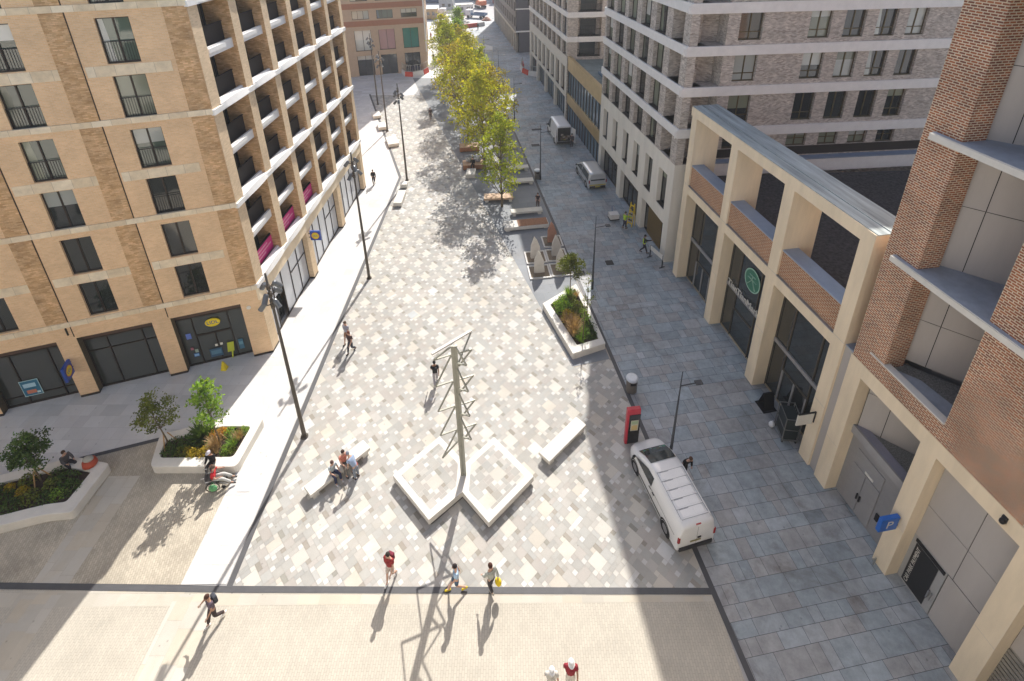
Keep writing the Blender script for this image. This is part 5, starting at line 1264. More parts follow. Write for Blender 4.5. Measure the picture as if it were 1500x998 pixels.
m.build('cage', flat('zinc_wire', (.22, .22, .21), .45, .5), t)
m = MB(); m.box(-.34, .34, -.5, .5, .22, 1.55); m.build('goods', flat('dark_wrap', (.02, .028, .03), .4), t)
for x in (-.34, .34):
    for y in (-.5, .5): m = MB(); m.tube([(x-.03, y, .06), (x+.03, y, .06)], .06, 10); m.build('castor', M_BLACK, t)
t = thing('rubbish_bag', 'white plastic bag beside the roll cage trolley', 'bag', (14.0, 20.2, .01)); m = MB(); m.ell((14.0, 20.2, .2), (.16, .15, .19)); m.ell((14.02, 20.2, .40), (.05, .05, .07)); m.build('sack', flat('white_plastic', (.7, .7, .72), .4), t, smooth=True)
t = thing('tap_post', 'steel tap post at the foot of the pillar with the parking sign', 'tap', tuple(K.P(20.5, -.15, 0))); m = MB(); o = K.P(20.5, -.15, 0); m.tube([o, o+Vector((0, 0, .45))], .04, 8); m.bar(o+Vector((0, 0, .42)), o-K.n*.16+Vector((0, 0, .42)), .05, .05); m.build('post', M_STEEL, t)
# crowd barrier panel, box and yellow cart by the workers
t = thing('barrier', 'white topped low barrier by the cream stone corner pier', 'barrier', (11.55, 35.2, .01), RD(-68)); WOFF[t.name] = Vector((0, 0, 0))
m = MB(); m.box(-.9, .9, -.025, .025, .72, 1.1); m.build('board', M_WHITE, t)
for x in (-.8, .8):
    m = MB(); m.box(x-.03, x+.03, -.03, .03, 0, 1.12); m.box(x-.03, x+.03, -.25, .25, 0, .04); m.build('leg', M_BLACK, t)
t = thing('crate', 'white box on a low trolley left of the hi-vis worker', 'box', (9.35, 41.9, .01), RD(8)); WOFF[t.name] = Vector((0, 0, 0)); m = MB(); m.box(-.42, .42, -.34, .34, .14, .62); m.build('box', pm('off_white_card', (.70, .66, .62), .8), t); m = MB(); m.box(-.45, .45, -.36, .36, .06, .13); m.build('deck', M_BLACK, t)
m = MB(); m.bar((0, .36, .1), (0, .62, 1.05), .04, .04); m.build('handle', flat('blue_handle', (.04, .12, .30)), t)
t = thing('step_ladder', 'yellow folded platform ladder carried upright beside the stone pier', 'ladder', (10.55, 40.65, .01), RD(-55)); WOFF[t.name] = Vector((0, 0, 0))
m = MB()
for x in (-.28, .28): m.bar((x, 0, 0), (x*.75, .25, 2.3), .07, .05); m.bar((x, .42, 0), (x*.75, .27, 2.3), .06, .04)
m.build('frame', flat('ladder_yellow', (.72, .50, .02), .4), t)
for k in range(7): m = MB(); zz = .28+k*.29; f_ = zz/2.3; m.box(-.27+.06*f_, .27-.06*f_, .25*f_-.04, .25*f_+.10, zz-.02, zz+.02); m.build('tread', flat('ladder_black', (.06, .05, .02)) if k % 2 else flat('ladder_yellow', (.72, .50, .02)), t)
# ================================================================== PLANTING
LEAF_YG = leafmat('grove_leaf', (.31, .325, .03), trans=.45)
LEAF_G = leafmat('fresh_leaf', (.20, .33, .06), trans=.4)
LEAF_N = leafmat('bright_leaf', (.27, .325, .04), trans=.45)
LEAF_BR = leafmat('autumn_leaf', (.34, .30, .05), trans=.42)
LEAF_D = leafmat('dark_leaf', (.075, .13, .035), trans=.25)
LEAF_O = leafmat('olive_leaf', (.14, .17, .035), trans=.3)
LEAF_Y = leafmat('yellow_leaf', (.42, .33, .035), trans=.3)
LEAF_B = leafmat('straw_leaf', (.44, .31, .17), trans=.25)
LEAF_OR = leafmat('orange_leaf', (.50, .26, .025), trans=.3)
def leaf(mb, p, s, r, tint, asp=.6, up=.0):
    a = Vector((r.gauss(0, 1), r.gauss(0, 1), r.gauss(0, 1)*.6+up)).normalized(); b = a.orthogonal().normalized(); b = Matrix.Rotation(r.uniform(0, 6.28), 3, a) @ b; c = a.cross(b)
    k = s*r.uniform(.7, 1.25); t = tint*r.uniform(.72, 1.28); w = r.uniform(.85, 1.15)
    mb.add([p-b*k*.5, p+c*k*asp*.5, p+b*k*.5, p-c*k*asp*.5], [(0, 1, 2, 3)], 0, (t*w, t, t*r.uniform(.7, 1.2)))
def tree_meshes(name, h, crown_r, z0, nclump, nleaf, ls, mat, seed, trunk_r=.11, shape=1.0, root=None, lean=(0, 0), sprawl=.55):
    """trunk with limbs and a crown of separate leaf clumps; returns the root empty"""
    r = random.Random(seed); T = root
    tr = MB(); top = Vector((lean[0], lean[1], h*.94)); n = 7
    path = [Vector((lean[0]*t**1.4+r.gauss(0, .035)*t*h*.12, lean[1]*t**1.4+r.gauss(0, .035)*t*h*.12, h*.94*t)) for t in [k/n for k in range(n+1)]]
    tr.tube(path, [trunk_r*1.25]+[trunk_r*(1-.85*k/n) for k in range(1, n+1)], 8)
    cl = []
    for k in range(nclump):
        t = (k+.5)/nclump; z = z0+(h-z0)*(t**.85); f = (z-z0)/(h-z0)
        env = crown_r*(math.sin(math.pi*min(1, max(0.02, f*.86+.12)))**.75)*shape
        a = k*2.399+r.uniform(-.5, .5); rad = env*r.uniform(.25, 1.05)
        i = min(n-1, int(z/(h*.94)*n)); base = path[i]
        c = Vector((base.x+math.cos(a)*rad, base.y+math.sin(a)*rad, z+r.uniform(-.3, .3))); cl.append((c, f))
        j = max(0, int((z-rad*.75)/(h*.94)*n)); b0 = path[min(j, n-1)]
        if rad > crown_r*.3: mid = b0.lerp(c, .5)+Vector((0, 0, -.06*rad)); tr.tube([b0, mid, c], [trunk_r*.42, trunk_r*.25, trunk_r*.08], 5, cap=False)
    tr.build('trunk', M_BARK, T)
    cr = MB()
    for c, f in cl:
        tint = r.uniform(.62, 1.3); R_ = crown_r*sprawl*r.uniform(.55, 1.05)*(1-.3*f)
        for _ in range(int(nleaf*r.uniform(.6, 1.3))):
            d = Vector((r.gauss(0, 1), r.gauss(0, 1), r.gauss(0, .75))); d = d.normalized()*(r.random()**.45)*R_
            leaf(cr, c+d, ls, r, tint, up=.5)
        for _ in range(3):      # loose twigs beyond the outline
            d = Vector((r.gauss(0, 1), r.gauss(0, 1), r.gauss(.2, .6))).normalized()
            for q in range(int(6)): leaf(cr, c+d*(R_*(.85+.12*q))+Vector((r.gauss(0, .05), r.gauss(0, .05), 0)), ls*.9, r, tint*1.1)
    cr.build('crown', mat, T)
    return T
protos = []
for k, (h, cr_, z0, sh) in enumerate(((10.0, 2.2, 2.2, 1.0), (10.8, 3.0, 2.6, 1.0), (9.6, 2.8, 2.4, 1.05))):
    t = thing('street_tree', '', 'tree'); tree_meshes('t', h, cr_, (2.2, 3.3, 2.8)[k], (58, 74, 66)[k], (50, 52, 42)[k], (.25, .26, .25)[k], (LEAF_N, LEAF_YG, LEAF_BR)[k], 50+k, .11, sh, t, sprawl=(.40, .42, .40)[k], lean=(rnd.uniform(-.3, .3), rnd.uniform(-.2, .2))); protos.append(t)
tg = thing('street_tree', '', 'tree'); tree_meshes('t', 9.2, 2.1, 2.0, 46, 62, .30, LEAF_G, 61, .10, 1.0, tg); protos.append(tg)
grove = [(-1.08, 44.5, 0, .95, 'street tree nearest the front, its slim trunk rising behind the peach timber topped bench'),
         (-3.04, 51.7, 1, 1.06, 'second street tree from the front, trunk between the white cube and white block seats'),
         (-2.2, 58.6, 2, 1.05, 'street tree over the grey benches on the street side, behind the first two'),
         (-5.6, 61.5, 1, 1.08, 'street tree over the second brown timber seat on the plaza side'),
         (-4.2, 68.0, 0, 1.0, 'street tree in the middle of the grove on the street side'),
         (-7.6, 69.0, 2, 1.1, 'street tree in the middle of the grove, its shadow edging the paver pattern'),
         (-6.3, 77.0, 1, .95, 'street tree past the middle of the grove on the street side'),
         (-9.6, 79.0, 0, 1.15, 'street tree at the end of the patterned pavers on the plaza side'),
         (-8.2, 87.0, 2, .95, 'street tree on the street side near the fourth slim street lamp'),
         (-11.5, 90.0, 1, 1.0, 'street tree beyond the patterned pavers on the plaza side'),
         (-13.6, 104.0, 0, .72, 'smaller sparse street tree at the far plaza side of the grove'),
         (-10.2, 100.0, 3, .9, 'greener street tree near the far end of the grove'),
         (-11.0, 111.0, 3, .95, 'farthest greener street tree before the building site')]
used = set()
for x, y, k, s, lab in grove:
    if k not in used: used.add(k); o = protos[k]; o.location = (x, y, .01); o.scale = (s, s, s); o['label'] = lab; o['group'] = 'trees of the street grove'
    else: dup(protos[k], (x, y, .01), rnd.uniform(0, 6.28), lab, 'trees of the street grove', s)

# planters
def planter(label, outer, inner, c, h=.5, rnd_=.0):
    t = thing('planter', label, 'planter', (c[0], c[1], 0)); m = MB(); n = len(outer)
    O0 = [(p[0], p[1], .0) for p in outer]; O1 = [(p[0], p[1], h) for p in outer]; I1 = [(p[0], p[1], h) for p in inner]; I0 = [(p[0], p[1], .2) for p in inner]
    m.add(O0+O1+I1+I0, [(a*n+i, a*n+(i+1) % n, (a+1)*n+(i+1) % n, (a+1)*n+i) for a in range(3) for i in range(n)])
    w = m.build('stone_wall', M_WHITE, t); b = w.modifiers.new('bevel', 'BEVEL'); b.width = .03; b.segments = 2; b.limit_method = 'ANGLE'
    m = MB(); m.add([(p[0], p[1], .36+rnd.uniform(-.02, .02)) for p in inner], [tuple(range(n))]); m.build('soil', M_SOIL, t)
    return t
def rounded(poly, r, n=4):
    out = []
    for i in range(len(poly)):
        p = Vector(poly[i]); a = (Vector(poly[i-1])-p); b = (Vector(poly[(i+1) % len(poly)])-p); d = min(r, a.length*.4, b.length*.4)
        A, B = p+a.normalized()*d, p+b.normalized()*d
        for k in range(n+1):
            t = k/n; q = A*(1-t)**2+p*2*t*(1-t)+B*t*t; out.append((q.x, q.y))
    return out
P1o = [(-18.75, 18.12), (-14.30, 18.05), (-14.12, 20.95), (-16.3, 20.95), (-19.35, 19.95)]
P1i = [(-18.55, 18.62), (-14.72, 18.6), (-14.60, 20.35), (-16.2, 20.38), (-18.85, 19.55)]
planter('white stone planter with rounded corners and yellow flowers, behind the wheelchair', rounded(P1o, .28), rounded(P1i, .2), (-16.8, 19.4))
P0o = [(-29, 14.0), (-22.3, 15.85), (-21.05, 15.95), (-20.95, 18.35), (-23.0, 18.75), (-29, 17.0)]
P0i = [(-28.6, 14.7), (-22.6, 16.35), (-21.7, 16.45), (-21.6, 17.95), (-23.1, 18.2), (-28.6, 16.55)]
planter('white stone planter with dark greenery at the left edge, person sitting on its wall', rounded(P0o, .2), rounded(P0i, .15), (-24.5, 17))
PRo = [(3.64, 25.15), (5.86, 26.0), (5.25, 29.6), (4.65, 32.02), (2.0, 29.9)]
PRi = [(3.99, 25.9), (5.48, 26.42), (4.95, 29.4), (4.50, 31.45), (2.55, 29.75)]
planter('kite shaped white stone planter of green and yellow shrubs beside the dark framed beds', rounded(PRo, .05, 2), rounded(PRi, .05, 2), (4.2, 28.5))
sheet('planter_apron', [(3.60, 24.55), (6.05, 25.1), (6.15, 26.0), (3.5, 25.4)], .018, M_DARKPANEL) if False else None

def shrub(kind, seed, mat, r=.38, h=.5, n=170, ls=.11):
    t = thing('shrub', '', 'plant'); q = random.Random(seed); m = MB()
    if kind == 'round':
        for _ in range(n):
            d = Vector((q.gauss(0, 1), q.gauss(0, 1), abs(q.gauss(0, 1)))).normalized()*(q.random()**.35); leaf(m, Vector((d.x*r, d.y*r, d.z*h)), ls, q, 1-.0+(q.random()-.5)*.3, up=.6)
    elif kind == 'grass':
        for _ in range(n):
            a = q.uniform(0, 6.28); b = Vector((math.cos(a), math.sin(a), 0)); p = b*q.uniform(0, r*.35); e = p+b*q.uniform(.2, 1)*r+Vector((0, 0, h*q.uniform(.5, 1.1))); w = b.cross(Vector((0, 0, 1)))*.012; mid = p.lerp(e, .5)+Vector((0, 0, h*.18)); t_ = q.uniform(.7, 1.3)
            m.add([p-w, p+w, mid+w*.8, mid-w*.8, e+w*.2, e-w*.2], [(0, 1, 2, 3), (3, 2, 4, 5)], 0, (t_, t_, t_))
    elif kind == 'spiky':
        for _ in range(n):
            a = q.uniform(0, 6.28); el = q.uniform(.35, 1.4); d = Vector((math.cos(a)*math.cos(el), math.sin(a)*math.cos(el), math.sin(el))); w = d.orthogonal().normalized()*.028; t_ = q.uniform(.7, 1.35); e = d*r*q.uniform(.8, 1.5)
            m.add([Vector((0, 0, .02))-w, Vector((0, 0, .02))+w, e*.6+w, e*.6-w, e], [(0, 1, 2, 3), (3, 2, 4)], 0, (t_, t_, t_))
    m.build('foliage', mat, t)
    s = MB()
    for _ in range(5): a = q.uniform(0, 6.28); s.tube([(0, 0, -.05), (math.cos(a)*r*.45, math.sin(a)*r*.45, h*.6)], [.014, .006], 5)
    s.build('stems', M_BARK, t)
    return t
SH = {'green': ('round', LEAF_G, .42, .55), 'dark': ('round', LEAF_D, .48, .45), 'yellow': ('round', LEAF_Y, .36, .42), 'orange': ('round', LEAF_OR, .36, .55), 'straw': ('grass', LEAF_B, .48, .75), 'olive': ('round', LEAF_O, .42, .5), 'spiky': ('spiky', LEAF_D, .6, .7), 'grass': ('grass', LEAF_G, .42, .5)}
shp = {}
def plant_at(kind, x, y, s, label, group):
    z = .34
    if kind not in shp:
        kd, mt, r, h = SH[kind]; t = shrub(kd, len(shp)+5, mt, r, h, 260 if kd == 'round' else 190); shp[kind] = t; t.location = (x, y, z); t.scale = (s, s, s); t['label'] = label; t['group'] = group; WOFF[t.name] = Vector((0, 0, 0))
    else: dup(shp[kind], (x, y, z), rnd.uniform(0, 6.28), label, group, s)
NM = {'green': 'fresh green rounded shrub', 'dark': 'dark green rounded shrub', 'yellow': 'yellow flowering shrub', 'orange': 'orange flowering shrub', 'straw': 'straw coloured ornamental grass', 'olive': 'olive green rounded shrub', 'spiky': 'spiky dark leaved plant', 'grass': 'tuft of green grass'}
def fill(poly, items, seed, where, group):
    q = random.Random(seed)
    for kind, x, y, s in items: plant_at(kind, x, y, s, NM[kind]+' '+where, group+' ('+NM[kind]+')')
fill(P1i, [('dark', -18.3, 18.95, .9), ('dark', -18.2, 19.4, 1.0), ('dark', -17.6, 19.5, 1.1), ('olive', -17.55, 18.9, .95), ('yellow', -16.95, 18.85, 1.0), ('yellow', -17.3, 19.0, .8), ('spiky', -17.0, 19.85, 1.25), ('green', -16.6, 20.1, .95), ('dark', -16.9, 19.4, .9),
     ('yellow', -16.35, 18.9, 1.15), ('orange', -16.3, 19.8, 1.0), ('green', -16.25, 19.35, .8), ('straw', -15.95, 19.3, 1.0), ('straw', -15.85, 18.95, .8), ('green', -15.5, 19.9, 1.0), ('orange', -16.0, 20.05, .8), ('green', -15.3, 19.0, .8), ('olive', -15.0, 19.0, .7), ('straw', -14.95, 19.7, .7), ('green', -14.85, 20.1, .75), ('grass', -15.1, 19.35, .9)],
     1, 'in the rounded planter behind the wheelchair', 'plants in the rounded planter')
fill(P0i, [('dark', -22.0, 17.1, 1.1), ('green', -22.4, 16.8, .9), ('dark', -22.5, 17.5, 1.2), ('olive', -23.0, 17.2, 1.1), ('dark', -23.2, 17.8, 1.0), ('olive', -23.6, 16.7, 1.1), ('yellow', -24.3, 17.0, .9), ('olive', -24.4, 17.5, 1.1), ('dark', -24.9, 16.6, 1.1), ('yellow', -25.1, 17.2, .8), ('dark', -25.6, 16.9, 1.1), ('dark', -25.9, 16.0, 1.1), ('olive', -26.6, 16.4, 1.1), ('dark', -27.3, 16.1, 1.2), ('yellow', -26.3, 15.9, .9), ('dark', -24.2, 16.3, 1.0), ('dark', -22.9, 16.6, .9), ('spiky', -25.5, 16.3, .9)],
     2, 'in the shaded planter at the left edge', 'plants in the shaded planter')
fill(PRi, [('green', 3.1, 29.7, 1.1), ('green', 3.5, 30.2, 1.1), ('green', 3.25, 29.15, 1.0), ('grass', 4.0, 30.9, 1.2), ('olive', 4.1, 30.3, 1.1), ('green', 3.75, 29.5, 1.15), ('olive', 4.45, 29.6, 1.1), ('olive', 4.3, 29.0, 1.0), ('green', 4.75, 28.9, .9), ('yellow', 3.75, 28.6, 1.5), ('yellow', 4.1, 28.1, 1.3), ('yellow', 3.6, 28.25, 1.1), ('straw', 3.6, 27.9, 1.1), ('straw', 4.0, 27.4, 1.3), ('straw', 3.9, 26.9, 1.1), ('orange', 3.95, 28.35, .9), ('green', 4.9, 28.2, 1.1), ('dark', 5.1, 27.4, 1.1), ('dark', 4.9, 26.9, 1.0), ('dark', 5.15, 26.75, .8), ('grass', 4.45, 26.9, 1.2), ('grass', 4.3, 26.4, 1.0), ('olive', 4.6, 27.6, .9), ('straw', 4.5, 30.7, .7)],
     3, 'in the kite shaped planter', 'plants in the kite shaped planter')
# small planter trees with their stakes
def planter_tree(x, y, h, cr_, mat, seed, label, nclump=16, nleaf=46, ls=.13, z0=1.5, lean=(0, 0), stakes=True, sprawl=.5, multi=0):
    t = thing('planter_tree', label, 'tree', (x, y, .34)); WOFF[t.name] = Vector((0, 0, 0))
    tree_meshes('p', h, cr_, z0, nclump, nleaf, ls, mat, seed, .045, 1.0, t, lean, sprawl)
    if stakes:
        for k in range(3):
            a = k*2.094+.6; m = MB(); m.tube([(math.cos(a)*.42, math.sin(a)*.42, 0), (math.cos(a)*.12, math.sin(a)*.12, .85)], .03, 6); m.build('stake', pm('stake_wood', (.42, .26, .12), .8), t)
    return t
planter_tree(-23.9, 17.6, 2.75, 1.05, LEAF_D, 71, 'small dark leaved tree in the shaded planter at the left edge', 22, 130)
planter_tree(-18.6, 19.45, 3.1, 1.0, LEAF_O, 72, 'small olive toned tree on timber stakes at the left end of the rounded planter', 20, 95, ls=.12, lean=(-.35, 0))
planter_tree(-15.75, 19.35, 4.0, .85, LEAF_G, 73, 'small bright green tree in the middle of the rounded planter', 20, 46, ls=.17, z0=1.8, lean=(-.35, .3), stakes=True)
planter_tree(4.1, 31.05, 3.3, .98, LEAF_O, 74, 'small round headed tree at the far tip of the kite shaped planter', 22, 130, ls=.13, z0=2.1, stakes=False)
planter_tree(5.05, 28.9, 3.2, .5, LEAF_O, 75, 'thin leggy shrub on the street side of the kite shaped planter', 12, 16, ls=.10, z0=.5, stakes=False)
planter_tree(4.45, 26.45, 3.3, .35, LEAF_O, 76, 'bare stemmed sapling at the near tip of the kite shaped planter', 7, 14, ls=.09, z0=2.0, stakes=False)
# ================================================================== PEOPLE
SKINS = {'fair': (.55, .34, .25), 'tan': (.42, .24, .16), 'dark': (.13, .07, .045)}
def skin_mesh(V, E, R, root=0, sub=1):
    me = bpy.data.meshes.new('s'); me.from_pydata([tuple(v) for v in V], E, []); o = bpy.data.objects.new('s', me); COL.objects.link(o)
    md = o.modifiers.new('skin', 'SKIN'); md.use_smooth_shade = True
    sv = me.skin_vertices[0].data
    for i, r in enumerate(R): sv[i].radius = (r if hasattr(r, '__len__') else (r, r))
    for i in range(len(V)): sv[i].use_root = (i == root)
    s = o.modifiers.new('sub', 'SUBSURF'); s.levels = s.render_levels = sub
    dg = bpy.context.evaluated_depsgraph_get(); out = bpy.data.meshes.new_from_object(o.evaluated_get(dg))
    m = MB(); m.add([tuple(v.co) for v in out.vertices], [tuple(p.vertices) for p in out.polygons])
    bpy.data.objects.remove(o); bpy.data.meshes.remove(me); bpy.data.meshes.remove(out)
    return m
def cloth(c):
    return pm('cloth_%d_%d_%d' % tuple(int(x*200) for x in c), c, .85, var=.14, scale=9)
PEOPLE = []
def person(label, x, y, face, pose='walk', h=1.74, top=(.3, .3, .3), bottom=(.1, .1, .12), shoes=(.05, .05, .05), hair=(.03, .02, .015), skin='fair', long_sleeve=False, shorts=False, hat=None, backpack=None, vest=None, long_hair=False, z=.012, stride=1.0, swing=1.0, seat=.47, arm=None, skirt=False, lean=0.0, legs_dir=0.0, group=None, bag=None):
    k = h/1.75; t = thing('person', label, 'person', (x, y, z), math.atan2(math.cos(RD(face)), math.sin(RD(face)))-math.pi/2, group); WOFF[t.name] = Vector((0, 0, 0))
    sk = flat('skin_'+skin, SKINS[skin], .6)
    # joints, local: +y forward, +x right
    sit = pose.startswith('sit')
    pz = seat+.10 if sit else .93
    dz = pz-.93
    pel = Vector((0, 0, pz)); ln = Vector((0, lean, 0))
    spine = pel+Vector((0, .0, .22))+ln*.35; chest = pel+Vector((0, .01, .44))+ln*.75; neck = pel+Vector((0, .0, .56))+ln; head = pel+Vector((0, .03, .70))+ln*1.15
    J = {}
    for s, n in ((-1, 'l'), (1, 'r')):
        J['hip'+n] = pel+Vector((s*.09, 0, -.03))
        ph = s*(1 if swing >= 0 else -1)
        if sit:
            J['knee'+n] = J['hip'+n]+Vector((s*.05+legs_dir*.1, .43, .02)); J['ank'+n] = Vector((J['knee'+n].x+s*.02+legs_dir*.25, J['knee'+n].y+(.02 if pose != 'sit_out' else .36), .09 if pose != 'sit_out' else .2)) if pose != 'sit_up' else J['knee'+n]+Vector((0, .03, -.42))
        elif pose == 'stand':
            J['knee'+n] = J['hip'+n]+Vector((s*.015, .02, -.43)); J['ank'+n] = Vector((s*.12, 0, .09))
        else:
            f = ph*stride
            if f > 0: J['knee'+n] = J['hip'+n]+Vector((0, .20*f, -.40)); J['ank'+n] = Vector((s*.08, .34*f, .09))
            else: J['knee'+n] = J['hip'+n]+Vector((0, .03, -.43)); J['ank'+n] = Vector((s*.08, .36*f, .17))
        J['sh'+n] = chest+Vector((s*.175, 0, .04))
        if arm and n in arm: e, w = [Vector(q) for q in arm[n]]; J['el'+n] = J['sh'+n]+e; J['wr'+n] = J['sh'+n]+e+w
        elif sit: J['el'+n] = J['sh'+n]+Vector((s*.05, .10, -.27)); J['wr'+n] = J['el'+n]+Vector((-s*.06, .22, -.03))
        elif pose == 'walk': f = -ph*abs(swing); J['el'+n] = J['sh'+n]+Vector((s*.05, .10*f-.02, -.28)); J['wr'+n] = J['el'+n]+Vector((-s*.01, .13*f+.07, -.22))
        else: J['el'+n] = J['sh'+n]+Vector((s*.06, -.02, -.28)); J['wr'+n] = J['el'+n]+Vector((0, .05, -.25))
    def toe(n): a = J['ank'+n]; return a+Vector((0, .15, -.045 if a.z < .12 else -.10))
    V = [pel, spine, chest, neck, head]; E = [(0, 1), (1, 2), (2, 3), (3, 4)]; R = [(.135, .10), (.125, .095), (.15, .105), (.055, .055), (.085, .095)]
    def add(p, par, r): V.append(p); E.append((par, len(V)-1)); R.append(r); return len(V)-1
    for n in 'lr':
        a = add(J['hip'+n], 0, .085); b = add(J['knee'+n], a, .056); c = add(J['ank'+n], b, .038); add(toe(n), c, .034)
        a = add(J['sh'+n], 2, .058); b = add(J['el'+n], a, .042); c = add(J['wr'+n], b, .030); d = (J['wr'+n]-J['el'+n]).normalized(); add(J['wr'+n]+d*.06, c, (.036, .020))
    V = [v*k for v in V]; R = [tuple(q*k for q in (r if hasattr(r, '__len__') else (r, r))) for r in R]
    m = skin_mesh(V, E, R)
    # head shape, face, ears and fingers are part of the same body
    hc = (head+Vector((0, .01, .035)))*k
    m.ell(hc, (.078*k, .098*k, .118*k), 0, 10, 8)
    m.ell(hc+Vector((0, .098, -.015))*k, (.014*k, .022*k, .022*k), 0, 6, 4)
    for s in (-1, 1):
        m.ell(hc+Vector((s*.078, -.005, -.005))*k, (.012*k, .022*k, .032*k), 0, 6, 4); m.ell(hc+Vector((s*.03, .089, .012))*k, (.012*k, .008*k, .008*k), 1, 6, 4)
    m.ell(hc+Vector((0, .088, -.055))*k, (.024*k, .008*k, .007*k), 2, 6, 4)
    for s, n in ((-1, 'l'), (1, 'r')):
        w = J['wr'+n]; d = (w-J['el'+n]).normalized(); pal = w+d*.075; sd = d.cross(Vector((0, 1, 0))); sd = sd.normalized() if sd.length > .1 else Vector((1, 0, 0)); cu = sd.cross(d).normalized()
        for q in range(4):
            b = pal+sd*(q-1.5)*.019; l = (.062, .074, .070, .056)[q]; m.tube([b*k, (b+d*l*.6+cu*.008)*k, (b+d*l+cu*.028)*k], [.0095*k, .009*k, .007*k], 5)
        b = w+d*.03+sd*.03*(1 if s < 0 else -1); m.tube([b*k, (b+d*.04+sd*.03*(1 if s < 0 else -1))*k, (b+d*.07+sd*.03*(1 if s < 0 else -1)+cu*.015)*k], [.011*k, .010*k, .008*k], 5)
    m.build('body', [sk, flat('eye_dark', (.02, .015, .01)), flat('lips', (.35, .13, .11))], t, smooth=True)
    # trousers / shorts / skirt
    def chain(pts, rad): return [p*k for p in pts], [tuple(q*k for q in (r if hasattr(r, '__len__') else (r, r))) for r in rad]
    V = [pel+Vector((0, 0, .10)), pel]; E = [(0, 1)]; R = [(.140, .108), (.150, .118)]
    for n in 'lr':
        e = J['knee'+n].lerp(J['hip'+n], .12) if shorts else J['ank'+n]+Vector((0, 0, .03))
        a = len(V); V.append(J['hip'+n]+Vector((0, 0, -.02))); E.append((1, a)); R.append(.112)
        if shorts: V.append(e); E.append((a, a+1)); R.append(.098)
        else: V.append(J['knee'+n]); E.append((a, a+1)); R.append(.082); V.append(e); E.append((a+1, a+2)); R.append(.064)
    V, R = chain(V, R); skin_mesh(V, E, R, 1).build('shorts' if shorts else 'trousers', cloth(bottom), t, smooth=True)
    V = [pel+Vector((0, 0, .03)), spine, chest, chest.lerp(neck, .55)]; E = [(0, 1), (1, 2), (2, 3)]; R = [(.170, .138), (.165, .135), (.188, .145), (.080, .075)]
    for n in 'lr':
        a = len(V); V.append(J['sh'+n]); E.append((2, a)); R.append(.086)
        if long_sleeve: V.append(J['el'+n]); E.append((a, a+1)); R.append(.066); V.append(J['wr'+n].lerp(J['el'+n], .06)); E.append((a+1, a+2)); R.append(.052)
        else: V.append(J['sh'+n].lerp(J['el'+n], .62)); E.append((a, a+1)); R.append(.075)
    V, R = chain(V, R); skin_mesh(V, E, R, 1).build('jacket' if long_sleeve else 'shirt', cloth(top), t, smooth=True)
    if vest:
        V, R = chain([pel+Vector((0, 0, .02)), spine, chest, chest.lerp(neck, .4)], [(.182, .150), (.178, .147), (.200, .157), (.10, .09)]); skin_mesh(V, [(0, 1), (1, 2), (2, 3)], R, 1).build('hi_vis_vest', flat('hi_vis_yellow', vest, .6), t, smooth=True)
    for n in 'lr':
        a = J['ank'+n]; b = toe(n); s = MB(); s.tube([(a+Vector((0, -.07, -.045))*1)*k, (a+Vector((0, .0, -.035)))*k, (b+Vector((0, .0, .0)))*k, (b+Vector((0, .05, -.01)))*k], [.035*k, .05*k, .044*k, .025*k], 8); s.build('shoe', cloth(shoes), t, smooth=True)
    if hat:
        s = MB(); s.ell(hc+Vector((0, -.005, .045))*k, (.092*k, .112*k, .088*k), 0, 12, 8); s.disc(hc+Vector((0, .03, .035))*k, (0, .05, 1), .115*k, n=16, r2=.155*k, th=.012*k, xax=(1, 0, 0)); s.build('hat', cloth(hat), t, smooth=True)
    else:
        s = MB(); s.ell(hc+Vector((0, -.018, .028))*k, (.095*k, .108*k, .112*k), 0, 10, 8)
        if long_hair: s.ell(hc+Vector((0, -.06, -.07))*k, (.085*k, .05*k, .14*k), 0, 10, 7)
        s.build('hair', cloth(hair), t, smooth=True)
    if backpack:
        s = MB(); c = (chest+Vector((0, -.19, -.10)))*k; s.box(c.x-.14, c.x+.14, c.y-.08, c.y+.08, c.z-.20, c.z+.20)
        o = s.build('backpack', cloth(backpack), t, bevel=.05)
    if bag:
        c, n = bag; w = J['wr'+n]*k; s = MB(); s.ell(w+Vector((0, 0, -.32)), (.13, .17, .20), 0, 10, 7); s.tube([w+Vector((0, .06, -.15)), w+Vector((0, 0, -.04)), w+Vector((0, -.06, -.15))], .012, 5); s.build('shopping_bag', cloth(c), t, smooth=True)
    return t
W = (.75, .74, .72); NAVY = (.03, .035, .06); BLK = (.02, .02, .022); GREY = (.22, .22, .22)
person('person in a dark red top and pale shorts walking, beside the gap between two shadows', -5.44, 13.30, 200, top=(.28, .03, .03), bottom=(.55, .47, .42), shorts=True, shoes=W, hair=(.03, .025, .02), backpack=(.20, .03, .05), stride=.7, h=1.78)
person('person in pale blue shirt, navy shorts and yellow shoes striding on the front drain', -2.60, 12.85, 255, top=(.42, .58, .75), bottom=(.06, .11, .18), shorts=True, shoes=(.62, .48, .02), hair=(.03, .02, .02), stride=1.0, h=1.72)
person('person in a grey green jacket carrying a bright yellow bag at the front drain line', -1.15, 12.80, 320, top=(.42, .44, .40), bottom=(.05, .045, .05), long_sleeve=True, shoes=(.35, .32, .28), hair=(.06, .02, .012), bag=((.78, .58, .02), 'r'), stride=.45, h=1.78)
person('person with a dark backpack and rolled sleeves walking across the pale slab band', -12.25, 11.95, 215, top=(.12, .09, .12), bottom=(.05, .035, .035), shoes=W, hair=(.07, .03, .02), backpack=(.05, .055, .07), skin='tan', stride=.85, h=1.72, arm={'r': ((.16, .04, -.24), (.05, .16, -.12))})
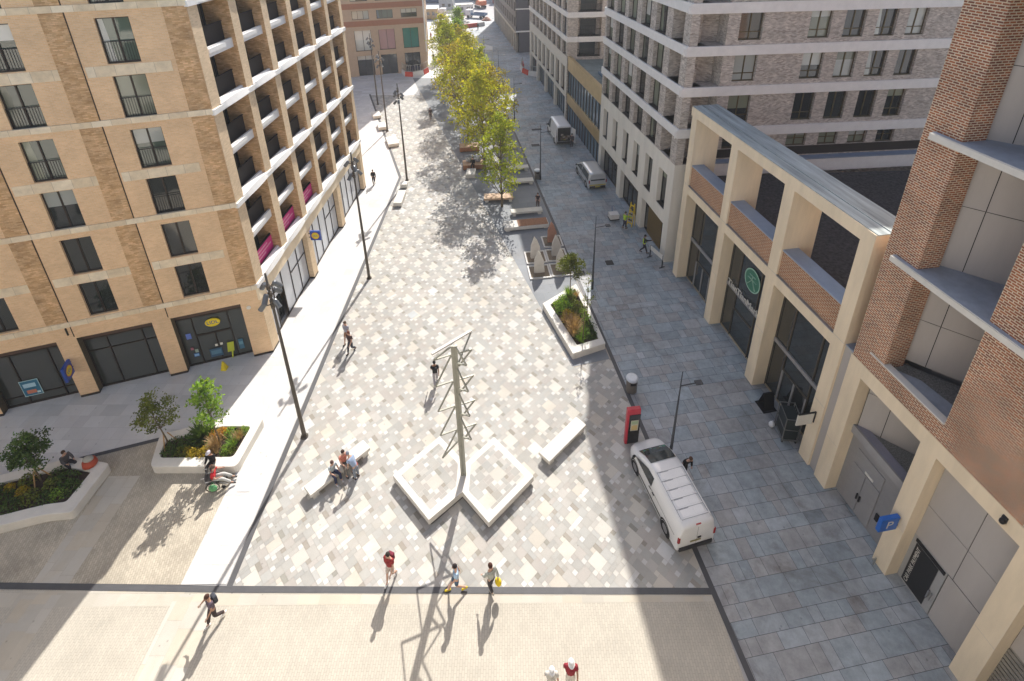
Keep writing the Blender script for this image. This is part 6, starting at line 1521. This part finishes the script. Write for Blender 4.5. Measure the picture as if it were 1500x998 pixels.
person('person in a white cap and grey dress top at the bottom edge', 1.10, 9.65, 178, top=(.55, .53, .49), bottom=(.36, .34, .32), hat=W, hair=(.1, .05, .03), stride=.5, h=1.68, long_sleeve=False)
person('person in a white cap, dark red top and cream shorts at the bottom edge', 1.80, 9.80, 182, top=(.26, .02, .035), bottom=(.66, .63, .57), shorts=True, hat=W, shoes=(.5, .5, .5), skin='tan', stride=.6, h=1.8)
person('person in black with bare legs walking left of the zigzag mast', -4.85, 23.45, 350, top=BLK, bottom=(.38, .36, .38), hair=BLK, shoes=W, stride=.9, skin='tan', backpack=BLK, h=1.76)
person('person in a navy and grey striped shirt walking behind another near the drain', -11.15, 26.9, 205, top=(.33, .33, .38), bottom=(.30, .17, .10), shorts=True, hair=(.10, .06, .04), stride=.7, h=1.8)
person('person in dark clothes with red brown hair walking ahead of the striped shirt', -10.70, 26.1, 205, top=(.07, .04, .035), bottom=(.045, .05, .065), hair=(.14, .04, .02), long_hair=True, shoes=(.05, .05, .05), stride=.8, h=1.7)
person('person in black standing in the sunny strip by the far end of the balcony block', -14.8, 49.6, 165, top=BLK, bottom=(.05, .045, .05), hair=BLK, stride=.5, h=1.72, long_sleeve=True)
person('person in dark clothes walking alone on the far patterned pavers', -11.4, 69.0, 170, top=(.06, .05, .05), bottom=(.10, .07, .06), hair=BLK, stride=.7, long_sleeve=True)
person('person in dark green walking on the far white paving, nearer one', -15.3, 101.5, 180, top=(.06, .07, .05), bottom=(.10, .09, .08), stride=.6)
person('person in an orange top walking on the far white paving, farther one', -18.6, 122, 180, top=(.45, .16, .08), bottom=(.35, .25, .2), stride=.6)
person('person in dark clothes by the red barriers at the end of the shaded street', -8.2, 133, 185, top=BLK, bottom=BLK, stride=.5, long_sleeve=True)
# bench group
person('person in a coral top sitting in the middle of the bench left of the plinths', -8.86, 18.22, 137, 'sit', top=(.60, .22, .16), bottom=(.20, .18, .16), hair=(.05, .025, .02), lean=.06, h=1.76, skin='fair', z=.012)
person('person in a pale grey top and navy trousers sitting left in the bench group', -9.30, 17.74, 128, 'sit', top=(.50, .56, .58), bottom=(.03, .04, .09), hair=(.12, .07, .06), lean=.10, h=1.66, shoes=(.5, .5, .52))
person('person in faded blue shirt with a red bag, bending toward the two bench sitters', -8.12, 17.72, 300, 'stand', top=(.33, .42, .58), bottom=(.22, .25, .30), hair=(.25, .28, .34), lean=.34, h=1.62, bag=((.42, .08, .06), 'r'))
# on and by the rounded planter
person('person in a white cap and black top sitting on the wall of the rounded planter', -15.62, 18.35, 182, 'sit', top=BLK, bottom=(.05, .045, .045), hat=(.70, .66, .70), long_sleeve=True, lean=.06, h=1.7, seat=.49, skin='tan')
pr_ = person('person in a red shirt and grey trousers sitting in the wheelchair, legs stretched out', -15.12, 17.42, 75, 'sit_out', top=(.60, .025, .035), bottom=(.50, .50, .48), hair=(.12, .08, .06), lean=.12, h=1.72, seat=.50, skin='fair', shoes=(.06, .06, .06), arm={'l': ((-.12, .12, -.22), (.06, .2, .02)), 'r': ((.14, .10, -.22), (-.04, .22, .02))})
t = thing('wheelchair', 'dark wheelchair with a green bag, occupied, in front of the rounded planter', 'wheelchair', (-15.12, 17.42, .012), RD(15)); WOFF[t.name] = Vector((0, 0, 0))
for s_ in (-1, 1):
    m = MB(); n = 22; m.tube([(-.02+.30*math.cos(2*math.pi*q/n), s_*.29, .30+.30*math.sin(2*math.pi*q/n)) for q in range(n+1)], .022, 6, cap=False)
    for q in range(8): a = math.pi*q/8; m.bar((-.02+.29*math.cos(a), s_*.29, .30+.29*math.sin(a)), (-.02-.29*math.cos(a), s_*.29, .30-.29*math.sin(a)), .006, .006)
    m.build('wheel', M_BLACK, t); m = MB(); m.tube([(.42, s_*.22-.02, .09), (.42, s_*.22+.02, .09)], .09, 12); m.build('castor', M_BLACK, t)
m = MB(); m.box(-.25, .30, -.24, .24, .46, .50); m.build('seat', M_BLACK, t); m = MB(); m.box(-.30, -.26, -.24, .24, .5, .92); m.build('backrest', M_BLACK, t)
m = MB()
for s_ in (-1, 1): m.bar((-.28, s_*.25, .3), (-.28, s_*.25, 1.0), .025, .025); m.bar((-.28, s_*.25, 1.0), (-.42, s_*.25, 1.0), .025, .025); m.bar((-.28, s_*.25, .68), (.2, s_*.25, .68), .03, .03); m.bar((.3, s_*.22, .48), (.62, s_*.18, .16), .025, .025); m.bar((.42, s_*.22, .48), (.42, s_*.22, .12), .02, .02)
m.build('frame', M_GREYMETAL, t)
t = thing('bag', 'green carrier bag hanging on the near side of the wheelchair', 'bag', (-14.95, 17.0, .3)); m = MB(); m.ell((-14.95, 17.0, .46), (.22, .12, .20)); m.tube([(-15.08, 17.03, .6), (-14.95, 17.08, .78), (-14.82, 17.03, .6)], .012, 5); m.build('sack', flat('bag_green', (.10, .32, .13), .5), t, smooth=True)
# shaded planter sitter and bag
person('person in a dark grey coat sitting on the wall of the shaded planter', -23.2, 18.42, 110, 'sit', top=(.085, .08, .085), bottom=(.03, .028, .035), long_sleeve=True, hair=(.06, .03, .015), lean=.10, h=1.72, seat=.49, skin='fair')
t = thing('bag', 'red shopping bag with grey lining on the corner of the shaded planter wall', 'bag', (-21.9, 18.3, .5)); m = MB(); m.tube([(-21.9, 18.3, .505), (-21.9, 18.3, .55), (-21.9, 18.3, .78)], [.30, .34, .30], 12); m.build('sack', flat('bag_red', (.42, .07, .03), .5), t, smooth=True); m = MB(); m.ell((-21.95, 18.35, .84), (.26, .2, .14)); m.build('contents', flat('bag_lining', (.36, .35, .31), .8), t, smooth=True)
# by the van, workers, seats in the grove
person('person with brown hair in black stooping beside the bonnet of the nearest white van', 8.35, 17.6, 160, 'stand', top=BLK, bottom=BLK, hair=(.09, .045, .025), long_sleeve=True, lean=.28, h=1.68)
HV = (.50, .72, .03)
person('person in a hi-vis vest beside the yellow ladder', 10.0, 40.2, 60, 'walk', top=(.35, .5, .05), bottom=(.04, .04, .06), vest=HV, hair=(.10, .08, .06), long_sleeve=True, stride=.4, arm={'r': ((.12, .22, -.14), (.0, .26, .06))})
person('person in a hi-vis vest reaching an arm toward the glazed door of the stone base', 10.85, 36.5, 95, 'walk', top=BLK, bottom=(.035, .035, .05), vest=HV, hair=BLK, long_sleeve=True, stride=.8, arm={'r': ((.06, .26, -.05), (.0, .28, .06))}, skin='tan')
person('person in dark clothes standing behind the pale bench at the shade edge', 2.4, 44.2, 200, 'stand', top=(.05, .03, .03), bottom=(.10, .06, .05), hair=(.07, .03, .02), h=1.6)
person('person in black sitting on the near brown timber seat', -4.4, 52.75, 185, 'sit', top=BLK, bottom=BLK, hair=BLK, long_sleeve=True, seat=.66, z=.012)
person('person loading the open rear of the tall white van', 7.3, 58.6, 20, 'walk', top=(.05, .04, .05), bottom=(.04, .04, .05), hair=BLK, stride=.4, long_sleeve=True)
# ================================================================== FAR END: barriers and building site
M_REDB = pm('red_barrier_plastic', (.62, .06, .025), .5, var=.08)
M_WHB = pm('white_barrier_plastic', (.72, .70, .68), .5, var=.06)
def mesh_fence(label, pts, h=1.6):
    t = thing('site_barrier', label, 'barrier', (pts[0][0], pts[0][1], 0))
    for i, (a, b) in enumerate(zip(pts, pts[1:])):
        m = MB(); A, B = Vector((*a, 0)), Vector((*b, 0)); n = (B-A).normalized().cross(Vector((0, 0, 1)))*.25
        m.add([A-n+Vector((0, 0, .01)), A+n+Vector((0, 0, .01)), B+n+Vector((0, 0, .01)), B-n+Vector((0, 0, .01)), A-n*.4+Vector((0, 0, .85)), A+n*.4+Vector((0, 0, .85)), B+n*.4+Vector((0, 0, .85)), B-n*.4+Vector((0, 0, .85))], [(0, 1, 5, 4), (1, 2, 6, 5), (2, 3, 7, 6), (3, 0, 4, 7), (4, 5, 6, 7)])
        m.build('barrier_block', M_REDB if i % 2 else M_WHB, t)
        m = MB()
        for k in range(5): p = A.lerp(B, k/4); m.bar(p+Vector((0, 0, .85)), p+Vector((0, 0, h+.5)), .05, .05)
        for z in (.95, h+.48): m.bar(A+Vector((0, 0, z)), B+Vector((0, 0, z)), .05, .05)
        m.build('mesh_panel', M_STEEL, t)
mesh_fence('red and white site barrier with mesh panels around the foot of the tan corner block', [(-19.9, 93.2), (-19.0, 91.3), (-17.6, 90.9), (-15.9, 92.1), (-15.3, 93.9)])
t = thing('covered_heap', 'dark sheeted heap behind the site barrier at the tan corner block', 'heap', (-17.4, 92.6, .01)); m = MB(); m.ell((-17.4, 92.55, .6), (1.2, .55, 1.2), 0, 10, 7); m.build('sheet', flat('blue_black_sheet', (.02, .022, .05), .5), t, smooth=True)
def water_barrier(label, pts):
    t = thing('site_barrier', label, 'barrier', (pts[0][0], pts[0][1], 0))
    for i, (a, b) in enumerate(zip(pts, pts[1:])):
        m = MB(); A, B = Vector((*a, 0)), Vector((*b, 0)); n = (B-A).normalized().cross(Vector((0, 0, 1)))*.3
        m.add([A-n, A+n, B+n, B-n, A-n*.4+Vector((0, 0, 1.0)), A+n*.4+Vector((0, 0, 1.0)), B+n*.4+Vector((0, 0, 1.0)), B-n*.4+Vector((0, 0, 1.0))], [(0, 1, 5, 4), (1, 2, 6, 5), (2, 3, 7, 6), (3, 0, 4, 7), (4, 5, 6, 7)]); m.build('barrier_block', M_REDB if i % 3 else M_WHB, t)
mesh_fence('curved white and red mesh barrier at the far corner of the farther stone block', [(4.6, 89.6), (3.2, 90.6), (2.2, 92.6), (1.9, 95.0), (2.3, 97.5)], 1.3)
water_barrier('long red barrier run across the end of the shaded street', [(-14.5, 134), (-12.5, 135), (-10.5, 136), (-8.6, 137.2), (-6.8, 138.4)])
water_barrier('bright orange red barrier left of the farthest trees', [(-19.0, 136.5), (-17.6, 136.2), (-16.2, 136.8)])
water_barrier('small orange red barrier in the middle of the building site', [(-16.0, 149), (-14.5, 149.5), (-13.2, 150)])
def site_box(name, label, cat, x, y, w, d, h, body, roof, rz=0, win=True, roofh=.15):
    t = thing(name, label, cat, (x, y, 0), RD(rz)); WOFF[t.name] = Vector((0, 0, 0)); m = MB(); m.box(-w/2, w/2, -d/2, d/2, .2, h); m.build('walls', body, t)
    m = MB(); m.box(-w/2-.1, w/2+.1, -d/2-.1, d/2+.1, h, h+roofh); m.build('roof', roof, t)
    if win:
        for k in range(2): q = MB(); q.box(-w*.3+k*w*.4, -w*.1+k*w*.4, -d/2-.03, -d/2, 1.2, 2.1); q.build('window', M_GLASS, t)
        q = MB(); q.box(w*.36, w*.46, -d/2-.03, -d/2, .2, 2.1); q.build('door', M_GREYPAINT, t)
    q = MB(); q.box(-w/2+.1, w/2-.1, -d/2+.1, d/2-.1, 0, .2); q.build('skids', M_BLACK, t)
    return t
site_box('site_cabin', 'tan site cabin with a flat white roof at the far left of the building site', 'cabin', -22.2, 150, 3.6, 3, 2.9, pm('cabin_tan', (.50, .33, .17), .7), M_WHITE)
site_box('site_cabin', 'pale grey stacked cabin behind the tan one', 'cabin', -19.5, 165, 4.5, 3, 5.2, pm('cabin_grey', (.42, .43, .44), .7), M_WHITE)
site_box('storage_container', 'dark blue container at the back of the building site', 'container', -26, 182, 9, 3, 3.0, pm('container_blue', (.03, .06, .15), .6), M_BLACK, 4)
site_box('storage_container', 'rust red container at the left back of the building site', 'container', -27.5, 160, 4.5, 2.6, 2.8, pm('container_red', (.35, .06, .05), .6), M_BLACK, 4)
site_box('site_cabin', 'white cabin in the middle of the building site', 'cabin', -13.5, 158, 5, 3, 2.7, M_WHB, M_WHITE, 10)
def patch_canopy(label, x, y, w, h, col):
    t = thing('white_patch_canopy', label, 'canopy', (x, y, .01)); WOFF[t.name] = Vector((0, 0, 0)); m = MB(); r = w/2
    b = [(-r, -r, h), (r, -r, h), (r, r, h), (-r, r, h)]; v_ = [(p[0], p[1], h-.3) for p in b]
    m.add(b+v_+[(0, 0, h+.75)], [(0, 1, 8), (1, 2, 8), (2, 3, 8), (3, 0, 8)]+[(i, (i+1) % 4, 4+(i+1) % 4, 4+i) for i in range(4)]); m.build('cover', col, t)
    for p in b: q = MB(); q.tube([(p[0]*.97, p[1]*.97, 0), (p[0]*.97, p[1]*.97, h)], .035, 6); q.build('leg', M_STEEL, t)
patch_canopy('white canopy put in for an unidentified white patch beside the farthest street lamp', -5.0, 101.5, 2.9, 2.5, M_WHITE)  # canopy invented to stand for an unidentified bright white patch
# flatbed trucks
def truck(label, x, y, rz, cab, bed):
    t = thing('site_truck', label, 'truck', (x, y, .01), RD(rz)); WOFF[t.name] = Vector((0, 0, 0))
    m = MB(); m.box(-1.0, 1.0, 1.4, 3.1, .5, 2.3); m.build('cab', cab, t, bevel=.12); q = MB(); q.box(-.9, .9, 3.08, 3.13, 1.4, 2.1); q.build('windscreen', M_GLASS, t)
    m = MB(); m.box(-1.05, 1.05, -3.0, 1.3, .85, 1.0); m.box(-1.05, 1.05, -3.0, -2.94, 1.0, 1.5); m.box(-1.05, -1.0, -2.9, 1.3, 1.0, 1.5); m.box(1.0, 1.05, -2.9, 1.3, 1.0, 1.5); m.build('bed', bed, t)
    for sx in (-1, 1):
        for yy in (2.2, -1.8): w = MB(); w.tube([(sx*.75, yy, .42), (sx*1.02, yy, .42)], .42, 16); w.build('wheel', flat('tyre', (.02, .02, .02)), t)
truck('white flatbed truck parked across the building site', -17.2, 153.5, 80, M_WHB, M_WHB)
truck('white flatbed truck with a blue bed at the street side of the site', -9.5, 150, 65, M_WHB, pm('bed_blue', (.10, .18, .30), .5))
# excavator
t = thing('excavator', 'orange tracked excavator with its arm folded at the back of the site', 'excavator', (-9.3, 168, .01), RD(30)); WOFF[t.name] = Vector((0, 0, 0)); ORG = pm('excavator_orange', (.62, .16, .06), .5)
for s_ in (-1, 1): m = MB(); m.box(s_*1.1-.25, s_*1.1+.25, -1.7, 1.7, .05, .85); m.build('track', M_BLACK, t, bevel=.2)
m = MB(); m.box(-1.3, 1.3, -1.9, 1.2, 1.0, 2.4); m.build('body', ORG, t, bevel=.1); m = MB(); m.box(-1.3, -.3, .2, 1.6, 1.2, 3.1); m.build('cab', M_GLASS, t, bevel=.08)
m = MB(); m.bar((.3, 1.2, 1.8), (.3, 3.6, 5.0), .45, .5); m.bar((.3, 3.6, 5.0), (.3, 5.6, 3.0), .35, .4); m.build('arm', ORG, t); m = MB(); m.box(-.2, .8, 5.3, 6.2, 1.9, 3.0); m.build('bucket', M_BLACK, t, bevel=.15)
for i, (x, y, w, h, c, lab) in enumerate([(-30, 190, 5, 7, (.10, .12, .16), 'dark stacked cabins at the left of the street end'), (-12, 186, 4, 5.5, (.50, .50, .52), 'pale welfare cabins at the street end'), (-4, 178, 3.5, 4.5, (.38, .16, .14), 'brick red cabin at the street end')]):
    site_box('site_cabin', lab, 'cabin', x, y, w, 3, h, pm('cabin_%d' % i, c, .7), M_WHITE)
for i, (x, y, r, c, lab) in enumerate([(-19.8, 142, 1.5, (.55, .53, .48), 'pale rubble heap in front of the white flatbed truck'), (-12.6, 143.5, 1.8, (.60, .58, .55), 'pale stone heap behind the long red barrier run'), (-6.5, 146, 1.3, (.45, .25, .18), 'reddish earth heap at the street side of the site')]):
    t = thing('rubble_heap', lab, 'heap', (x, y, 0)); m = MB(); q = random.Random(i)
    n = 14; pr = []
    for j in range(5):
        for k in range(n): a = 6.283*k/n; rr = r*(1-j/5)*(1+q.uniform(-.15, .15)); pr.append((x+math.cos(a)*rr, y+math.sin(a)*rr, .9*(j/4)**.8+q.uniform(0, .1)))
    m.add(pr, [(j*n+k, j*n+(k+1) % n, (j+1)*n+(k+1) % n, (j+1)*n+k) for j in range(4) for k in range(n)]+[tuple(4*n+k for k in range(n))]); m.build('heap', pm('rubble_%d' % i, c, .95, var=.4, scale=3), t)
# ================================================================== HAZE
def haze():
    m = bpy.data.materials.new('street_haze'); m.use_nodes = True; nt = m.node_tree; nt.nodes.remove(nt.nodes['Principled BSDF'])
    v = nt.nodes.new('ShaderNodeVolumePrincipled'); v.inputs['Color'].default_value = (.93, .95, 1, 1); v.inputs['Density'].default_value = .0006; v.inputs['Anisotropy'].default_value = .3
    nt.links.new(v.outputs[0], nt.nodes['Material Output'].inputs['Volume'])
    b = MB(); b.box(-950, 950, -350, 1550, -1.1, 34); o = b.build('haze', m); tag(o, kind='stuff')
haze()
